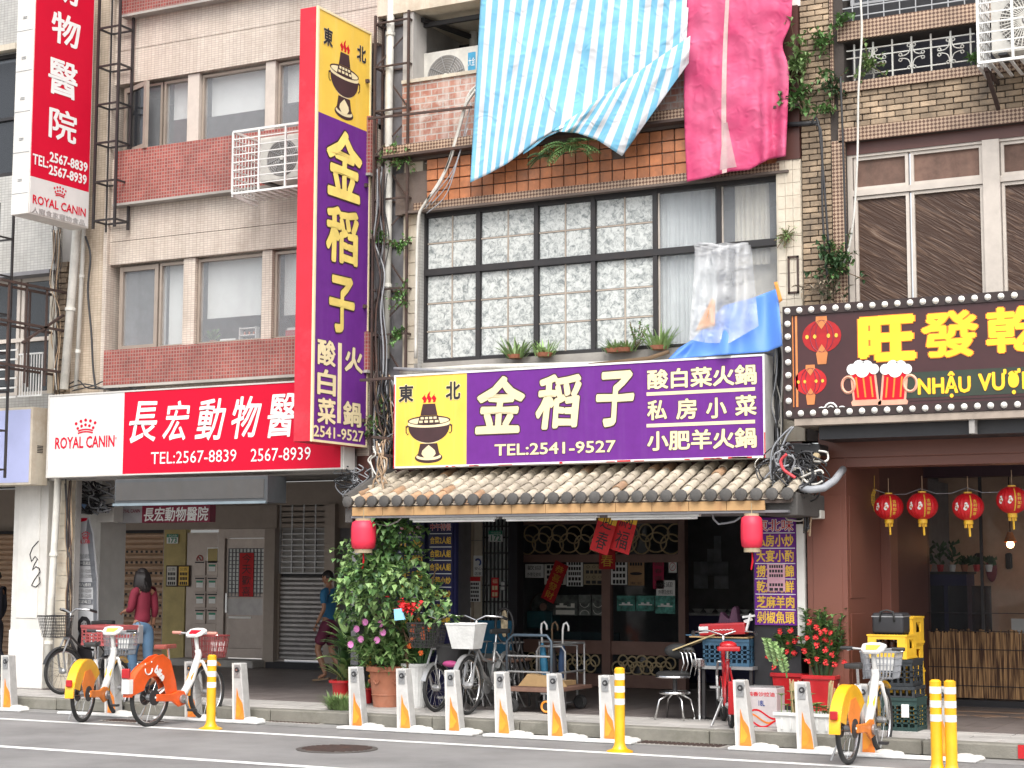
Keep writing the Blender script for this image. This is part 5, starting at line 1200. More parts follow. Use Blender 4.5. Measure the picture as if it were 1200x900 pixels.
t = thing('hanging_cable','pale cable looping from the left lantern to the canopy','cable',tuple(P(450,615,15.8))); MB().tube([P(a,b_,15.8) for a,b_ in ((437,610),(444,615),(455,616),(466,611),(474,604),(478,601))],.008,6).build('cable','cable_white',t)
t = thing('hanging_cable','cable running from the canopy to the right lantern','cable',tuple(P(850,610,15.8))); MB().tube([P(a,b_,15.8) for a,b_ in ((835,601),(836,608),(842,614),(852,613),(861,611),(868,606))],.01,6).build('cable','cable_grey',t)
# ======================= SIGNS OF THE ANIMAL HOSPITAL, TARPS, AIR CONDITIONERS =======================
YV = 16.2
vh = thing('animal_hospital_sign','wide red and white animal hospital sign above the grey awning box','sign',(-13,YV,3.3))
x0,x1 = x_(56,YV,510), x_(402,YV,500); z0,z1 = z_(54,560,YV), z_(60,463,YV); xm_ = x_(145,YV,510)
cabinet(vh,x0,x1,YV,YV+.22,z0,z1,'dirty_white',.018); B(x0+.018,x1-.018,YV+.01,YV+.22,z0+.018,z1-.018).build('box_body','white_metal',vh)
B(x1+.0005,x1+.02,YV,YV+.22,z0,z1).build('side_plate','dirty_white',vh)
B(x0+.018,xm_,YV-.004,YV+.009,z0+.018,z1-.018).build('white_panel',mat('sign_white',(.66,.65,.63),.4,var=.05,streak=.08),vh); B(xm_,x1-.018,YV-.005,YV+.009,z0+.018,z1-.018).build('red_panel',mat('sign_red',(.6,.004,.03),.6,var=.07,scale=2,spec=.2),vh)
def crown(par, fn, m):
    q = MB()
    for row, (h, n_, r_) in enumerate(((.95,5,.075),(.62,5,.07))):
        for i in range(n_):
            t = (i-(n_-1)/2)/((n_-1)/2); cx = .5+t*(.44-.08*row); cz = h-abs(t)**1.6*.22-.0
            V = [fn(cx+r_*math.cos(a)*.9, cz+r_*1.5*math.sin(a)) for a in [2*PI*k/10 for k in range(10)]]; n0 = len(q.v); q.v += [tuple(v) for v in V]; q.f.append(tuple(range(n0,n0+10)))
    for (lo, hi) in ((.0,.1),(.16,.26)):
        N = 10; V = []
        for k in range(N+1):
            t = k/N*2-1; V.append(fn(.5+t*.36, hi+.1*(1-t*t)))
        for k in range(N,-1,-1):
            t = k/N*2-1; V.append(fn(.5+t*.33, lo+.1*(1-t*t)))
        n0 = len(q.v); q.v += [tuple(v) for v in V]; q.f.append(tuple(range(n0,n0+2*N+2))[::-1])
    q.build('crown_emblem',m,par)
ya = YV-.004
cx0_,cx1_,cz0_,cz1_ = RC(88,492,509,113,ya); crown(vh,lambda u,v:(cx0_+(cx1_-cx0_)*u,ya-.003,cz0_+(cz1_-cz0_)*v),'sign_red')
wpix(MB(),'ROYAL CANIN',65,513,526,134,ya-.003,bold=.02).build('brand_lettering','sign_red',vh); wpix(MB(),'®',135,512,515,137,ya-.003).build('registered_mark','sign_red',vh)
for s,a,b_,c,d in (('長',152,472,518,184),('宏',192,471,516,222),('動',230,469,516,264),('物',272,466,513,306),('醫',314,463,512,347),('院',355,460,510,389)):
    wpix(MB(),s,a,b_,c,d,YV-.008,bold=.014,shear=.2,wob=.05).build('lettering','white_print',vh)
wpix(MB(),'TEL:2567-8839',177,530,544,277,YV-.008,bold=.0).build('lettering','white_print',vh); wpix(MB(),'2567-8939',294,526,541,364,YV-.008,bold=.0).build('lettering','white_print',vh)
# vertical one
vv = thing('vertical_animal_hospital_sign','tall vertical red animal hospital sign with white edge at the left','sign',(-14.5,15.7,5.9))
XV = -14.502; V0, V1 = 15.2, 16.255; tv = XV-x_(16,15.2,150); zz = lambda x,y: PX(x,y,XV).z
vz0, vz1, vzm = zz(34,250), zz(40,-60), zz(35.4,206)
B(XV-tv,XV,V0,V1,vz0,vz1).build('box_body','dirty_white',vv,bevel=.004); q = MB()
for k in range(7): z = vz0+.25+k*.5; q.box(XV-tv+.01,XV-.01,V0-.004,V0-.001,z,z+.006); q.box(XV-tv*.65,XV-tv*.4,V0-.006,V0-.004,z+.15,z+.158).box(XV-tv*.65,XV-tv*.4,V0-.006,V0-.004,z+.17,z+.178)
q.build('seams','dull_metal',vv,kind='stuff')
B(XV,XV+.006,V0+.02,V1-.02,vzm,vz1).build('red_panel','sign_red',vv); B(XV,XV+.0055,V0+.02,V1-.02,vz0+.02,vzm).build('white_panel','sign_white',vv)
def vt(s,xl,yt,yb,xr,m='white_print',bold=.04,**k): sidew(MB(),s,xl,yt,yb,xr,XV,bold=bold,lift0=.009,**k).build('lettering',m,vv)
vt('動',60,-42,-4,92,wob=.04,bold=.018); vt('物',61,11,47,93,wob=.04,bold=.018); vt('醫',57,66,107,90,wob=.04,bold=.018); vt('院',58,124,160,89,wob=.04,bold=.018)
vt('TEL:',38,180,192,56,bold=.02); vt('2567-8839',58,178,189,102,bold=.03); vt('2567-8939',57,193,204,101,bold=.03)
vt('ROYAL CANIN',38,228,238,100,m='sign_red',bold=.02); vt('人寵食家寵物食品',37,242,249,99,m='dull_metal',bold=.0)
ca, cb_ = PX(62,233,XV), PX(77,233,XV); crown(vv,lambda u,v:(XV+.009,ca.y+(cb_.y-ca.y)*u,ca.z+.1+.13*v-.06),'sign_red')
lattice('vet_sign_bracket','black steel ladder bracket on the right of the vertical animal hospital sign',XV+.08,XV+.42,16.25,16.5,zz(107,270)-.0,vz1,.49,'black_metal',.022,diag=False)
# awning box, inner sign
aw = thing('awning_box','long grey awning box below the animal hospital sign','awning',(-13,15.95,2.5)); YA = 15.98
x0,x1 = x_(134,YA,575), x_(312,YA,575); z0,z1 = z_(134,592,YA), z_(134,562,YA)
B(x0,x1,YA,YA+.35,z0,z1).build('casing',mat('slate_metal',(.07,.075,.08),.5,dirt=.2),aw,bevel=.008); B(x0+.03,x1-.03,YA-.008,YA+.001,z0+.05,z1-.04).build('mesh_panel',mat('grey_mesh',(.075,.072,.07),.7,streak=.4,var=.1),aw); B(x0-.005,x1+.005,YA-.02,YA+.02,z0-.012,z0+.018).build('front_bar',mat('blue_grey',(.2,.25,.28),.5),aw); B(x1,x1+.025,YA-.01,YA+.35,z0,z1).build('end_cap','slate_metal',aw)
YI = 17.6; t = thing('inner_sign','small dark red sign with white characters hanging inside the arcade','sign',(-15,YI,2.3)); x0,x1,z0,z1 = RC(139,593,613,246,YI); xm_ = x_(166.5,YI,603)
B(x0,xm_,YI,YI+.12,z0,z1).build('grey_part',mat('dim_white',(.35,.34,.35),.5),t); B(xm_,x1,YI-.001,YI+.12,z0,z1).build('red_part',mat('dark_red',(.22,.01,.04),.5),t)
wpix(MB(),'ROYAL CANIN',141,597,601,164,YI-.004,bold=.02).build('brand_lettering','dark_red',t); wpix(MB(),'長宏動物醫院',169,595,611,244,YI-.004,bold=.02,shear=.1).build('lettering','white_print',t)
# tall banner
YBn = 16.95; t = thing('tall_banner','tall grey banner with dog picture leaning beside the brown shutter','banner',(x_(97,YBn,700),YBn,.13))
def bp3(x,y,l=0): v = P(x,y,YBn-l); return (v.x,v.y,v.z)
def poly(par, pts, m, name, l=0, Yf=None, th=0):
    q = MB(); v = [P(x,y,(Yf or YBn)-l) for x,y in pts]
    if th:
        q.prism([(p.x,p.z) for p in v], v[0].y, v[0].y+th, 'xz')
    else: q.v = [tuple(p) for p in v]; q.f = [tuple(range(len(v)))[::-1]]
    return q.build(name,m,par)
poly(t,[(91,606),(103,606),(108,625),(113,680),(114,793),(82,793),(83,700),(86,650)],mat('banner_grey',(.55,.56,.58),.5,var=.06),'board',0,None,.03)
poly(t,[(103,606),(108,625),(113,680),(114,793),(110,793),(109,690),(103,640),(101,622)][::1],mat('banner_dark',(.17,.18,.2),.5),'dark_curve',.004); poly(t,[(94,607),(102.5,607),(101.5,610),(93.5,612)],'sign_red','red_tip',.006)
crx = RC(96,623,632,105,YBn-.006); crown(t,lambda u,v:(crx[0]+(crx[1]-crx[0])*u,YBn-.008,crx[2]+(crx[3]-crx[2])*v),'sign_red')
wpix(MB(),'ROYAL CANIN',89.5,632,637,105,YBn-.006,bold=.02).build('brand_lettering','sign_red',t); wpix(MB(),'門診時間',92,649,655,106,YBn-.006).build('lettering','banner_dark',t)
for (a,s) in ((657,'週一至週五'),(682,'週六週日'),(702,'國定假日')):
    x0,x1,z0,z1 = RC(88,a,a+6,109,YBn); B(x0,x1,YBn-.006,YBn-.003,z0,z1).build('dark_bar','banner_dark',t); wpix(MB(),s,91,a+1,a+5,106,YBn-.007).build('bar_lettering','white_print',t)
for a in (667,673,690,696): wpix(MB(),'09:30-12:00',90,a,a+4,107,YBn-.006).build('lettering','dull_metal',t)
dg = lambda pts,m,l: poly(t,pts,m,'printed_dog',l)
dg([(90,735),(92,727),(96,722),(102,723),(106,728),(107,736),(104,742),(105,752),(108,765),(110,790),(88,790),(88,768),(90,752),(93,742)],'ink',.006)
dg([(95,730),(98,727),(101,728),(102,733),(100,738),(96,737)],'dim_white',.009); dg([(97,745),(101,744),(103,755),(100,760),(96,756)],'dim_white',.009)
for a in (97,101): e = P(a,731,YBn); MB().disc((e.x,YBn-.012,e.z),.008,.002,8).build('printed_eye','ink',t)
# left neighbour: blue sign and lattice
t = thing('blank_light_box','pale lavender light box sign without writing at the left edge','sign',(-16.6,16.1,3)); Yb = 16.1; x1 = x_(37,Yb,520); z0,z1 = z_(30,568,Yb), z_(30,477,Yb)
B(x1-1.6,x1,Yb,Yb+.3,z0,z1).build('box_body','stained_white',t,bevel=.005); B(x1-1.57,x1-.03,Yb-.004,Yb+.001,z0+.03,z1-.03).build('face',mat('lavender',(.4,.43,.66),.45,var=.1,scale=1.5),t)
q = MB()
for k in range(5): q.box(x1,x1+.003,Yb+.1,Yb+.2,z0+.4+k*.02,z0+.41+k*.02)
q.build('vent','ink',t)
Xn = -15.0; t = thing('old_sign_frame','rusty black steel frame of a removed sign at the left edge','frame',(Xn,16,3)); q = MB(); Ya, Yb_ = 15.3, F-.01; zn = lambda x,y: PX(x,y,Xn).z
for xs in (Xn,Xn-.28):
    for (y_,r_) in ((343,.03),(388,.03),(437,.03)): z = zn(77,y_); q.bar((xs,Ya,z),(xs,Yb_,z),r_)
    for yy in (15.45,15.75,16.1): q.bar((xs,yy,zn(77,437)-.2),(xs,yy,zn(77,343)),.022)
q.bar((Xn,15.7,zn(77,410)),(Xn,16.4,zn(77,370)),.03).build('bars','rust_metal',t)
lattice('steel_ladder_frame','black steel ladder frame standing in front of the lavender light box',x_(-8,15.6,400),x_(11,15.6,400),15.35,15.6,z_(8,560,15.6),z_(8,243,15.6),.47,'black_metal',.02,diag=False)
t = thing('window_guard','white tube window guard low at the left edge','window guard',(-16,16.3,3.9)); q = MB()
for k in range(6): z = z_(20,465,16.3)+k*.12; q.bar((-17.5,16.3,z),(x_(20,16.3,430),16.3,z),.02)
for k in range(9): x = x_(24,16.3,430)+k*.045; q.bar((x,16.3,z_(30,464,16.3)),(x,16.3,z_(30,415,16.3)),.012)
q.bar((x_(22,16.3,430),16.3,z_(30,464,16.3)),(x_(50,16.3,430),16.3,z_(30,464,16.3)),.02).bar((x_(22,16.3,430),16.3,z_(30,415,16.3)),(x_(50,16.3,430),16.3,z_(30,415,16.3)),.02); q.build('bars','white_metal',t)
# ---- air conditioners
mat('ac_white',(.62,.6,.55),.45,dirt=.25,streak=.1); mat('ac_grille',(.2,.19,.18),.6); mat('label_blue',(.05,.3,.5),.4)
def ac(label, x0,x1,y0,y1,z0,z1, fan=(.42,.4), labelbox=True, spokes=0):
    t = thing('air_conditioner',label,'air conditioner',((x0+x1)/2,(y0+y1)/2,z0)); w_=x1-x0; h=z1-z0
    B(x0,x1,y0,y1,z0+.02,z1).build('casing','ac_white',t,bevel=.012,seg=2); cx = x0+w_*fan[0]; cz = z0+h*.5; r_ = h*fan[1]
    MB().disc((cx,y0-.004,cz),r_,.006,32).build('fan_recess','ac_grille',t); q = MB()
    for k in range(1,9): q.ring((cx,y0-.012,cz),r_*k/8.5,.0025,28,4)
    for k in range(spokes or 8): a = 2*PI*k/(spokes or 8); q.bar((cx+.05*math.cos(a),y0-.012,cz+.05*math.sin(a)),(cx+r_*math.cos(a+.25),y0-.012,cz+r_*math.sin(a+.25)),.006 if not spokes else .009)
    q.build('grille','ac_white' if spokes else 'dull_metal',t); MB().disc((cx,y0-.018,cz),r_*.13,.012,16).build('fan_cap','ac_white',t)
    if labelbox: lb = B(x1-w_*.2,x1-w_*.07,y0-.003,y0,z0+h*.4,z1-h*.12).build('blue_label','label_blue',t); wfront(MB(),'大金',x1-w_*.19,z0+h*.62,x1-w_*.08,z1-h*.22,y0-.006).build('lettering','white_print',t)
    B(x0+.06,x0+.14,y0,y1,z0,z0+.02).build('foot','black_plastic',t); B(x1-.14,x1-.06,y0,y1,z0,z0+.02).build('foot','black_plastic',t); return t
YL = F+.25; x0,x1 = x_(495,YL,100), x_(562,YL,100); z0 = z_(495,124,YL)
ac('white air conditioner on the open balcony beside the striped tarp',x0,x1,YL,YL+.35,z0,z0+.62)
def cage(label, x0,x1,y0,y1,z0,z1, nx, nz):
    t = thing('air_conditioner_cage',label,'cage',((x0+x1)/2,y0,z0)); q = MB()
    for i in range(nx+1): x = x0+(x1-x0)*i/nx; q.bar((x,y0,z0),(x,y0,z1),.022)
    for j in range(nz+1):
        z = z0+(z1-z0)*j/nz; r_ = .026 if j in (0,nz) else .012; q.bar((x0,y0,z),(x1,y0,z),r_).bar((x0,y0,z),(x0,y1,z),r_).bar((x1,y0,z),(x1,y1,z),r_)
    for i in range(1,8): y = y0+(y1-y0)*i/8; q.bar((x0,y,z0),(x0,y,z1),.01).bar((x1,y,z0),(x1,y,z1),.01)
    q.build('bars','white_metal',t); q = MB()
    for i in range(11): x = x0+(x1-x0)*i/10; q.bar((x,y0,z0),(x,y1,z0),.03,.012)
    q.bar((x0,y0,z0-.02),(x0,y1,z0-.05),.03).bar((x1,y0,z0-.02),(x1,y1,z0-.05),.03); q.build('floor_slats','white_metal',t)
YC = F-.62; x0,x1 = x_(273,YC,190), x_(366,YC,190); z0,z1 = z_(273,227,YC), z_(273,155,YC)
cage('white wire cage with an air conditioner on the red tiled band',x0,x1,YC,F-.14,z0,z1,3,8)
ac('air conditioner in the white wire cage on the red tiled band',x0+.25,x1-.03,YC+.14,YC+.44,z0+.12,z0+.66)
x0 = x_(1146,F-.6,40); z0 = z_(1146,74,F-.6)
cage('white wire cage with an air conditioner at the top right corner',x0,x0+.95,F-.6,F-.03,z0,z0+.85,3,9); ac('air conditioner in the white cage at the top right corner',x0+.1,x0+.9,F-.5,F-.2,z0+.08,z0+.68,(.42,.42),False,40)
q = thing('cage_bracket','rusty bracket under the cage at the top right corner','bracket',(x0+.05,F-.3,z0-.1)); MB().bar((x0+.05,F-.5,z0-.06),(x0+.05,F,z0-.32),.035).bar((x0+.05,F-.55,z0-.05),(x0+.05,F,z0-.05),.035).build('bracket_bar','rust_metal',q)
# ---- tarps
def uvm(name, build):
    m = bpy.data.materials.new(name); m.use_nodes = True; MATS[name] = m; n = m.node_tree.nodes; l = m.node_tree.links; b = n['Principled BSDF']; build(n,l,b); return m
def crinkle(n,l,b,sc=9,st=.6,ws=None):
    tc = n.new('ShaderNodeTexCoord'); vo = n.new('ShaderNodeTexNoise'); vo.inputs['Scale'].default_value = sc; vo.inputs['Detail'].default_value = 3; vo.inputs['Distortion'].default_value = ws or 1.2; vo.noise_type='RIDGED_MULTIFRACTAL'; l.new(tc.outputs['Object'],vo.inputs['Vector'])
    bp = n.new('ShaderNodeBump'); bp.inputs['Strength'].default_value = st; bp.inputs['Distance'].default_value = .03; l.new(vo.outputs['Fac'],bp.inputs['Height']); l.new(bp.outputs[0],b.inputs['Normal'])
def _st(n,l,b, ns=17, ax=0):
    uv = n.new('ShaderNodeUVMap'); s = n.new('ShaderNodeSeparateXYZ'); l.new(uv.outputs[0],s.inputs[0]); m_ = n.new('ShaderNodeMath'); m_.operation='MULTIPLY'; m_.inputs[1].default_value=ns; l.new(s.outputs[ax],m_.inputs[0])
    f = n.new('ShaderNodeMath'); f.operation='FRACT'; l.new(m_.outputs[0],f.inputs[0]); g = n.new('ShaderNodeMath'); g.operation='GREATER_THAN'; g.inputs[1].default_value=.5; l.new(f.outputs[0],g.inputs[0])
    mx = n.new('ShaderNodeMix'); mx.data_type='RGBA'; mx.inputs[6].default_value=(.17,.44,.62,1); mx.inputs[7].default_value=(.58,.59,.61,1); l.new(g.outputs[0],mx.inputs[0]); l.new(mx.outputs[2],b.inputs['Base Color'])
    b.inputs['Roughness'].default_value=.42; crinkle(n,l,b,6,.5)
uvm('striped_tarp', lambda n,l,b: _st(n,l,b)); uvm('striped_tarp_across', lambda n,l,b: _st(n,l,b,3.5,1))
def _pk(n,l,b):
    tc = n.new('ShaderNodeTexCoord'); nz = n.new('ShaderNodeTexNoise'); nz.inputs['Scale'].default_value=2.5; nz.inputs['Detail'].default_value=8; l.new(tc.outputs['Object'],nz.inputs['Vector']); cr = n.new('ShaderNodeValToRGB'); cr.color_ramp.elements[0].position=.35; cr.color_ramp.elements[0].color=(.5,.05,.14,1); cr.color_ramp.elements[1].position=.72; cr.color_ramp.elements[1].color=(.6,.13,.24,1)
    l.new(nz.outputs['Fac'],cr.inputs[0]); l.new(cr.outputs[0],b.inputs['Base Color']); b.inputs['Roughness'].default_value=.55; b.inputs['Specular IOR Level'].default_value=.3; crinkle(n,l,b,11,.4,.5)
uvm('pink_tarp', _pk)
def lerp_path(pts, u):
    for i in range(len(pts)-1):
        if u <= pts[i+1][0] or i == len(pts)-2:
            a, b_ = pts[i], pts[i+1]; t = (u-a[0])/(b_[0]-a[0]); return (a[1]+(b_[1]-a[1])*t, a[2]+(b_[2]-a[2])*t)
def sheet(par, name, top, bot, Yf, m, nu=60, nv=40, bulge=None, th=0):
    q = MB()
    def fn(u, v):
        a = lerp_path(top,u); b_ = lerp_path(bot,u); k = 1-v; x = a[0]+(b_[0]-a[0])*k; y = a[1]+(b_[1]-a[1])*k
        Y = Yf - (bulge(u,k) if bulge else 0); return tuple(P(x,y,Y))
    q.grid(fn,nu,nv); return q.build(name,m,par,smooth='all',thick=th)
YT_ = F-.12
tp = thing('striped_tarp','blue and white striped tarp hanging over the balcony','tarp',tuple(P(680,60,YT_)))
def fold(u,k): p = Vector((u*3.2,k*2.2,0)); return .08+.05*k+.04*math.sin(u*9+k*2.5)*k*.6+.05*noise.noise(p*1.2)+.012*noise.noise(p*4.3)+.012*math.sin(u*33+k*9)*k+.012*noise.noise(Vector((u*22+k*5,k*9,0)))
sheet(tp,'sheet',[(0,564,-14),(1,808,-14)],[(0,551,214),(.13,572,204),(.26,594,192),(.34,610,180),(.41,628,166),(.49,652,151),(.58,688,156),(.64,700,163),(.73,727,181),(.8,742,160),(.9,772,112),(1,804,58)],YT_,'striped_tarp',90,60,fold,.003)
sheet(tp,'folded_corner',[(0,615,143),(.35,640,139),(.7,652,143),(1,662,150)],[(0,613,181),(.35,627,172),(.7,640,161),(1,660,152)],YT_-.12,'striped_tarp_across',16,12,None,.003)
uvm('striped_tarp_fold', lambda n,l,b: _st(n,l,b,11))
sheet(tp,'folded_over_part',[(0,648,153),(1,809,42)],[(0,652,154),(.35,676,156),(.55,700,164),(.72,729,183),(1,807,74)],YT_-.17,'striped_tarp_fold',50,24,lambda u,k: .05+.05*k*(1-k)*4*.5+.03*noise.noise(Vector((u*4,k*3,9)))+.015*math.sin(u*25+k*4),.003)
pk = thing('pink_tarp','crinkled pink tarp hanging beside the striped tarp','tarp',tuple(P(862,100,YT_)))
def pf2(u,k): 
    p = Vector((u*2.6,k*4.5,3)); return .07+.035*noise.noise(p)+.018*noise.noise(p*2.7)+.01*noise.noise(Vector((u*18,k*7,0)))+(.05*math.sin((u-.7)*30)*k if u > .7 else 0)
q = MB()
def pfn(u,v):
    k = 1-v; a = lerp_path([(0,806,-14),(1,929,-14)],u); b_ = lerp_path([(0,805,213),(.2,830,208),(.45,856,201),(.6,878,199),(.78,900,187),(1,921,183)],u); x = a[0]+(b_[0]-a[0])*k; y = a[1]+(b_[1]-a[1])*k
    pin = math.exp(-((k-.34)/.09)**2)*9; x -= pin*max(0,u-.55)/.45; x -= 4*math.sin(k*PI)*(1-u)
    return tuple(P(x,y,YT_-pf2(u,k)))
q.grid(pfn,60,70).build('sheet','pink_tarp',pk,smooth='all',thick=.003)
q = MB(); 
def st2(u,v): k = 1-v; p = Vector(pfn(.385+.035*(u-.5)*(1+.6*k),v)); p.y -= .006; return tuple(p)
q.grid(st2,2,40).build('pale_seam',mat('pale_pink',(.68,.46,.44),.5,var=.3,scale=6),pk,smooth='all')
q = MB(); q.grid(lambda u,v: tuple(Vector(pfn(.4+(.17-.13*v)*(u-.4),.02+v*.25))-Vector((0,.008,0))),4,16).build('clear_film',mat('pale_film',(.7,.5,.5),.3,alpha=.55),pk,smooth='all')
# blue tarp and clear plastic
bt = thing('blue_tarp','blue tarp with orange lining lying over the top edge of the purple sign','tarp',tuple(P(850,390,16.2)))
def _bl(n,l,b): b.inputs['Base Color'].default_value=(.1,.25,.68,1); b.inputs['Roughness'].default_value=.55; crinkle(n,l,b,2.2,.4)
uvm('tarp_blue', _bl)
sheet(bt,'sheet',[(0,795,408),(.15,812,398),(.3,830,378),(.5,848,358),(.75,880,350),(1,911,338)],[(0,783,421),(.3,820,418),(.6,862,415),(.85,900,412),(1,917,405)],F-.22,'tarp_blue',40,24,lambda u,k:.18*k+.05*math.sin(u*11+k*3)+.03*math.sin(u*27),.003)
sheet(bt,'orange_lining',[(0,834,350),(1,838,352)],[(0,815,388),(1,838,382)],F-.26,mat('tarp_orange',(.75,.3,.06),.6),8,8,None,.003); sheet(bt,'orange_edge',[(0,907,331),(1,911,330)],[(0,913,355),(1,917,352)],F-.3,'tarp_orange',4,6,None,.003)
cp_ = thing('clear_plastic_sheet','clear wrinkled plastic sheet tied to the window bar above the blue tarp','plastic sheet',tuple(P(850,330,F-.3)))
def _cl(n,l,b): b.inputs['Base Color'].default_value=(.82,.83,.84,1); b.inputs['Alpha'].default_value=.36; b.inputs['Roughness'].default_value=.12; crinkle(n,l,b,6,1.0)
uvm('clear_plastic', _cl)
sheet(cp_,'sheet',[(0,815,290),(.5,850,284),(1,880,287)],[(0,808,398),(.3,830,402),(.6,855,402),(1,889,382)],F-.34,'clear_plastic',50,40,lambda u,k:.08+.05*math.sin(u*19+k*2)*(1-k*.4)+.04*noise.noise(Vector((u*5,k*6,1))),.0)
q = MB(); random.seed(3)
for j in range(5): q.tube([P(814+i*7,288-2*math.sin(i*.9+j)+j*2.2,F-.33-.03*math.sin(i+j)) for i in range(10)],[.012+.012*abs(math.sin(i*1.7+j)) for i in range(10)],6)
q.build('rolled_top',mat('plastic_roll',(.55,.56,.57),.25,alpha=.75,var=.3,scale=20),cp_,smooth='all')
# ======================= PLANTS =======================
def leaf_at(q, p, d, up, L, W, cup=.25, n=2):
    """one leaf: a pointed blade folded along its midrib, root p, direction d"""
    d = d.normalized(); s = d.cross(up)
    if s.length < .01: s = Vector((1,0,0))
    s.normalize(); u = s.cross(d).normalized()
    m = p+d*L*.45+u*L*.05; t = p+d*L-u*L*.12; a = m+s*W*.5+u*W*cup; b = m-s*W*.5+u*W*cup; k = len(q.v)
    q.v += [tuple(p),tuple(a),tuple(t),tuple(b),tuple(m)]; q.f += [(k,k+1,k+4),(k+1,k+2,k+4),(k+2,k+3,k+4),(k+3,k,k+4)]
def rv(): 
    return Vector((random.gauss(0,1),random.gauss(0,1),random.gauss(0,1)))
def clump(qs, c, r, n, L, W):
    for i in range(n):
        d = rv().normalized(); k = random.random()**.45; p = Vector(c)+Vector((d.x*r[0],d.y*r[1],d.z*r[2]))*k
        dd = (d+rv()*.5+Vector((0,-.25,-.25))); leaf_at(random.choice(qs), p, dd, Vector((0,0,1)), L*random.uniform(.6,1.25), W*random.uniform(.6,1.25))
def blade(q, p, d, L, W, droop=.5, seg=5):
    d = Vector(d).normalized(); s = d.cross(Vector((0,0,1))); s = s.normalized() if s.length > .01 else Vector((1,0,0)); k = len(q.v); pos = Vector(p); dd = d.copy()
    for i in range(seg+1):
        t = i/seg; w_ = W*math.sin(PI*(.12+.88*t))**.7*.5 if t < 1 else .001; q.v += [tuple(pos-s*w_), tuple(pos+Vector((0,0,-w_*.35))), tuple(pos+s*w_)]
        pos = pos+dd*(L/seg); dd = (dd+Vector((0,0,-droop/seg))).normalized()
    for i in range(seg): a = k+i*3; q.f += [(a,a+1,a+4,a+3),(a+1,a+2,a+5,a+4)]
random.seed(42)
# climbing shrub
cs = thing('climbing_shrub','big leafy climbing shrub in front of the dark blue menu column','plant',(-10.1,15.9,.13))
qs = [MB(),MB(),MB(),MB()]
BL = [(422,655,18,20),(412,676,12,14),(440,645,24,22),(455,615,22,13),(466,640,20,22),(440,675,28,22),(415,700,13,16),(468,678,22,18),(495,690,22,14),(508,704,14,12),(440,705,24,16),(406,650,6,9),(476,708,14,10),(480,618,10,10),(486,655,10,14),(424,722,12,10),(520,724,9,9),(455,728,12,8),(408,712,9,12),(432,728,16,10),(420,690,18,14)]
for (x,y,rx,rz) in BL:
    Y = 16.0+random.uniform(-.25,.35); c = P(x,y,Y); s_ = (P(x+10,y,Y).x-c.x)/10
    clump([qs[0],qs[1],qs[1],qs[2]] if y > 640 else [qs[0],qs[0],qs[2]], c, (rx*s_,.32,rz*s_*.9), int(rx*rz*.29), .095, .08)
for i in range(26): # sprays that break the outline
    x,y,rx,rz = random.choice(BL); a = random.uniform(0,6.28); c = P(x+rx*1.05*math.cos(a),y+rz*1.05*math.sin(a),16.0); clump([qs[0],qs[1]],c,(.07,.1,.07),9,.08,.07)
for q, m in zip(qs, ('leaf','leaf_light','leaf_dark','leaf')):
    if q.v: q.build('foliage',m,cs,kind='stuff')
q = MB(); base = P(478,800,16.1); base.z = .3
for pts in (((478,790),(476,750),(468,720),(474,690),(480,650),(478,620)),((478,780),(470,740),(452,720),(440,690),(432,650)),((476,760),(490,720),(505,690),(512,660)),((468,730),(440,720),(420,690),(405,665)),((445,745),(455,730),(470,735),(485,760))):
    q.tube([P(a,b_,16.2) for a,b_ in pts],[.013-.0018*i for i in range(len(pts))],6)
q.build('stems','bark',cs)
t = thing('red_cloth_flowers','bunch of dark red artificial flowers tied in the climbing shrub','flowers',tuple(P(476,711,15.6)))
q = MB()
for i in range(60): c = P(476+random.gauss(0,6),711+random.gauss(0,4),15.62); leaf_at(q,c,rv(),Vector((0,0,1)),.05,.05)
for i in range(30): c = P(474+random.gauss(0,8),722+random.random()*40,15.62); 
q.build('petals','red_paper',t,kind='stuff')
t = thing('blue_bag','small pale blue bag hanging in the climbing shrub','bag',tuple(P(467,720,15.6))); a = [P(462,714,15.58),P(470,713,15.58),P(474,726,15.58),P(463,727,15.58)]
MB().prism([(p.x,p.z) for p in a],15.57,15.6,'xz').build('bag_body',mat('bag_blue',(.25,.55,.75),.5),t)
def potf(name_m, c, r, h, m, t, rim=.03, taper=.72, n=28, nm='pot'):
    MB().lathe([(r*taper*.9,0),(r*taper,.0),(r*.96,h*.86),(r*.97,h*.87),(r+rim,h*.88),(r+rim,h),(r*.9,h),(r*.88,h*.93),(.01,h*.92)],c,n).build(nm,m,t,smooth=True)
def at(px, py_, z=.13): v = G(px,py_,z); return v.x, v.y, z
# terracotta pot with pink flowers
c = at(452,828); t = thing('terracotta_pot_plant','large terracotta pot with pink flowering plant at the kerb','potted plant',c)
potf('',c,.19,.44,'terracotta',t); q = MB()
q.ring((c[0],c[1],c[2]+.13),.152,.008,28,5,ax='z')
for k in range(5): a0 = -PI*.95+k*PI*.38; q.tube([(c[0]+.185*math.cos(a0+j*.06),c[1]+.185*math.sin(a0+j*.06),c[2]+.29-.035*math.sin(j/6*PI)) for j in range(7)],.011,5)
q.build('relief_garland','terracotta',t)
qs = [MB(),MB(),MB()]
for i in range(150):
    a = random.uniform(0,6.28); r_ = random.random()**.6*.34; zt_ = .44+random.random()*.4*(1-.35*r_/.34); p = Vector((c[0]+r_*math.cos(a),c[1]+r_*math.sin(a),c[2]+zt_))
    for k in range(4): leaf_at(random.choice(qs[:2]),p+rv()*.03,Vector((math.cos(a),math.sin(a),.4))+rv()*.8,Vector((0,0,1)),.14,.06)
for q,m in zip(qs,('leaf','leaf_light')): q.build('foliage',m,t,kind='stuff')
q = MB()
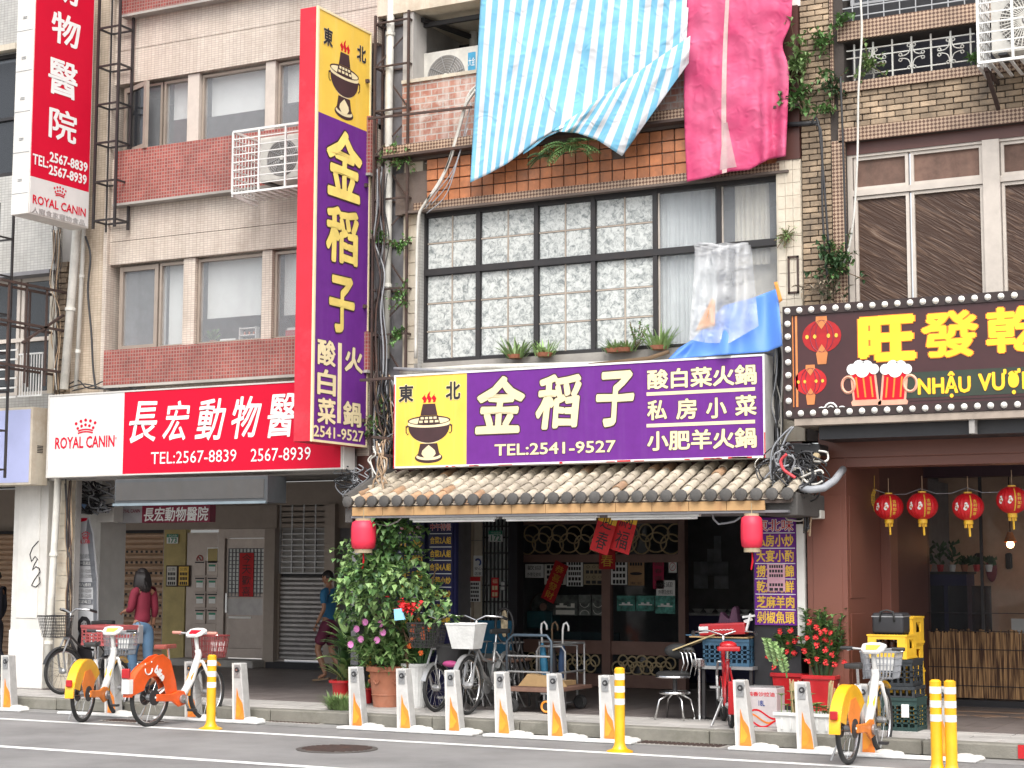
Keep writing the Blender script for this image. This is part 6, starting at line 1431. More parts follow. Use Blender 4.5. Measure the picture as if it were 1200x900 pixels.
for i in range(14): a = random.uniform(0,6.28); q.tube([(c[0]+.05*math.cos(a),c[1]+.05*math.sin(a),c[2]+.4),(c[0]+.15*math.cos(a),c[1]+.15*math.sin(a),c[2]+.75)],.006,4)
q.build('stems','leaf_dark',t)
mat('petal_pink',(.78,.3,.6),.6); 
for (x,y) in ((419,737),(424,749),(447,731),(450,741),(429,729),(443,750),(412,755)):
    p = P(x,y,c[1]-.38); q = MB()
    for k in range(12): leaf_at(q,p,Vector((math.cos(k*.52),-.5,math.sin(k*.52))),Vector((0,1,0)),.05,.03)
    q.build('flower','petal_pink',t)
# white fluted pot with orange flowers
c = at(486,829); t = thing('white_pot_plant','tall white ribbed pot with thorny plant and orange flowers','potted plant',c); V=[];F_=[]
for (r_,z) in ((.112,0),(.118,.02),(.15,.44),(.158,.445),(.158,.475),(.14,.475),(.135,.45)):
    for k in range(48): rr = r_*(1-.02*(k%2)) if .01<z<.445 else r_; V.append((c[0]+rr*math.cos(2*PI*k/48),c[1]+rr*math.sin(2*PI*k/48),c[2]+z))
for i in range(6):
    for k in range(48): F_.append((i*48+k,i*48+(k+1)%48,(i+1)*48+(k+1)%48,(i+1)*48+k))
MB().add(V,F_).build('pot','white_plastic',t); MB().disc((c[0],c[1],c[2]+.44),.14,.005,24,'z').build('soil','bark',t)
def thorny(t, c, h, r_, fl, nst=34, mfl='petal_orange', lf=('leaf_dark','leaf'), flr=.02):
    qa, qb, qc = MB(), MB(), MB()
    for i in range(nst):
        a = random.uniform(0,6.28); rr = random.random()**.6*r_; tip = Vector((c[0]+rr*math.cos(a),c[1]+rr*math.sin(a),c[2]+h*random.uniform(.55,1))); b0 = Vector((c[0]+rr*.35*math.cos(a),c[1]+rr*.35*math.sin(a),c[2]))
        qc.tube([b0,(b0+tip)/2+rv()*.015,tip],[.012,.01,.007],5)
        for k in range(34):
            s_ = random.uniform(.22,1.04); p = b0.lerp(tip,s_); leaf_at(random.choice((qa,qb)),p,Vector((math.cos(k*2.4),math.sin(k*2.4),.6)),Vector((0,0,1)),.085,.036)
    qa.build('foliage',lf[0],t,kind='stuff'); qb.build('foliage',lf[1],t,kind='stuff'); qc.build('stems','leaf_dark',t)
    for (x,y) in fl:
        yy = c[1]-r_*.85+random.uniform(-.04,.05); p = P(x,y,yy); q = MB()
        for k in range(9): leaf_at(q,p+rv()*.006,Vector((math.cos(k*.7),-.6,math.sin(k*.7))),Vector((0,1,0)),flr*1.6,flr*1.5,.4)
        q.ball(tuple(p),flr*.7,n=6,m=4); q.build('flower',mfl,t)
mat('petal_orange',(.85,.2,.05),.5); mat('petal_red',(.7,.05,.05),.5)
thorny(t,(c[0]+.05,c[1],c[2]+.46),.56,.25,[(492,725),(485,733),(484,739),(496,737),(503,737),(496,743),(496,747),(480,757),(484,748),(494,765)])
# broad leaf plant in red pot, grass tuft, small pots
c = at(402,822); c = (c[0]-.02,c[1],.13); t = thing('broad_leaf_plant','leafy plant with long arching leaves in a small red pot','potted plant',c); potf('',c,.12,.24,'red_gloss',t)
for i in range(70):
    q = MB(); a = random.uniform(0,6.28); z = random.uniform(.2,.75); blade(q,(c[0]+.03*math.cos(a)+.06,c[1]+.03*math.sin(a),c[2]+z),(math.cos(a),math.sin(a),random.uniform(.5,1.6)),random.uniform(.22,.4),random.uniform(.05,.08),random.uniform(.7,1.5)); q.build('leaf',random.choice(('leaf','leaf_light','leaf_light','leaf_dark')),t,smooth='all')
q = MB(); [q.tube([(c[0]+.02*k,c[1]+.01*k,c[2]+.2),(c[0]+.03*k+.02,c[1],c[2]+.7)],.01,5) for k in range(-2,4)]; q.build('stalks','leaf_dark',t)
c = at(430,824); t = thing('small_red_pot','small red pot between the terracotta pot and the dock post','pot',c); potf('',c,.075,.17,'red_gloss',t); q = MB(); [blade(q,(c[0],c[1],c[2]+.15),(math.cos(k),math.sin(k),1.2),.18,.02) for k in range(9)]; q.build('foliage','leaf',t,kind='stuff')
q = MB(); [leaf_at(q,P(434+random.gauss(0,1.5),778+random.gauss(0,5),c[1]-.1),rv(),Vector((0,0,1)),.04,.03) for k in range(24)]; q.build('yellow_flowers','yellow_plastic',t,kind='stuff')
def tuft(name,label,c,n,L,spread,m='leaf_light',cat='grass',W=.012,kind=None):
    t = thing(name,label,cat,c); q = MB()
    for i in range(n): a = random.uniform(0,6.28); r_ = random.random()*spread; blade(q,(c[0]+r_*math.cos(a),c[1]+r_*.5*math.sin(a),c[2]),(math.cos(a)*random.uniform(.1,.9),math.sin(a)*.7,random.uniform(.6,1.6)),L*random.uniform(.5,1.2),W,random.uniform(.3,1.5),4)
    q.build('blades',m,t,kind='stuff'); return t
tuft('grass_tuft','bright green grass tuft growing on the sidewalk left of the dock post',at(399,832),420,.19,.15)
tuft('weed','small weed at the foot of the white pillar',at(30,806),40,.09,.06)
# plants on the window sill above the sign
sz = wb+.0
for (x,lb,L_) in ((607,'spiky green plant in a terracotta dish, leftmost on the sill over the purple sign',.24),(641,'low spiky plant on the sill below the painted panes',.16),(735,'spiky plant on the sill left of the leafy twigs',.13),(775,'spiky plant at the right end of the sill beside the blue tarp',.24),(722,'small green tuft on the sill near the middle of the window',.12)):
    c0 = (x_(x,F-.02,418),F-.08,sz-.03); t = tuft('spiky_plant',lb,c0,60,L_*1.2,.12,cat='plant',W=.022); MB().lathe([(.07,0),(.1,.04),(.09,.04)],(c0[0],c0[1],c0[2]),16).build('dish','terracotta',t)
c0 = (x_(748,F,410),F-.05,sz); t = thing('sill_twigs','thin leafy twigs on the sill left of the blue tarp','plant',c0); q = MB(); q2 = MB()
for i in range(14):
    a = random.uniform(0,6.28); tip = Vector(c0)+Vector((random.gauss(0,.09),random.gauss(0,.04),random.uniform(.12,.3))); q2.tube([c0,tip],.003,4)
    for k in range(7): leaf_at(q,Vector(c0).lerp(tip,random.uniform(.4,1)),rv(),Vector((0,0,1)),.035,.025)
q.build('foliage','leaf',t,kind='stuff'); q2.build('stems','bark',t)
def fern(name,label,c,n,L,m='leaf',seedn=0,ang=(0,6.28),cat='fern',lean=0):
    t = thing(name,label,cat,tuple(c)); q = MB(); st = MB(); c = Vector(c)
    for i in range(n):
        a = random.uniform(*ang); d = Vector((math.cos(a),-abs(math.sin(a))*.8-.15,random.uniform(-.1,1.0)+lean)).normalized(); p = c.copy(); Lf = L*random.uniform(.6,1.1); pts = []; nn = 11
        for k in range(nn):
            pts.append(p.copy()); s = d.cross(Vector((0,0,1))); s.normalize(); w_ = Lf*.2*math.sin(PI*(k+1)/(nn+1))
            for sg in (-1,1): leaf_at(q,p,s*sg+d*.5,Vector((0,0,1)),w_+.01,.016)
            p = p+d*Lf/nn; d = (d+Vector((0,0,-1.6/nn))).normalized()
        st.tube(pts,.003,3)
    q.build('fronds',m,t,kind='stuff'); st.build('stems',m,t,kind='stuff'); return t
fern('fern','fern growing from the ledge under the striped tarp',P(672,176,F-.2),26,.42,'leaf'); fern('fern','smaller fern on the ledge at the edge of the striped tarp',P(640,184,F-.18),12,.3,'leaf_dark')
def weed(label, x,y,Y,n=10,r_=.1,L=.06,m='leaf',name='weed'):
    c = P(x,y,Y); t = thing(name,label,'weed',tuple(c)); q = MB(); q2 = MB()
    for i in range(n):
        tip = c+Vector((random.gauss(0,r_),-random.random()*r_*.8-.02,random.gauss(0,r_))); q2.tube([c,(c+tip)/2+Vector((0,0,.01)),tip],.004,4)
        for k in range(9): leaf_at(q,c.lerp(tip,random.uniform(.25,1.05))+rv()*.012,rv()+Vector((0,-.4,.2)),Vector((0,0,1)),L*random.uniform(.6,1.2),L*.55)
    q.build('foliage',m,t,kind='stuff'); q2.build('stems','bark',t)
weed('round green moss clump on the cream pilaster beside the window',922,277,F-.06,40,.055,.02,'leaf_light','moss')
weed('bushy green weed between the pink tarp and the brick wall, lower one',935,118,F-.1,22,.14,.09,'leaf'); weed('bushy green weed between the pink tarp and the brick wall, upper one',936,76,F-.1,20,.13,.09,'leaf_light')
weed('weed growing on the bricks left of the iron railing',962,55,F-.04,14,.1,.07,'leaf'); weed('weed on the bricks below the railing end',975,100,F-.04,12,.09,.06,'leaf_dark'); weed('dry weed hanging on the bricks beside the cables',968,128,F-.04,8,.08,.06,'leaf')
weed('yellow green vine climbing the iron railing',1020,78,F-.0,16,.11,.06,'leaf_light'); weed('small vine leaves at the right end of the iron railing',1141,70,F-.0,9,.08,.06,'leaf'); weed('small weed on the top window ledge of the brick building',988,22,F-.06,9,.07,.07,'leaf')
weed('grey green weed sprawling on the corner of the bulb sign',975,315,F-.1,24,.15,.08,'leaf_dark'); weed('paler weed beside the pale window frame above the bulb sign',988,308,F-.1,14,.1,.06,'leaf'); weed('tiny weed on the checker strip beside the film window',977,288,F-.04,7,.04,.04,'leaf_light')
for (x,y,l,r_) in ((472,185,'weed on the steel lattice below the open balcony',.1),(455,185,'weed behind the steel lattice near the ledge',.09),(470,290,'weed on the lattice left of the grid window',.07),(472,350,'twiggy weed beside the jamb of the grid window',.11),(468,392,'small weed low on the lattice beside the grid window',.06),(448,278,'weed growing behind the tall purple sign',.06),(443,500,'fern like weed among the cables left of the yellow panel',.1),(455,470,'upper weed among the cables left of the yellow panel',.08)): weed(l,x,y,F-.05,12,r_,.06,'leaf')
# dry palm husk on the corner
t = thing('dry_leaf_litter','dry curled leaves and sticks heaped on top of the bulb sign corner','debris',tuple(P(962,340,F-.15))); q = MB()
for i in range(40): c = P(962+random.gauss(0,12),345-abs(random.gauss(0,8)),F-.12-random.random()*.15); leaf_at(q,c,rv(),Vector((0,0,1)),.13,.03,.5)
q.build('dry_leaves',mat('dry_leaf',(.27,.22,.16),.8,var=.4),t,kind='stuff')
# ---- right hand pots
for (x,y,lb,fl,hh) in ((925,846,'left red pot with thorny red flowered plant at the black column',[(914,740),(927,739),(924,753),(932,752),(914,773),(923,764),(931,765),(901,770),(908,772),(940,741),(907,781),(936,748)],.62),(962,850,'right red pot with thorny red flowered plant against the brown pillar',[(949,729),(957,735),(967,739),(974,741),(956,747),(968,750),(974,753),(957,756),(968,762),(975,767),(957,772),(968,776),(989,776),(946,747),(943,763),(979,779),(947,774),(962,741)],.66)):
    c = at(x,y); c = (c[0],c[1]+.1,.13); t = thing('red_pot_plant',lb,'potted plant',c,0,'red pots with thorny flowers'); n = 4; q = MB()
    q.add([(c[0]+sx*r_,c[1]+sy*r_,c[2]+z) for (r_,z) in ((.12,0),(.155,.44),(.172,.44),(.172,.48),(.15,.48),(.14,.44)) for (sx,sy) in ((-1,-1),(1,-1),(1,1),(-1,1))],[(i*4+k,i*4+(k+1)%4,(i+1)*4+(k+1)%4,(i+1)*4+k) for i in range(5) for k in range(4)]+[(20,21,22,23)]).build('pot','red_gloss',t,bevel=.006)
    thorny(t,(c[0],c[1],c[2]+.45),hh,.24,fl,46,'petal_red',('leaf','leaf_light'),.019)
c0 = P(905,775,15.4); t = thing('feathery_plant','light green plant with feathered stems left of the red pots','plant',tuple(c0)); q = MB(); st = MB()
for (tx,ty) in ((898,748),(905,752),(913,760)):
    a = P(tx+9,ty+34,15.42); b_ = P(tx,ty,15.3); st.tube([a,(a+b_)/2+Vector((.02,0,0)),b_],.008,5)
    for k in range(16):
        p = a.lerp(b_,.2+.8*k/16)
        for sg in (-1,1): leaf_at(q,p,Vector((sg+random.gauss(0,.3),-.3+random.gauss(0,.3),.4)),Vector((0,-1,0)),.055,.03)
q.build('foliage','leaf_light',t,kind='stuff'); st.build('stems','leaf',t)
c = at(946,858); c = (c[0],c[1]-.03,.13); t = thing('white_planter','long white plastic planter in front of the red pots','planter',c); xa, xb = x_(912,c[1],850), x_(981,c[1],850)
q = MB(); q.add([(xa+.02,c[1]-.08,.13),(xb-.02,c[1]-.08,.13),(xb-.02,c[1]+.1,.13),(xa+.02,c[1]+.1,.13),(xa,c[1]-.1,.3),(xb,c[1]-.1,.3),(xb,c[1]+.12,.3),(xa,c[1]+.12,.3)],[(0,3,2,1),(0,1,5,4),(1,2,6,5),(2,3,7,6),(3,0,4,7)]).box(xa-.012,xb+.012,c[1]-.115,c[1]-.1,.285,.315).box(xa-.012,xb+.012,c[1]+.12,c[1]+.135,.285,.315).box(xa-.012,xa,c[1]-.1,c[1]+.12,.285,.315).box(xb,xb+.012,c[1]-.1,c[1]+.12,.285,.315)
for k in range(7): q.box(xa+.06+k*.085,xa+.075+k*.085,c[1]-.1,c[1]-.09,.16,.28)
q.build('trough','white_plastic',t); B(xa+.01,xb-.01,c[1]-.09,c[1]+.11,.26,.275).build('soil','bark',t)
q = MB()
for i in range(18): x = random.uniform(xa+.03,xb-.08); h = random.uniform(.05,.22)*(1 if x < xa+.35 else .5); p = Vector((x,c[1],.28+h)); q.tube([(x,c[1],.27),p],.004,4); [leaf_at(q,p,Vector((math.cos(k*1.6),math.sin(k*1.6),.5)),Vector((0,0,1)),.06,.035) for k in range(4)]
q.build('sprouts','leaf_light',t,kind='stuff')
for (x,lb) in ((933,'left bundle of dry sticks in the white planter'),(973,'right bundle of dry sticks in the white planter')):
    b0 = P(x,835,c[1]); b0.z = .28; t = thing('stick_bundle',lb,'sticks',tuple(b0)); q = MB()
    for i in range(16): a = random.uniform(0,6.28); q.tube([b0+Vector((.03*math.cos(a),.03*math.sin(a),0)),b0+Vector((.045*math.cos(a)+.04*(1 if x>950 else -.3),.04*math.sin(a),random.uniform(.24,.34)))],.006,4)
    q.build('sticks',mat('straw',(.48,.38,.2),.8,var=.3),t,kind='stuff')
# ======================= BICYCLES, DOCKS, STREET THINGS =======================
mat('bike_white',(.74,.73,.7),.3,coat=.3,dirt=.08); mat('bike_yellow',(.88,.45,.01),.35,coat=.3); mat('bike_orange',(.85,.12,.02),.35,coat=.3); mat('saddle_black',(.03,.03,.03),.5); mat('saddle_brown',(.28,.07,.05),.5); mat('basket_grey',(.3,.31,.33),.5); mat('basket_red',(.3,.06,.06),.5); mat('flame_orange',(.88,.32,.03),.4); mat('grip_pink',(.65,.28,.22),.6)
def wheel(t, cx, r_, tyre='rubber', rim='chrome', spokes=18, w_=.024, hub=.035):
    MB().ring((cx,0,r_),r_-w_,w_,36,8).build('tyre',tyre,t,smooth='all',world=False)
    MB().ring((cx,0,r_),r_-w_*2.1,.012,36,6).build('rim',rim,t,smooth='all',world=False); q = MB()
    for k in range(spokes): a = 2*PI*k/spokes; q.rod((cx+.02*math.cos(a+1),(-1)**k*.025,r_+.02*math.sin(a+1)),(cx+(r_-w_*2.2)*math.cos(a),0,r_+(r_-w_*2.2)*math.sin(a)),.0018,3)
    q.build('spokes','chrome',t,world=False); MB().lathe([(hub*.5,-.05),(hub,-.03),(hub,.03),(hub*.5,.05)],(cx,0,r_),12,'y').build('hub','dull_metal',t,world=False)
def arcpoly(cx, cz, r1, r2, a0, a1, n=14):
    o = [(cx+r2*math.cos(a0+(a1-a0)*i/n),cz+r2*math.sin(a0+(a1-a0)*i/n)) for i in range(n+1)]; return o+[(cx+r1*math.cos(a1-(a1-a0)*i/n),cz+r1*math.sin(a1-(a1-a0)*i/n)) for i in range(n+1)]
def share_bike(label, loc, rz, cov, kind, sad, bask, steer=0, group='share bikes at the docks'):
    t = thing('share_bike',label,'bicycle',loc,rz,group); t.scale = (.93,.93,.9); r_ = .335
    bld = lambda q,n,m,**k: q.build(n,m,t,world=False,**k)
    wheel(t,0,r_); wheel(t,1.05,r_)
    q = MB().tube([(.46,0,.3),(.6,0,.33),(.75,0,.5),(.88,0,.78),(.86,0,.84)],[.04,.045,.045,.04,.035],10); bld(q,'down_tube','bike_white',smooth='all')
    q = MB().tube([(.45,0,.28),(.33,0,.72)],[.03,.024],10).rod((.4,0,.48),(.02,.055,.335),.012).rod((.4,0,.48),(.02,-.055,.335),.012).rod((.46,.05,.29),(.0,.06,.335),.016).rod((.46,-.05,.29),(.0,-.06,.335),.016); bld(q,'rear_frame','bike_white',smooth='all')
    q = MB().tube([(.885,.055,.7),(1.0,.06,.52),(1.05,.062,.335)],[.02,.018,.012],8).tube([(.885,-.055,.7),(1.0,-.06,.52),(1.05,-.062,.335)],[.02,.018,.012],8).rod((.885,-.06,.7),(.885,.06,.7),.022).rod((.89,0,.68),(.82,0,1.0),.024); bld(q,'fork','bike_white',smooth='all')
    q = MB().rod((.33,0,.7),(.305,0,.88),.014); bld(q,'seat_post','chrome')
    q = MB().prism([(.14,-.07),(.17,-.085),(.26,-.07),(.4,-.018),(.45,-.012),(.45,.012),(.4,.018),(.26,.07),(.17,.085),(.14,.07)],.875,.925,'xy'); bld(q,'saddle',sad,bevel=.012,seg=2,smooth=True)
    big = kind == 2
    if big:
        poly_ = arcpoly(0,r_,.36,.41,PI*.98,PI*.6,8)[:9]+[(.02,.8),(.16,.82),(.3,.74),(.4,.5),(.44,.34),(.26,.3)]+[(.2*math.cos(a)+.02,r_+.24*math.sin(a)) for a in [PI*.05+(PI*.83)*i/10 for i in range(11)]]
        for s in (-1,1): bld(MB().prism(poly_,s*.045-.004,s*.045+.004),'rear_cover',cov,bevel=.003)
        bld(MB().prism(arcpoly(0,r_,.36,.4,PI*.25,PI*.98),-.045,.045),'rear_fender',cov,smooth=True)
        bld(B(-.43,-.36,-.05,.05,.4,.56),'plate_holder','bike_white'); bld(B(-.445,-.40,-.05,.05,.57,.68),'tail_light','red_gloss',bevel=.01)
        q = MB()
        for s in (-1,1):
            g = MB(); write(g,'Ubike',(-.2,0,0),(1,0,0),(0,0,1),.4,.12,bold=.04) if False else None
        for s in (-1,1):      # round smiling mark and letters on the cover
            q.ring((-.1,s*.0535,.66),.06,.008,12,4,a0=PI*.95,a1=PI*2.05); q.ball((-.16,s*.053,.72),.012,.004,.012,8,6).ball((-.05,s*.053,.74),.012,.004,.012,8,6)
        g = MB(); write(g,'bike',(0,0,0),(1,0,0),(0,0,1),.19,.085,bold=.06)
        g.xf(Matrix.Translation((.0,-.0535,.63))@Matrix.Rotation(R(38),4,'Y')); q.add(g.v,g.f); bld(q,'cover_mark','white_print')
    else:
        poly_ = arcpoly(0,r_,.3,.405,PI*.2,PI*1.02,14)
        bld(MB().prism(arcpoly(0,r_,.23,.4,PI*.18,PI*.93,14),-.055,-.047),'rear_cover',cov,bevel=.002); bld(MB().prism(arcpoly(0,r_,.23,.4,PI*.18,PI*.93,14),.047,.055),'rear_cover',cov,bevel=.002)
        bld(MB().prism(arcpoly(0,r_,.375,.405,PI*.2,PI*1.02,14),-.05,.05),'rear_fender',cov,smooth=True); bld(MB().prism([(-.1,.3),(.1,.3),(.2,.5),(.05,.62),(-.1,.6),(-.18,.45)],-.06,-.056),'skirt_guard','orange_print')
        bld(B(-.425,-.395,-.035,.035,.44,.52),'tail_light','red_gloss',bevel=.008)
    q = MB().prism(arcpoly(1.05,r_,.36,.385,PI*.3,PI*1.02,12),-.035,.035); bld(q,'front_fender',cov if not big else 'flame_orange',smooth=True)
    q = MB().prism([(.02,.29),(.3,.27),(.42,.2),(.54,.22),(.57,.3),(.52,.38),(.42,.39),(.3,.36),(.02,.37)],-.085,-.06); bld(q,'chain_case','orange_print' if not big else cov,bevel=.008)
    bld(MB().lathe([(.05,0),(.05,.02)],(.47,-.11,.29),16,'y'),'crank_cap','dull_metal'); bld(MB().bar((.47,-.12,.29),(.56,-.12,.16),.02).bar((.47,.09,.29),(.38,.09,.42),.02),'crank','dull_metal'); bld(B(.52,.6,-.2,-.12,.145,.17),'pedal','black_plastic'); bld(B(.34,.42,.1,.18,.41,.435),'pedal','black_plastic')
    bld(MB().lathe([(.09,-.07),(.09,-.06)],(0,0,r_),16,'y'),'hub_gear','black_plastic'); bld(MB().lathe([(.09,.06),(.09,.07)],(0,0,r_),16,'y'),'hub_gear','black_plastic'); bld(MB().rod((.08,.08,.3),(-.02,.16,.03),.01),'kickstand','dull_metal')
    # handlebar unit, turned with the wheel kept straight
    q = MB().tube([(.8,-.3,1.04),(.79,-.2,1.04),(.83,-.1,1.03),(.83,.1,1.03),(.79,.2,1.04),(.8,.3,1.04)],.012,8); bld(q,'handlebar','dull_metal',smooth='all')
    for s in (-1,1): bld(MB().rod((.795,s*.19,1.04),(.8,s*.31,1.04),.019,10),'grip','grip_pink' if big else 'black_plastic'); bld(MB().rod((.83,s*.16,1.035),(.87,s*.27,1.015),.006,6),'brake_lever','chrome')
    q = MB().prism([(.72,-.07),(.78,-.11),(.88,-.12),(.92,-.05),(.92,.05),(.88,.12),(.78,.11),(.72,.07)],1.025,1.06,'xy'); q.xf(Matrix.Translation((0,0,1.04))@Matrix.Translation((.82,0,0))@Matrix.Rotation(R(-25),4,'Y')@Matrix.Translation((-.82,0,-1.04))); bld(q,'console','bike_white',bevel=.008)
    q = MB().prism([(.75,-.05),(.84,-.07),(.84,.07),(.75,.05)],1.062,1.068,'xy'); q.xf(Matrix.Translation((.82,0,1.04))@Matrix.Rotation(R(-25),4,'Y')@Matrix.Translation((-.82,0,-1.04))); bld(q,'display','red_print' if big else 'yellow_print')
    # basket of bars
    q = MB(); x0,x1,y0,y1,z0,z1 = .96,1.24,-.17,.17,.74,1.0
    def face(a,b_,c,d,nu,nv):
        a,b_,c,d = map(Vector,(a,b_,c,d))
        for i in range(nu+1): s = i/nu; q.bar(a.lerp(b_,s),d.lerp(c,s),.006)
        for j in range(nv+1): s = j/nv; q.bar(a.lerp(d,s),b_.lerp(c,s),.006 if j not in (nv,) else .016)
    i_ = .03; face((x0,y0+i_,z0),(x1-i_,y0+i_,z0),(x1,y0,z1),(x0,y0,z1),9,4); face((x0,y1-i_,z0),(x1-i_,y1-i_,z0),(x1,y1,z1),(x0,y1,z1),9,4); face((x0,y0+i_,z0),(x0,y1-i_,z0),(x0,y1,z1),(x0,y0,z1),9,4); face((x1-i_,y0+i_,z0),(x1-i_,y1-i_,z0),(x1,y1,z1),(x1,y0,z1),9,4); face((x0,y0+i_,z0),(x1-i_,y0+i_,z0),(x1-i_,y1-i_,z0),(x0,y1-i_,z0),6,6)
    bld(q,'basket',bask); bld(B(x1+.005,x1+.012,-.1,.1,.8,.93),'basket_plate','white_print'); bld(MB().bar((.9,-.05,.73),(1.15,-.05,.74),.015).bar((.9,.05,.73),(1.15,.05,.74),.015).lathe([(.03,0),(.035,.04)],(1.0,0,.69),12),'basket_support','dull_metal')
    bld(MB().lathe([(.03,0),(.045,.05)],(.97,0,.66),12,'x'),'head_light','chrome')
    return t
def kx(px, Y): return P(px,800,Y).x
def place(label, pr, pf_, Yr, Yf, *a, **k):
    xr2, xf2 = kx(pr,Yr), kx(pf_,Yf); return share_bike(label,(xr2,Yr,0),math.atan2(Yf-Yr,xf2-xr2),*a,**k)
place('yellow covered share bike at the left with grey basket and black saddle',98,141,14.32,15.3,'bike_yellow',1,'saddle_black','basket_grey')
place('orange covered share bike with red basket and brown saddle, second from the left',176,242,14.25,15.22,'bike_orange',2,'saddle_brown','basket_red')
place('yellow covered share bike at the right docked in front of the crates',993,1030,14.38,15.3,'bike_yellow',1,'saddle_black','basket_grey')
# docks
mat('dock_body',(.5,.49,.47),.4,dirt=.35,dcol=(.3,.3,.29),scale=8)
def dock(px, label):
    x = kx(px,15.22); t = thing('bike_dock',label,'dock post',(x,15.22,0),0,'bike dock posts along the kerb')
    MB().prism([(-.075,0),(.085,0),(.015,.62),(-.095,.62)],-.06,.06).build('post','dock_body',t,bevel=.008,world=False)
    MB().prism([(-.035,.03),(.08,.03),(.068,.12),(.052,.2),(.0,.27),(-.025,.36),(-.03,.2)],-.0645,-.061).build('orange_flame','orange_print',t,world=False); MB().prism([(-.028,.05),(.01,.06),(.045,.12),(-.005,.2),(-.02,.28)],-.067,-.0648).build('yellow_flame','flame_orange',t,world=False)
    MB().prism([(-.075,0),(-.05,0),(-.075,.62),(-.095,.62)],-.063,-.0605).build('edge_strip','dirty_white',t,world=False)
    MB().lathe([(.028,0),(.028,.015)],(-.02,-.078,.55),14,'y').build('lock_ring','black_plastic',t,world=False); MB().box(-.06,.01,-.068,-.061,.47,.6).bar((-.03,-.07,.5),(.02,-.07,.58),.012).build('lock_plate','dull_metal',t,world=False); MB().lathe([(.012,0),(.012,.018)],(-.02,-.085,.55),10,'y').build('lock_pin','chrome',t,world=False)
    MB().ball((.17,-.05,.03),.1,.07,.035,12,6).ball((.27,-.05,.025),.07,.06,.03,12,6).build('base_cover','dirty_white',t,smooth='all',world=False)
    return t
for px, lb in ((12,'dock post at the left edge of the photo'),(284,'dock post right of the orange share bike'),(421,'dock post in front of the palm like plant'),(477,'dock post between the terracotta and the white pot'),(534,'dock post in front of the silver bicycle'),(592,'dock post in front of the black bicycle wheel'),(654,'dock post in front of the umbrella stand'),(715,'dock post beside the single yellow bollard'),(873,'dock post left of the tin box'),(945,'dock post in front of the white planter'),(1016,'dock post holding the right share bike'),(1108,'dock post behind the two yellow bollards'),(134,'dock post hidden behind the left share bike'),(228,'dock post behind the orange share bike')): dock(px, lb)
for (a,b_,lb) in ((-30,33,'white rubber strip at the left edge dock'),(76,160,'white rubber strip under the left share bike'),(188,310,'white rubber strip right of the orange share bike'),(402,560,'white rubber strip under three dock posts by the pots'),(572,745,'white rubber strip under three dock posts by the doors'),(857,980,'white rubber strip under the dock posts by the planter'),(990,1145,'white rubber strip under the right share bike')):
    xa, xb = kx(a,15.1), kx(b_,15.1); t = thing('dock_strip',lb,'rubber strip',((xa+xb)/2,15.05,0)); B(xa,xb,14.98,15.14,.003,.03).build('strip','road_paint',t,bevel=.008)
def bollard(px, label, Y=14.36):
    x = kx(px,Y); t = thing('yellow_bollard',label,'bollard',(x,Y,0),0,'yellow bollards'); 
    MB().lathe([(.12,0),(.12,.012),(.07,.03),(.052,.06),(.047,.09),(.047,.735),(.03,.75)],(0,0,0),24).build('post','bike_yellow',t,smooth=True,world=False)
    for z in (.42,.53,.64): MB().lathe([(.0485,z),(.0485,z+.055)],(0,0,0),24).build('reflective_band','white_plastic',t,smooth=True,world=False)
bollard(248,'yellow bollard with white bands in front of the orange share bike'); bollard(726,'single yellow bollard in front of the restaurant doors')
bollard(1096,'left of the two yellow bollards at the lower right',14.05); bollard(1113,'right of the two yellow bollards at the lower right',14.05)
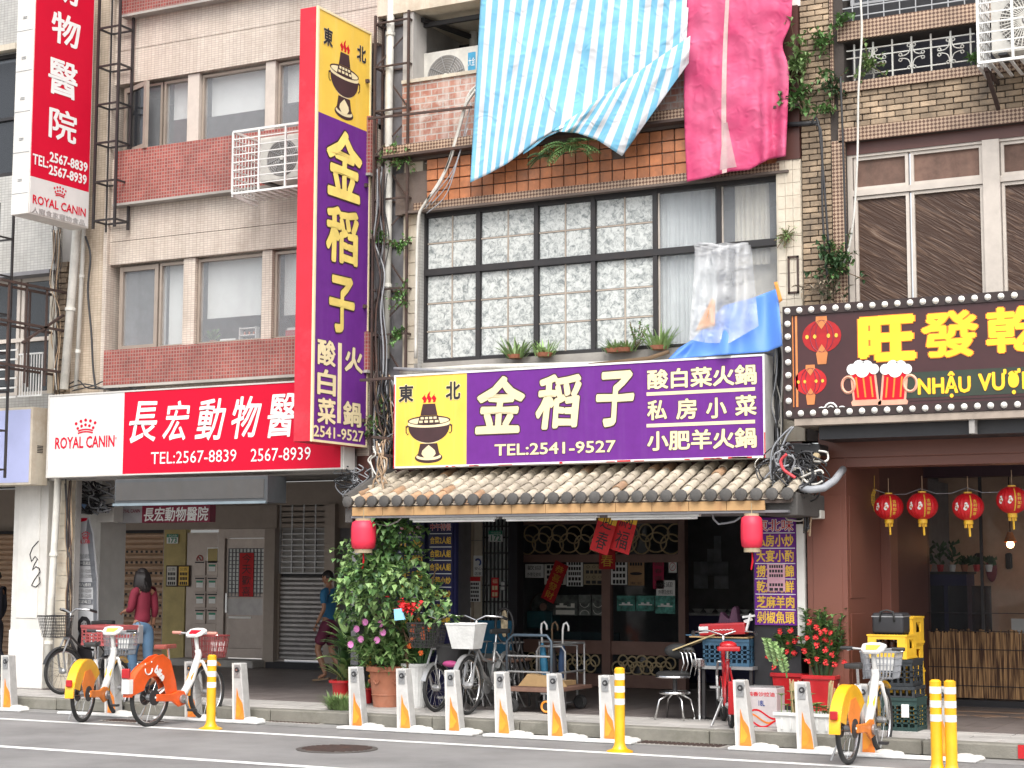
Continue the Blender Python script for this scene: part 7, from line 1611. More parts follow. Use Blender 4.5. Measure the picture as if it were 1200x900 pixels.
# ordinary bicycles
def bicycle(label, loc, rz, frame='black_metal', r_=.32, wb_=1.02, sad='saddle_black', basket=None, tyre='rubber', fender='dull_metal', rack=True, byfront=True):
    loc = (loc[0]-wb_*math.cos(rz),loc[1]-wb_*math.sin(rz),loc[2]) if byfront else loc; t = thing('bicycle',label,'bicycle',loc,rz); bld = lambda q,n,m,**k: q.build(n,m,t,world=False,**k)
    wheel(t,0,r_,tyre,'chrome',20,.02); wheel(t,wb_,r_,tyre,'chrome',20,.02)
    q = MB().tube([(.42,0,.27),(.62,0,.42),(.8,0,.7)],.018,8).tube([(.36,0,.5),(.6,0,.55),(.81,0,.74)],.014,8).rod((.42,0,.27),(.32,0,.72),.016).rod((.42,.03,.27),(0,.05,r_),.01).rod((.42,-.03,.27),(0,-.05,r_),.01).rod((.34,.02,.62),(0,.05,r_),.009).rod((.34,-.02,.62),(0,-.05,r_),.009).rod((.81,0,.68),(.77,0,.86),.02); bld(q,'frame',frame,smooth='all')
    q = MB().tube([(.815,.045,.66),(.9,.05,.5),(wb_,.05,r_)],.012,6).tube([(.815,-.045,.66),(.9,-.05,.5),(wb_,-.05,r_)],.012,6).rod((.815,-.045,.66),(.815,.045,.66),.014); bld(q,'fork','dull_metal')
    bld(MB().rod((.32,0,.7),(.3,0,.82),.012),'seat_post','chrome'); bld(MB().prism([(.14,-.09),(.2,-.1),(.3,-.05),(.44,-.015),(.44,.015),(.3,.05),(.2,.1),(.14,.09)],.81,.86,'xy'),'saddle',sad,bevel=.012,seg=2,smooth=True)
    bld(MB().tube([(.62,-.27,.98),(.7,-.26,1.0),(.78,-.12,1.01),(.76,0,.96),(.78,.12,1.01),(.7,.26,1.0),(.62,.27,.98)],.011,8).rod((.77,0,.84),(.76,0,.97),.013),'handlebar','chrome',smooth='all')
    for s in (-1,1): bld(MB().rod((.6,s*.27,.975),(.7,s*.265,1.0),.017,8),'grip','black_plastic')
    bld(MB().prism(arcpoly(0,r_,r_+.01,r_+.02,PI*.15,PI*1.05),-.028,.028),'rear_fender',fender,smooth=True); bld(MB().prism(arcpoly(wb_,r_,r_+.01,r_+.02,PI*.1,PI*.95),-.028,.028),'front_fender',fender,smooth=True)
    bld(MB().lathe([(.09,-.05),(.09,-.04)],(.42,0,.27),20,'y').bar((.42,-.07,.27),(.5,-.07,.13),.014).bar((.42,.07,.27),(.34,.07,.41),.014).box(.45,.55,-.15,-.07,.12,.14).box(.29,.39,.07,.15,.4,.42),'crank_set','dull_metal'); bld(MB().rod((.05,.07,.3),(-.05,.17,.02),.008).rod((0,.07,.3),(.08,.15,.02),.008),'kickstand','dull_metal')
    if rack: bld(MB().bar((-.25,-.06,.7),(.25,-.06,.7),.01).bar((-.25,.06,.7),(.25,.06,.7),.01).bar((-.25,-.06,.7),(-.25,.06,.7),.01).bar((0,-.06,.7),(0,.06,.7),.01).bar((-.15,-.06,.7),(0,-.06,r_),.008).bar((-.15,.06,.7),(0,.06,r_),.008),'rear_rack','dull_metal')
    if basket:
        q = MB(); x0,x1,y0,y1,z0,z1 = .86,1.12,-.17,.17,.68,.93; i_=.05
        if basket == 'basket_woven':
            q.add([(x0+.02,y0+i_,z0),(x1-i_,y0+i_,z0),(x1-i_,y1-i_,z0),(x0+.02,y1-i_,z0),(x0,y0,z1),(x1,y0,z1),(x1,y1,z1),(x0,y1,z1)],[(0,3,2,1),(0,1,5,4),(1,2,6,5),(2,3,7,6),(3,0,4,7)]); bk = bld(q,'basket',basket,thick=.008)
            bld(MB().tube([(x0,y0,z1),(x1,y0,z1),(x1,y1,z1),(x0,y1,z1)],.012,6,True),'basket_rim',basket)
        else:
            for k in range(8):
                z = z0+(z1-z0)*k/7; e = i_*(1-k/7); q.tube([(x0,y0+e,z),(x1-e,y0+e,z),(x1-e,y1-e,z),(x0,y1-e,z)],.003 if k<7 else .008,4,True)
            for k in range(10):
                y = y0+.02+(y1-y0-.04)*k/9; yb_ = y*.75; q.rod((x0,yb_,z0),(x0,y,z1),.003,3).rod((x1-i_,yb_,z0),(x1,y,z1),.003,3)
                x = x0+(x1-x0)*k/9; xb2 = x0+(x-x0)*.85; q.rod((xb2,y0+i_,z0),(x,y0,z1),.003,3).rod((xb2,y1-i_,z0),(x,y1,z1),.003,3).rod((xb2,y0+i_,z0),(xb2,y1-i_,z0),.003,3)
            bld(q,'basket',basket)
    return t
mat('basket_woven',(.62,.62,.6),.6,bump=.5,bscale=30,dirt=.2); n = MATS['basket_woven']
x = P(72,806,15.85); bicycle('old black bicycle with wire basket leaning by the tall banner, red crate on its rack',(P(73,800,15.95).x,15.95,.13),math.atan2(15.95-16.6,P(73,800,15.95).x-P(123,800,16.6).x),'black_metal',.275,.86,'saddle_black','black_metal',fender='black_plastic')
# crate on the old bicycle
def crate(name,label,loc,w_,d_,h,m,rz=0,nx=6,nz=4,group=None,solid_top=.25, ny=4):
    t = thing(name,label,'crate',loc,rz,group); bld = lambda q,n,m_,**k: q.build(n,m_,t,world=False,**k); q = MB(); th_ = .012
    for (L,ax,s) in ((w_,0,-1),(w_,0,1),(d_,1,-1),(d_,1,1)):
        n_ = nx if ax == 0 else ny
        def bx(a,b_,z0,z1):
            if ax == 0: q.box(a,b_,s*(d_/2)-th_/2,s*(d_/2)+th_/2,z0,z1)
            else: q.box(s*(w_/2)-th_/2,s*(w_/2)+th_/2,a,b_,z0,z1)
        e = th_/2+.001 if ax == 0 else -th_/2-.001
        bx(-L/2-e,L/2+e,0,h*.12); bx(-L/2-e,L/2+e,h*(1-solid_top),h)
        for i in range(n_+1): a = -L/2+(L-.018)*i/n_; bx(a,a+.018,h*.12,h*(1-solid_top))
        for j in range(1,nz): z = h*.12+(h*(1-solid_top)-h*.12)*j/nz; bx(-L/2,L/2,z-.006,z+.006) if nz > 1 else None
    bld(q,'crate_walls',m); bld(B(-w_/2+.01,w_/2-.01,-d_/2+.01,d_/2-.01,.004,.014),'crate_floor',m)
    bld(MB().box(-w_/2-.012,w_/2+.012,-d_/2-.014,-d_/2-.006,h-.03,h).box(-w_/2-.012,w_/2+.012,d_/2+.006,d_/2+.014,h-.03,h),'crate_rim',m)
    return t
mat('crate_red',(.42,.1,.1),.5,dirt=.2); c = P(131,756,16.35)
crate('plastic_crate','dusty red plastic crate on the rack of the old black bicycle',(c.x,16.3,c.z),.56,.36,.24,'crate_red',-.12,8,4)
bicycle('silver bicycle with pale woven basket behind the dock posts',(P(548,830,15.8).x,15.8,.13),math.atan2(15.8-16.5,P(548,830,15.8).x-P(584,815,16.5).x),'dull_metal',.3,.95,'saddle_black','basket_woven','rubber','dull_metal')
bicycle('dark bicycle with black basket and pink bag squeezed beside the white pot',(P(511,825,15.95).x,15.95,.13),math.atan2(15.95-16.5,P(511,825,15.95).x-P(543,815,16.5).x),'black_metal',.25,.8,'saddle_black','black_metal')
t = thing('black_bin_bag','black fabric basket liner on the dark bicycle','bag',tuple(P(527,767,15.95))); x0,x1,z0,z1 = RC(511,755,779,541,15.85); MB().add([(x0+.03,15.85,z0),(x1-.06,15.85,z0+.02),(x1-.06,16.1,z0+.02),(x0+.03,16.1,z0),(x0,15.82,z1),(x1,15.82,z1-.03),(x1,16.14,z1-.03),(x0,16.14,z1)],[(0,3,2,1),(0,1,5,4),(1,2,6,5),(2,3,7,6),(3,0,4,7),(4,5,6,7)]).build('bag_body','rubber',t,bevel=.012)
t = thing('pink_bag','small magenta bag hanging on the dark bicycle','bag',tuple(P(528,780,15.8))); c = P(528,778,15.8); MB().ball(tuple(c),.1,.04,.035,10,6).build('bag_body',mat('magenta',(.4,.05,.18),.6),t,smooth='all')
# red folding bicycle
rbk = bicycle('small red bicycle with red saddle standing beside the stool',(P(857,845,15.75).x,15.75,.13),math.atan2(16.6-15.75,P(846,820,16.6).x-P(857,845,15.75).x),'red_gloss',.24,.8,'red_gloss',None,fender='red_gloss',rack=False,byfront=False); rbk.scale = (.95,1.15,.88)
MB().ball((.24,0,.87),.09,.075,.05,14,8).build('saddle_cover','red_gloss',rbk,smooth='all',world=False); MB().box(-.27,-.25,-.045,.045,.16,.5).build('mudguard_flap','red_gloss',rbk,bevel=.008,world=False)
# ---- table with blue crate and red object
tb = thing('side_table','narrow dark table behind the red bicycle','table',(P(852,800,16.4).x,16.4,.13)); xa,xb = P(822,780,16.5).x, P(884,780,16.5).x; zt_ = P(850,781,16.45).z
B(xa,xb,16.45,16.9,zt_-.03,zt_).build('table_top','dull_metal',tb)
for x in (xa+.03,xb-.03):
    for y in (16.49,16.86): MB().bar((x,y,.13),(x,y,zt_-.031),.03).build('leg','black_metal',tb)
mat('crate_blue',(.045,.12,.2),.5,dirt=.3,dcol=(.3,.38,.42)); c = P(857,780,16.65)
crate('plastic_crate','blue plastic crate on the narrow table behind the red bicycle',(c.x,16.67,zt_+.001),.48,.34,.27,'crate_blue',0,8,4)
zc_ = zt_+.28; t = thing('cardboard_sheets','folded cardboard and yellow sheets lying on the blue crate','cardboard',(c.x-.1,16.55,zc_)); B(c.x-.38,c.x+.24,16.47,16.85,zc_,zc_+.012).build('sheet',mat('cardboard',(.5,.33,.16),.8),t); 
q = B(-.26,.2,-.1,.12,0,.012); q.xf(Matrix.Translation((c.x-.3,16.5,zc_-.05))@Matrix.Rotation(R(-22),4,'Y')@Matrix.Rotation(.3,4,'Z')); q.build('sheet','straw',t); B(c.x-.45,c.x-.15,16.55,16.75,zc_+.013,zc_+.025).build('blue_sheet','crate_blue',t)
t = thing('red_tool_case','red and white plastic case lying on the cardboard over the blue crate','case',(c.x,16.52,zc_+.03)); q = B(-.27,.22,-.06,.06,0,.12); q.build('case_body','red_gloss',t,bevel=.02,seg=2,world=False); B(-.275,-.16,-.062,.062,.02,.1).build('white_end','white_plastic',t,bevel=.01,world=False); MB().bar((.2,0,.12),(.28,0,.15),.03).bar((.22,-.03,.02),(.28,-.03,.2),.02).bar((.19,-.02,.17),(.32,-.02,.18),.02).build('white_clamp','white_plastic',t,world=False); wfront(MB(),'~~~~~~',-.12,.045,.1,.06,-.062).build('stripe_mark','white_print',t,world=False); t.rotation_euler=(0,R(-3),0)
t = thing('purple_bag','dark purple bag standing behind the red case','bag',(c.x-.02,16.7,zc_+.02)); MB().prism([(-.13,0),(.18,0),(.14,.14),(.1,.13),(.07,.3),(.03,.27),(.0,.16),(-.05,.2),(-.09,.24),(-.12,.12)],-.06,.06).build('bag_body',mat('dark_purple',(.08,.03,.06),.6),t,bevel=.012,world=False)
# bar stool with chrome back
c = P(789,832,16.3); cx,cy = c.x,16.35; st = thing('swivel_chair','round black swivel stool with bent chrome back rails','stool',(cx,cy,.13)); zs_ = P(786,789,cy).z
MB().lathe([(.02,-.035),(.17,-.03),(.175,0),(.14,.02),(.01,.022)],(cx-.02,cy,zs_),24).build('seat','saddle_black',st,smooth=True); MB().lathe([(.176,-.04),(.18,-.03),(.176,-.02)],(cx-.02,cy,zs_),24).build('seat_rim','chrome',st)
q = MB().rod((cx,cy,zs_-.18),(cx,cy,zs_-.03),.025); q.build('column','black_metal',st); MB().ring((cx,cy,zs_-.19),.15,.014,24,6,'z').lathe([(.02,-.02),(.13,-.012),(.13,.0)],(cx,cy,zs_-.18),20).build('foot_ring','chrome',st)
for k in range(4): a = PI/4+k*PI/2; MB().tube([(cx+.05*math.cos(a),cy+.05*math.sin(a),zs_-.2),(cx+.17*math.cos(a),cy+.17*math.sin(a),zs_-.26),(cx+.22*math.cos(a),cy+.22*math.sin(a),.133)],.011,6).build('leg','chrome',st,smooth='all')
q = MB()
for k in range(4): q.tube([(cx+.06+k*.045,cy-.02+k*.02,zs_-.02),(cx+.1+k*.045,cy,zs_+.1),(cx+.08+k*.045,cy,zs_+.2),(cx+.02+k*.045,cy+.02,zs_+.235)],.008,6)
q.build('back_rails','chrome',st,smooth='all'); MB().ball((cx+.02,cy+.08,zs_+.22),.17,.05,.08,16,8).build('back_cushion','saddle_black',st,smooth='all')
# ashtray stand
c = at(820,843); t = thing('ashtray_stand','chrome pedestal ashtray beside the stool','ashtray',c); MB().lathe([(.14,0),(.14,.012),(.02,.03),(.017,.05),(.017,.5)],c,24).build('pedestal','chrome',t,smooth=True); MB().lathe([(.03,.5),(.075,.53),(.085,.6),(.078,.6),(.07,.54)],c,24).build('bowl','chrome',t,smooth=True)
# tin box
c = at(893,852); w2 = .3; t = thing('tin_box','square white and pink printed tin box on the sidewalk','tin box',(c[0],c[1]+.12,.13)); B(-.16,.15,-.12,.12,0,.37).build('box_body',mat('tin_white',(.66,.6,.6),.35,metal=.2),t,bevel=.008,world=False); B(-.155,.145,-.115,.115,.372,.38).build('lid','dull_metal',t,bevel=.003,world=False)
wfront(MB(),'純香沙拉油',-.14,.29,.13,.33,-.122,bold=.02).build('lettering','red_print',t,world=False); wfront(MB(),'18L',-.03,.2,.03,.25,-.122,bold=.03).build('blue_lettering','sign_blue',t,world=False)
q = MB()
for k,(z,m_) in enumerate(((.13,'red_print'),(.09,'orange_print'),(.05,'red_print'))):
    V=[];N=12
    for i in range(N+1): u = i/N; V.append((-.15+.29*u,-.1225-k*.0005,z+.04*math.sin(u*5+k)))
    for i in range(N,-1,-1): u = i/N; V.append((-.15+.29*u,-.1225-k*.0005,z-.018+.04*math.sin(u*5+k)))
    s = MB(); s.v=V; s.f=[tuple(range(len(V)))[::-1]]; s.build('printed_wave',m_,t,world=False)
# ---- trolley, wheelchair frame, umbrellas
c = P(617,832,16.5); tx0, tx1 = P(592,812,16.3).x, P(641,812,16.3).x
tr = thing('platform_trolley','rusty platform trolley with tube rails and an orange castor','trolley',((tx0+tx1)/2,16.7,.13)); zp = P(620,806,16.3).z
B(tx0,tx1+.12,16.25,17.15,zp-.04,zp).build('deck',mat('old_wood',(.2,.11,.08),.75,dirt=.4),tr,bevel=.005); q = MB(); mat('blue_tube',(.07,.1,.13),.45,metal=.3,dirt=.4,dcol=(.16,.08,.05))
za, zb = zp, P(600,744,16.3).z
q.tube([(tx1+.05,16.3,za),(tx1+.05,16.3,zb-.06),(tx1-.0,16.3,zb),(tx0+.1,16.3,zb),(tx0+.02,16.3,zb-.06),(tx0+.02,16.3,za)],.016,8); q.build('end_rail','blue_tube',tr,smooth='all'); q = MB()
for z in (.3,.6): q.rod((tx0+.02,16.3,za+(zb-za)*z),(tx1+.05,16.3,za+(zb-za)*z),.011)
q.tube([(tx1+.05,17.1,za),(tx1+.05,17.1,zb-.1),(tx0,17.1,zb-.1),(tx0,17.1,za)],.014,6); q.rod((tx1+.05,16.3,zb-.1),(tx1+.05,17.1,zb-.1),.011).rod((tx1+.05,16.3,za+.15),(tx1+.05,17.1,za+.15),.011).build('rails','dull_metal',tr)
for (x,y,m_) in ((tx1,16.3,'flame_orange'),(tx0+.08,16.3,'rubber'),(tx1,17.1,'rubber'),(tx0+.08,17.1,'rubber')):
    cw = MB().lathe([(.07,-.018),(.075,-.012),(.075,.012),(.07,.018)],(x,y,.205),20,'y').build('castor_wheel','rubber',tr); MB().ring((x,y-.02,.205),.052,.012,20,6).build('wheel_ring',m_,cw); MB().bar((x-.03,y,.205),(x-.03,y,zp-.04),.02).box(x-.06,x+.03,y-.03,y+.03,zp-.06,zp-.04).build('castor_fork','dull_metal',cw)
t = thing('cardboard_box','flattened brown cardboard box on the trolley deck','cardboard',(tx0+.35,16.6,zp)); MB().prism([(tx0+.05,zp+.002),(tx0+.16,zp+.13),(tx1-.0,zp+.1),(tx1+.08,zp+.002)],16.5,16.62).build('flap','cardboard',t); B(tx0+.05,tx1,16.65,17.0,zp+.002,zp+.05).build('flap','cardboard',t)
# folded chair with bentwood back on the trolley
t = thing('round_back_chair','black round backed chair with patterned cushion standing behind the trolley','chair',(P(590,760,16.9).x,16.95,.13)); cc = P(591,733,16.9); 
MB().ring((cc.x,16.9,cc.z),.11,.014,24,6,sz=1.7).build('back_hoop','black_metal',t,smooth='all'); MB().ball((cc.x,16.9,cc.z+.02),.045,.02,.15,12,8).build('back_pad',mat('pad_cream',(.5,.4,.25),.7,var=.8,scale=14),t,smooth='all')
B(cc.x-.2,cc.x+.22,16.75,17.15,.62,.65).build('seat','old_wood',t,bevel=.01)
for (a,b_) in ((-.18,16.78),(.2,16.78),(-.18,17.12),(.2,17.12)): MB().rod((cc.x+a,b_,.13),(cc.x+a*.9,b_,.62),.013).build('leg','black_metal',t)
q = MB()
for k in range(4): q.bar((cc.x+.12+k*.05,16.72,.95-.02*k),(cc.x+.28+k*.07,16.6,.35),.014)
q.build('slanting_rods','black_metal',t)
us = thing('umbrella_stand','grey tube umbrella stand in front of the left restaurant door','stand',(P(652,800,17.0).x,17,.13)); ux0,ux1 = P(634,790,17).x, P(667,790,17).x; uz = P(650,757,17).z
q = MB().tube([(ux0,16.9,.13),(ux0,16.9,uz-.05),(ux0+.04,16.9,uz),(ux1-.04,16.9,uz),(ux1,16.9,uz-.05),(ux1,16.9,.13)],.013,8).tube([(ux0,17.2,.13),(ux0,17.2,uz),(ux1,17.2,uz),(ux1,17.2,.13)],.012,8).rod((ux0,16.9,.45),(ux1,16.9,.45),.01).rod((ux0,16.9,.2),(ux0,17.2,.2),.01).rod((ux1,16.9,.2),(ux1,17.2,.2),.01); q.build('tube_frame','dull_metal',us,smooth='all')
for i,(dx,m_,lb,sc) in enumerate(((.06,'umbrella_blue','blue folded umbrella with white crook at the left of the umbrella stand',1),(.15,'ink','black folded umbrella in the middle of the umbrella stand',1.03),(.24,'umbrella_navy','dark blue folded umbrella with pale crook at the right of the umbrella stand',1.0))):
    mat('umbrella_blue',(.03,.17,.3),.6); mat('umbrella_navy',(.02,.05,.12),.6)
    x = ux0+dx; t = thing('folded_umbrella',lb,'umbrella',(x,17.03,.16),0,'umbrellas in the stand'); q = MB().lathe([(.006,0),(.028,.1),(.045,.45),(.03,.62),(.008,.68)],(0,0,0),10); q.build('canopy',m_,t,world=False); MB().tube([(0,0,.65),(0,0,.82),(.012,0,.88),(.045,0,.9),(.07,0,.86),(.07,0,.81)],.011,8).build('crook_handle',['white_plastic','bark','white_plastic'][i],t,world=False,smooth='all'); t.rotation_euler=(.08,.05*(i-1),0)
t = thing('leaning_board','blue teal board leaning behind the round backed chair','board',(P(565,740,18.6).x,18.6,.13)); xa,xb = P(556,740,18.8).x, P(600,740,18.8).x; B(xa,xb,18.8,18.84,.6,P(570,727,18.8).z).build('board','umbrella_blue',t)
# ---- crates at the right
mat('crate_dark',(.025,.03,.035),.5,dirt=.2,dcol=(.12,.12,.12)); mat('crate_green',(.02,.05,.045),.5,dirt=.2,dcol=(.1,.14,.12)); c = at(1053,857); gx, gy = c[0]+.0, c[1]+.2
crate('plastic_crate','dark green plastic crate at the bottom of the stack on the right',(gx,gy,.13),.33,.36,.31,'crate_green',0,5,5,'plastic crates by the lantern shop'); B(gx+.0,gx+.04,gy-.19,gy-.186,.27,.37)
t = thing('paper_label','white paper label stuck on the dark green crate','label',(gx+.03,gy-.19,.3)); B(gx+.03,gx+.1,gy-.196,gy-.192,.26,.38).build('sheet','white_print',t)
crate('plastic_crate','flat black plastic crate on the dark green crate',(gx-.03,gy,.442),.36,.38,.1,'crate_dark',0,6,1,'plastic crates by the lantern shop',.3)
crate('plastic_crate','tall black plastic crate under the yellow bottle crate',(gx-.06,gy+.02,.544),.38,.38,.25,'crate_dark',0,6,3,'plastic crates by the lantern shop')
def bottle_crate(label, loc, w_=.42, d_=.32, h=.26, bottles=True, rz=0):
    t = thing('bottle_crate',label,'crate',loc,rz,'yellow bottle crates'); bld = lambda q,n,m_,**k: q.build(n,m_,t,world=False,**k); q = MB(); th_=.014
    for s in (-1,1):
        y = s*d_/2; q.box(-w_/2,w_/2,y-th_/2,y+th_/2,0,h*.42).box(-w_/2,w_/2,y-th_/2,y+th_/2,h*.8,h).box(-w_/2,-w_/2+w_*.22,y-th_/2,y+th_/2,h*.42,h*.8).box(w_/2-w_*.22,w_/2,y-th_/2,y+th_/2,h*.42,h*.8)
        x = s*w_/2; q.box(x-th_/2,x+th_/2,-d_/2+.008,d_/2-.008,0,h*.42).box(x-th_/2,x+th_/2,-d_/2+.008,d_/2-.008,h*.8,h).box(x-th_/2,x+th_/2,-d_/2+.008,-d_/2+d_*.3,h*.42,h*.8).box(x-th_/2,x+th_/2,d_/2-d_*.3,d_/2-.008,h*.42,h*.8)
    q.box(-w_/2-.01,w_/2+.01,-d_/2-.012,-d_/2-.0075,h*.93,h*1.0).box(-w_/2-.01,w_/2+.01,-d_/2-.012,-d_/2-.0075,0,h*.08).box(w_/2+.0075,w_/2+.012,-d_/2-.01,d_/2+.01,h*.93,h).box(w_/2+.0075,w_/2+.012,-d_/2-.01,d_/2+.01,0,h*.08); bld(q,'crate_body','yellow_plastic'); bld(B(-w_/2+.01,w_/2-.01,-d_/2+.01,d_/2-.01,.005,.015),'crate_floor','yellow_plastic')
    if bottles:
        first_ = None
        for i in range(4):
            for j in range(3):
                lo = (-w_/2+.06+i*(w_-.12)/3,-d_/2+.06+j*(d_-.12)/2,.016)
                if first_ is None: first_ = bld(MB().lathe([(.03,0),(.032,.01),(.032,.13),(.012,.18),(.012,.225),(.015,.23)],(0,0,0),10),'bottle',mat('bottle_brown',(.03,.012,.008),.15,coat=.5)); first_.location = lo
                else: share(first_,'bottle',lo,parent=t)
    return t
bottle_crate('front yellow bottle crate on top of the black crates',(gx-.1,gy+.0,.796),.36,.36,.225); 
mat('black_bag',(.022,.022,.025),.55); t = thing('black_cooler_bag','black fabric cooler bag with pale handles on the front yellow crate','bag',(gx-.1,gy-.02,1.023)); MB().box(-.15,.15,-.13,.13,0,.2).build('bag_body','black_bag',t,bevel=.03,seg=3,smooth=True,world=False); MB().box(-.152,.152,-.132,.132,.16,.17).build('zip_band','dull_metal',t,world=False); MB().tube([(-.07,-.135,.12),(-.06,-.14,.21),(0,-.14,.225),(.06,-.14,.21),(.07,-.135,.12)],.01,6).build('handle','rubber',t,world=False,smooth='all')
cb2 = P(1064,840,17.2)
for k in range(4): bottle_crate(['back stack of yellow crates, bottom one','back stack of yellow crates, second from the bottom','back stack of yellow crates, third from the bottom','back stack of yellow crates, top one'][k],(P(1074,780,gy+.5).x-.16+.01*(k%2),gy+.5,.13+k*.262),.34,.42,.26,k%2 == 1)
# ======================= PEOPLE =======================
def skin(name, joints, edges, m, par, sub=2, root=0, thickn=0):
    names = list(joints); idx = {k:i for i,k in enumerate(names)}; me = bpy.data.meshes.new(name)
    me.from_pydata([joints[k][0] for k in names], [(idx[a],idx[b]) for a,b in edges], []); me.materials.append(MT(m))
    o = bpy.data.objects.new(name, me); scene.collection.objects.link(o); o.parent = par
    md = o.modifiers.new('skin','SKIN'); md.use_smooth_shade = True
    sv = me.skin_vertices[0].data
    for i,k in enumerate(names): r_ = joints[k][1]; sv[i].radius = r_ if isinstance(r_,tuple) else (r_,r_); sv[i].use_root = (i == root)
    s2 = o.modifiers.new('smooth','SUBSURF'); s2.levels = sub; s2.render_levels = sub
    return o
def chainj(J, E_, names): 
    for a,b in zip(names, names[1:]): E_.append((a,b))
def head(par, c, f, h=.2, hair='hair_black', hairlen=0, skinm='skin', bald=False):
    """head with face looking along f (horizontal), centre c; h = height"""
    q = MB(); f = Vector(f).normalized(); s = Vector((-f.y,f.x,0)); c = Vector(c); u = Vector((0,0,1))
    def W(a,b_,d): return c+f*a*h+s*b_*h+u*d*h      # forward, side, up in head heights
    V=[];F_=[];N=14;M_=11
    for i in range(M_+1):
        t = PI*i/M_; z = -math.cos(t)*.5; rr = math.sin(t)
        for k in range(N):
            b_ = 2*PI*k/N; fx = math.cos(b_); sy = math.sin(b_); wF = .42 if fx > 0 else .44; wS = .34
            if z < -.12: wF *= 1-.25*(-.12-z)/.38*(1 if fx < 0 else .2); wS *= 1-.35*(-.12-z)/.38
            V.append(W(fx*rr*wF-.02, sy*rr*wS, z))
    for i in range(M_):
        for k in range(N): F_.append((i*N+k,i*N+(k+1)%N,(i+1)*N+(k+1)%N,(i+1)*N+k))
    hd = q.add(V,F_).build('head',skinm,par,smooth='all',world=False)
    MB().add([W(.38,-.06,-.12),W(.38,.06,-.12),W(.5,0,-.1),W(.39,0,.06),W(.36,-.05,-.14),W(.36,.05,-.14)],[(0,2,3),(1,3,2),(0,4,2),(1,2,5),(4,5,2)]).build('nose',skinm,hd,world=False)
    for sd in (-1,1):
        p = W(.36,sd*.14,.02); MB().ball(tuple(p),.016,.016,.011,8,6).build('eye','ink',hd,world=False); a,b_ = W(.375,sd*.08,.1),W(.34,sd*.22,.09); MB().rod(a,b_,.005,4).build('eyebrow',hair,hd,world=False)
        p = W(-.02,sd*.35,-.02); MB().ball(tuple(p),.022*h/.2,.012,.034*h/.2,8,6).build('ear',skinm,hd,world=False)
    MB().rod(W(.385,-.09,-.25),W(.385,.09,-.25),.007,5).build('mouth','lips',hd,world=False)
    V=[];F_=[]
    for i in range(8):
        t = PI*(.40+.6*i/7); z = -math.cos(t)*.54; rr = math.sin(t)
        for k in range(N):
            b_ = 2*PI*k/N; fx = math.cos(b_); cut = .0
            zz_ = z; 
            if fx > .35 and i < 3: zz_ = .3
            V.append(W(fx*rr*(.45 if fx>0 else .49)-.03, math.sin(b_)*rr*.385, max(zz_,-.05 if fx<.35 else .3)))
    for i in range(7):
        for k in range(N): F_.append((i*N+k,i*N+(k+1)%N,(i+1)*N+(k+1)%N,(i+1)*N+k))
    MB().add(V,F_).build('hair',hair,hd,smooth='all',world=False)
    if hairlen:
        q = MB()
        for k in range(26):
            b_ = PI*(.42+1.16*k/25); a,sd = math.cos(b_),math.sin(b_); w_ = hairlen*(1+.1*math.sin(k*3)); q.tube([W(a*.42-.03,sd*.34,.25),W(a*.46-.05,sd*.4,-.1),W(a*.5-.08,sd*.46,-.1-w_*.5),W(a*.42-.12,sd*.4,-.1-w_)],[.02,.03,.032,.008],5)
        q.build('long_hair',hair,hd,smooth='all',world=False)
    return hd
def hand(par, p, d, side, skinm='skin', L=.16):
    """palm with four unequal curled fingers and a thumb; d points from wrist to fingertips"""
    d = Vector(d).normalized(); p = Vector(p); s = Vector(side).normalized(); n = d.cross(s).normalized(); k = L/.18; J={};E_=[]
    J['w']=(p,(.02*k,.014*k)); J['m']=(p+d*.05*k,(.03*k,.014*k)); J['k']=(p+d*.09*k,(.032*k,.012*k)); chainj(J,E_,['w','m','k'])
    skin('palm',J,E_,skinm,par,1)
    for i,(o_,ln) in enumerate(((-.028,.07),(-.01,.078),(.009,.074),(.027,.058))):
        b0 = p+d*.085*k+s*o_*k; J={'a':(b0,.008*k),'b':(b0+d*ln*.45*k+n*.006*k,.0078*k),'c':(b0+d*ln*.75*k+n*.022*k,.007*k),'e':(b0+d*ln*.9*k+n*.04*k,.006*k)}; E_=[]; chainj(J,E_,list(J)); skin('finger',J,E_,skinm,par,1)
    b0 = p+d*.03*k-s*.026*k; J={'a':(b0,.01*k),'b':(b0-s*.02*k+d*.025*k+n*.01*k,.009*k),'c':(b0-s*.024*k+d*.05*k+n*.02*k,.007*k)}; E_=[]; chainj(J,E_,list(J)); skin('thumb',J,E_,skinm,par,1)
mat('hair_black',(.018,.014,.014),.5); mat('lips',(.35,.12,.1),.5); mat('skin_tan',(.36,.18,.11),.5,var=.08); mat('shirt_blue',(.025,.15,.3),.8,var=.12,bump=.2,bscale=14); mat('shorts_maroon',(.13,.02,.05),.8,bump=.2,bscale=14); mat('top_maroon',(.2,.015,.035),.8,bump=.2,bscale=16); mat('denim',(.13,.24,.38),.85,var=.2,bump=.2); mat('dark_cloth',(.02,.02,.03),.8)
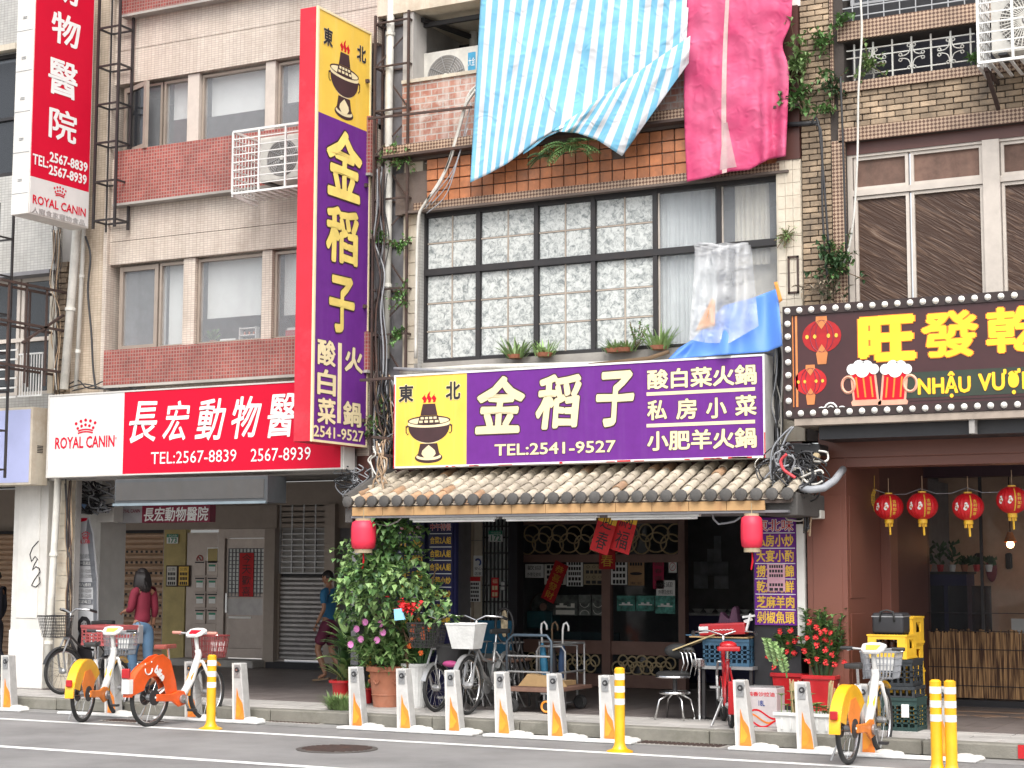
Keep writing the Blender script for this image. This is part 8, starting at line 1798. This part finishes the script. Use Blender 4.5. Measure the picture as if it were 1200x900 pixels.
def person(label, loc, rz, pose, cl, hairlen=0, K=1.0, skinm='skin_tan', hair='hair_black'):
    t = thing('person',label,'person',loc,rz); t.scale = (K,K,K)
    J = {'pel':((0,0,.9),(.1,.085)),'waist':((.01,0,1.05),(.088,.08)),'chest':((.0,0,1.24),(.105,.09)),'nb':((-.01,0,1.4),(.06,.05)),'neck':((.01,0,1.48),.05),'skull':((.03,0,1.55),.05)}
    E_=[('pel','waist'),('waist','chest'),('chest','nb'),('nb','neck'),('neck','skull')]
    for sd,k in (('L',1),('R',-1)):
        hip,kn,an,toe = pose['leg'+sd]; sh,el,wr = pose['arm'+sd]
        J['hip'+sd]=(hip,.08); J['th'+sd]=(Vector(hip).lerp(Vector(kn),.5),.066); J['kn'+sd]=(kn,.052); J['cf'+sd]=(Vector(kn).lerp(Vector(an),.35),.055); J['an'+sd]=(an,.034); J['ft'+sd]=(toe,(.03,.04))
        chainj(J,E_,['pel','hip'+sd,'th'+sd,'kn'+sd,'cf'+sd,'an'+sd,'ft'+sd])
        J['sh'+sd]=(sh,.045); J['el'+sd]=(el,.033); J['fa'+sd]=(Vector(el).lerp(Vector(wr),.4),.032); J['wr'+sd]=(wr,.024); chainj(J,E_,['nb','sh'+sd,'el'+sd,'fa'+sd,'wr'+sd])
    skin('body',J,E_,skinm,t,2)
    def cloth(name, keys, ex, m, grow=.018, cut={}):
        JJ={}; 
        for k in keys:
            c_, r_ = J[k]; r_ = (r_[0]+grow,r_[1]+grow) if isinstance(r_,tuple) else r_+grow; JJ[k]=(c_,r_)
        for k,v in cut.items(): JJ[k]=v
        skin(name,JJ,ex,m,t,2)
    el = lambda a,b_,f: Vector(J[a][0]).lerp(Vector(J[b_][0]),f)
    sl = cl.get('sleeve',.6)
    cut = {}
    for sd in 'LR':
        if sl <= 1: cut['c'+sd]=(el('sh'+sd,'el'+sd,sl),.055)
        else: cut['c'+sd]=(el('el'+sd,'wr'+sd,sl-1),.04)
    cut['pel'] = ((0,0,.9),(.15,.125))
    ks = ['pel','waist','chest','nb','shL','shR']+(['elL','elR'] if sl > 1 else []); ex=[('pel','waist'),('waist','chest'),('chest','nb'),('nb','shL'),('nb','shR')]+([('shL','elL'),('elL','cL'),('shR','elR'),('elR','cR')] if sl > 1 else [('shL','cL'),('shR','cR')])
    cloth('shirt',ks,ex,cl['top'],.024,cut)
    ll = cl['leg_len']; cut = {'wst':((0,0,.99),(.14,.115))}
    for sd in 'LR':
        if ll <= 1: cut['x'+sd]=(el('hip'+sd,'kn'+sd,ll),.115)
        else: cut['x'+sd]=(el('kn'+sd,'an'+sd,ll-1),.062)
    ks = ['pel','hipL','hipR']+(['thL','thR'] if ll >= .5 else [])+(['knL','knR','cfL','cfR'] if ll > 1 else []); ex=[('wst','pel'),('pel','hipL'),('pel','hipR')]
    for sd in 'LR': seq = ['hip'+sd,'th'+sd]+(['kn'+sd,'cf'+sd] if ll > 1 else [])+['x'+sd]; ex += list(zip(seq,seq[1:]))
    cloth(cl['leg_name'],ks,ex,cl['legs'],.022,cut)
    head(t,(.045,0,1.6),(1,0,-.0),.225,hair,hairlen,skinm)
    for sd in 'LR':
        sh,el_,wr = pose['arm'+sd]; d = (Vector(wr)-Vector(el_)); hand(t,wr,d+Vector((0,0,-.05)),(1,0,.2),skinm)
        hip,kn,an,toe = pose['leg'+sd]; a = Vector(an); b_ = Vector(toe); d = (b_-a); d.z = 0; d.normalize(); sl_ = (b_.z-.04)
        q = MB(); s = Vector((-d.y,d.x,0)); hgt = min(a.z-.07,b_.z-.035)
        pts = [a-d*.07-s*.035,a-d*.07+s*.035,a+d*.1+s*.045,b_+d*.08+s*.035,b_+d*.11,b_+d*.08-s*.045,a+d*.1-s*.04]
        za_ = a.z-.075; zb_ = b_.z-.042
        def zz_(p): tt = (p-a).dot(d)/max((b_-a).dot(d),.01); return max(.002,za_+(zb_-za_)*min(max(tt,0),1))
        n0 = len(pts); q.v = [(p.x,p.y,zz_(p)) for p in pts]+[(p.x,p.y,zz_(p)+.028) for p in pts]; q.f = [tuple(range(n0))[::-1],tuple(range(n0,2*n0))]+[(i,(i+1)%n0,(i+1)%n0+n0,i+n0) for i in range(n0)]
        sh_ = q.build('shoe',cl['shoe'],t,world=False); m1 = a.lerp(b_,.75); MB().tube([m1-s*.048+Vector((0,0,-.03)),m1+Vector((0,0,.035)),m1+s*.048+Vector((0,0,-.03))],.012,6).build('strap',cl['shoe'],sh_,world=False)
    return t
mat('sandal',(.3,.2,.12),.7)
# man: walks to the left in the arcade
f = 19.5; mx = P(386,740,f).x
person('man in blue shirt and maroon shorts walking left past the steel shutter',(mx,f,.13),PI,{
 'legL':((0,.085,.87),(.16,.09,.5),(.0,.09,.12),(.13,.095,.05)),'legR':((0,-.085,.87),(.02,-.09,.47),(-.2,-.09,.14),(-.09,-.095,.04)),
 'armL':((-.01,.19,1.38),(-.06,.25,1.12),(.06,.26,.9)),'armR':((-.01,-.19,1.38),(.02,-.25,1.13),(.12,-.24,.9))},
 dict(top='shirt_blue',sleeve=.75,legs='shorts_maroon',leg_len=.85,leg_name='shorts',shoe='sandal'),0,.86)
# woman: seen from behind, walking away to the left, holding a bag
f = 17.0; wx_ = P(167,730,f).x
person('woman with long black hair, maroon top and jeans behind the share bikes',(wx_,f,.13),R(160),{
 'legL':((0,.085,.87),(.1,.1,.48),(.0,.11,.12),(.13,.12,.05)),'legR':((0,-.085,.87),(.0,-.1,.46),(-.16,-.11,.14),(-.05,-.12,.05)),
 'armL':((-.01,.15,1.38),(.0,.19,1.13),(.2,.19,1.1)),'armR':((-.01,-.15,1.38),(-.03,-.18,1.12),(.04,-.19,.9))},
 dict(top='top_maroon',sleeve=1.5,legs='denim',leg_len=1.85,leg_name='jeans',shoe='dark_cloth'),.95,.875)
f = 17.3; px_ = P(-2,730,f).x
person('person in dark clothes cut off by the left edge of the photo',(px_-.05,f,.13),R(200),{
 'legL':((0,.085,.87),(.1,.1,.48),(.0,.11,.12),(.13,.12,.05)),'legR':((0,-.085,.87),(.0,-.1,.46),(-.16,-.11,.14),(-.05,-.12,.05)),
 'armL':((-.01,.18,1.38),(-.03,.23,1.12),(.06,.24,.9)),'armR':((-.01,-.18,1.38),(-.03,-.22,1.12),(.04,-.23,.9))},
 dict(top='dark_cloth',sleeve=1.7,legs='dark_cloth',leg_len=1.85,leg_name='trousers',shoe='dark_cloth'),0,.86)
wb2 = P(161,738,16.7); t = thing('tote_bag','grey and yellow tote bag in the hand of the woman in the maroon top','bag',tuple(wb2)); B(-.06,.06,-.05,.05,-.17,.06).build('bag_body','dim_white',t,bevel=.012,world=False); B(-.02,.03,-.054,-.0505,-.15,.04).build('yellow_stripe','yellow_plastic',t,world=False); MB().ring((0,0,.06),.04,.006,14,5,a0=0,a1=PI).build('handle','bark',t,world=False)
# ======================= CABLES AND PIPES =======================
random.seed(77)
def pipe(label, pts, r_, m, name='drainpipe', cat='pipe', n=12, brackets=0):
    pts = [Vector(p) for p in pts]; t = thing(name,label,cat,tuple(pts[0])); MB().tube(pts,r_,n).build('pipe_run',m,t,smooth='all')
    for k in range(brackets):
        s = (k+.5)/brackets*(len(pts)-1); i = int(s); p = pts[i].lerp(pts[i+1],s-i); d = (pts[i+1]-pts[i]).normalized()*.02; MB().rod(p-d,p+d,r_*1.25,n).build('pipe_collar',m,t)
    return t
pipe('thick white drainpipe left of the beige building above the hospital sign',[P(91,-20,F-.12),P(90,270,F-.14),P(75,456,F-.2)],.055,'pvc',brackets=2)
pipe('white drainpipe down the patched column beside the white pillar',[P(73,470,F-.1),P(66,600,F-.1),P(60,700,F-.1),P(54,806,F-.1)],.045,'pvc',brackets=3)
pipe('thin grey conduit beside the thick drainpipe',[P(104,-20,F-.1),P(98,280,F-.1),P(89,456,F-.12)],.028,'cable_white',brackets=4)
pipe('white pipe running down behind the steel lattice',[P(459,-20,F+.0),P(456,100,F),P(455,250,F),P(452,420,F)],.045,'pvc',brackets=3)
def cable(q, pts, r_=.01, n=5):
    P2=[]; pts=[Vector(p) for p in pts]
    for i in range(len(pts)-1):
        a = pts[max(i-1,0)]; b_ = pts[i]; c = pts[i+1]; d = pts[min(i+2,len(pts)-1)]
        for k in range(5):
            s = k/5; P2.append(.5*((2*b_)+(c-a)*s+(2*a-5*b_+4*c-d)*s*s+(3*b_-a-3*c+d)*s*s*s))
    P2.append(pts[-1]); q.tube(P2,r_,n)
def cthing(label, runs, m, r_=.01, name='cable', cat='cable'):
    q = MB(); 
    for pts in runs: cable(q,[P(*p) if len(p)==3 else p for p in pts],r_)
    t = thing(name,label,cat,tuple(P(*runs[0][0]))); q.build('cable_run',m,t,smooth='all'); return t
Fc = F-.12
cthing('white cable hanging in a long line down the brick building',[[(1008,-10,Fc),(1010,40,Fc),(1006,110,Fc),(1005,180,Fc),(1001,250,Fc),(995,290,Fc),(988,310,Fc)]],'cable_white',.012)
cthing('pair of black cables down the brick corner',[[(956,146,Fc),(963,160,Fc),(964,250,Fc),(970,330,Fc)],[(950,146,Fc),(960,150,Fc),(972,300,Fc)],[(985,90,Fc),(988,170,Fc),(992,300,Fc)]],'cable_black',.012)
pipe('dark pipe stub sticking out beside the pink tarp',[P(921,146,F-.1),P(960,144,F-.1)],.025,'cable_black','pipe_stub')
cthing('bundle of pale cables sweeping down from the balcony air conditioner',[[(559,100,Fc),(549,112,Fc),(541,140,Fc),(530,180,Fc),(515,215,Fc),(497,240,Fc),(490,260,Fc),(488,330,Fc),(487,420,Fc)],[(558,105,Fc),(545,125,Fc),(535,160,Fc),(522,200,Fc),(500,236,Fc)]],'cable_white',.018)
cthing('thin grey wires hanging beside the pale cable bundle',[[(552,120,Fc),(535,190,Fc),(512,225,Fc),(498,245,Fc)],[(548,150,Fc),(528,210,Fc),(505,240,Fc)],[(541,170,Fc),(524,226,Fc),(500,250,Fc)]],'cable_grey',.006)
cthing('thick black cable snaking down the cream pilaster on the left',[[(100,277,Fc),(106,300,Fc),(103,340,Fc),(107,390,Fc),(109,430,Fc),(112,455,Fc)]],'cable_black',.014)
cthing('tangle of black cables lying on the hospital sign',[[(80,455,Fc),(100,450,Fc-.1),(130,457,Fc),(170,454,Fc)],[(85,458,Fc),(110,452,Fc),(125,447,Fc),(160,456,Fc)],[(78,452,Fc),(92,446,Fc),(104,455,Fc),(140,455,Fc)]],'cable_black',.009)
pipe('long pale pipe along the sill over the purple sign',[P(470,436,F-.2),P(560,430,F-.2),P(700,427,F-.2),P(745,424,F-.2)],.03,'pvc','sill_pipe'); pipe('dark branch like pole lying at the right end of the sill',[P(690,428,F-.24),P(760,420,F-.24),P(784,412,F-.2)],.022,'bark','pole')
pipe('thin grey pipe across the front of the sill',[P(462,432,F-.25),P(560,436,F-.28),P(690,428,F-.28)],.018,'cable_grey','sill_pipe')
# rope of cables left of the yellow panel
def bundle(label, x0, x1, y0, y1, Y, n, mats_, r_=(.006,.014), wig=6):
    t = thing('cable_bundle',label,'cables',tuple(P((x0+x1)/2,(y0+y1)/2,Y))); qs = {m:MB() for m in mats_}
    for i in range(n):
        xa, xb = random.uniform(x0,x1), random.uniform(x0,x1); yy = Y-random.uniform(0,.2); pts = []
        for k in range(7): s = k/6; pts.append(P(xa+(xb-xa)*s+random.gauss(0,wig)*math.sin(PI*s),y0+(y1-y0)*s+random.gauss(0,3),yy-random.uniform(0,.04)))
        cable(qs[mats_[i%len(mats_)]],pts,random.uniform(*r_),4)
    for m,q in qs.items():
        if q.v: q.build('cables',m,t,kind='stuff',smooth='all')
bundle('thick tangle of old cables between the tall purple sign and the yellow panel',438,458,440,560,F+.05,38,['cable_black','cable_grey','rust_metal','cable_tan','cable_black'])
bundle('loose cables running up behind the steel lattice',440,454,200,450,F+.08,16,['cable_black','cable_grey','rust_metal'],(.006,.012),4)
bundle('cables hanging in the gap between the two signs on the right',906,917,395,560,F-.1,16,['cable_black','cable_grey','cable_white'],(.006,.012),3)
bundle('pale cables falling onto the left end of the tiled canopy',436,452,520,580,F-.4,8,['cable_tan','cable_white','cable_tan'],(.008,.014),5)
bundle('dark wires under the right end of the hospital sign',395,436,548,585,F-.1,14,['cable_black','cable_grey'],(.005,.009),12)
bundle('cables hanging beside the exposed bricks at the left',60,72,270,460,F-.02,12,['cable_black','cable_tan','cable_white','rust_metal'],(.005,.01),3)
bundle('tangle of cables behind the tall banner under the hospital sign',90,135,565,600,17.3,18,['cable_black','cable_black','cable_grey'],(.008,.016),12)
bundle('cables down the patched column beside the drainpipe',74,84,565,760,F+.06,9,['cable_black','rust_metal','cable_tan'],(.006,.012),2)
# the big knot on the right
t = thing('cable_knot','big knot of looped cables over the right end of the tiled canopy','cables',tuple(P(935,560,15.9))); qs = {m:MB() for m in ('cable_black','cable_grey','cable_white','cable_red')}
ms = ['cable_black','cable_grey','cable_black','cable_white','cable_black','cable_black','cable_black','cable_grey','cable_black']
for i in range(90):
    cx,cy = random.gauss(933,13), random.gauss(558,12); rx,ry = random.uniform(6,24), random.uniform(5,20); a0 = random.uniform(0,6.28); yy = random.uniform(15.75,16.3); pts = []
    for k in range(8): a = a0+k*random.uniform(.45,.8); pts.append(P(cx+rx*math.cos(a),cy+ry*math.sin(a),yy+.02*math.sin(k*2+i)))
    cable(qs[ms[i%9]],pts,random.uniform(.005,.011),5)
for (pts) in (((905,560),(903,545),(906,525),(917,510),(928,500)),((906,560),(910,545),(920,515),(930,500)),((902,545),(908,575),(925,590),(938,596)),((899,590),(915,575),(930,570)),((895,562),(905,552),(918,553))): cable(qs['cable_grey'],[P(a,b_,15.9) for a,b_ in pts],.011)
cable(qs['cable_red'],[P(a,b_,15.72) for a,b_ in ((922,532),(915,540),(918,550),(926,556),(932,560))],.016)
for m,q in qs.items(): q.build('cables',m,t,kind='stuff',smooth='all')
pipe('thick grey conduit bending out of the cable knot over the brown pillar',[P(938,572,15.8),P(950,574,15.75),P(965,572,15.8),P(978,563,15.95),P(988,550,16.3)],.036,'cable_grey','conduit')
bundle('cables dropping from the knot to the white conduit',941,950,575,622,16.3,10,['cable_black','cable_black','cable_tan'],(.008,.014),2)
t = thing('junction_box','small pale junction box under the cable knot','box',tuple(P(955,602,16.35))); x0,x1,z0,z1 = RC(947,598,608,962,16.35); B(x0,x1,16.35,16.48,z0,z1).build('box_body','pvc',t,bevel=.006)
t = thing('insulator_block','dark terminal block with brass bolts on the cable knot','fitting',tuple(P(945,530,16.2))); x0,x1,z0,z1 = RC(930,521,533,960,16.1); B(x0,x1,16.1,16.4,z0,z1).build('block','black_plastic',t,bevel=.01); c = P(956,534,16.05); MB().disc(tuple(c),.03,.05,10).build('brass_bolt','brass_ring',t)
for (y,lb) in ((512,'rusty strap bar under the tall purple sign, lower one'),(532,'rusty strap bar near the left end of the canopy')):
    a,b_ = P(436,y,16.1),P(462,y+3,16.3); t = thing('strap_bar',lb,'bar',tuple(a)); MB().bar(a,b_,.03).build('bar','rust_metal',t)
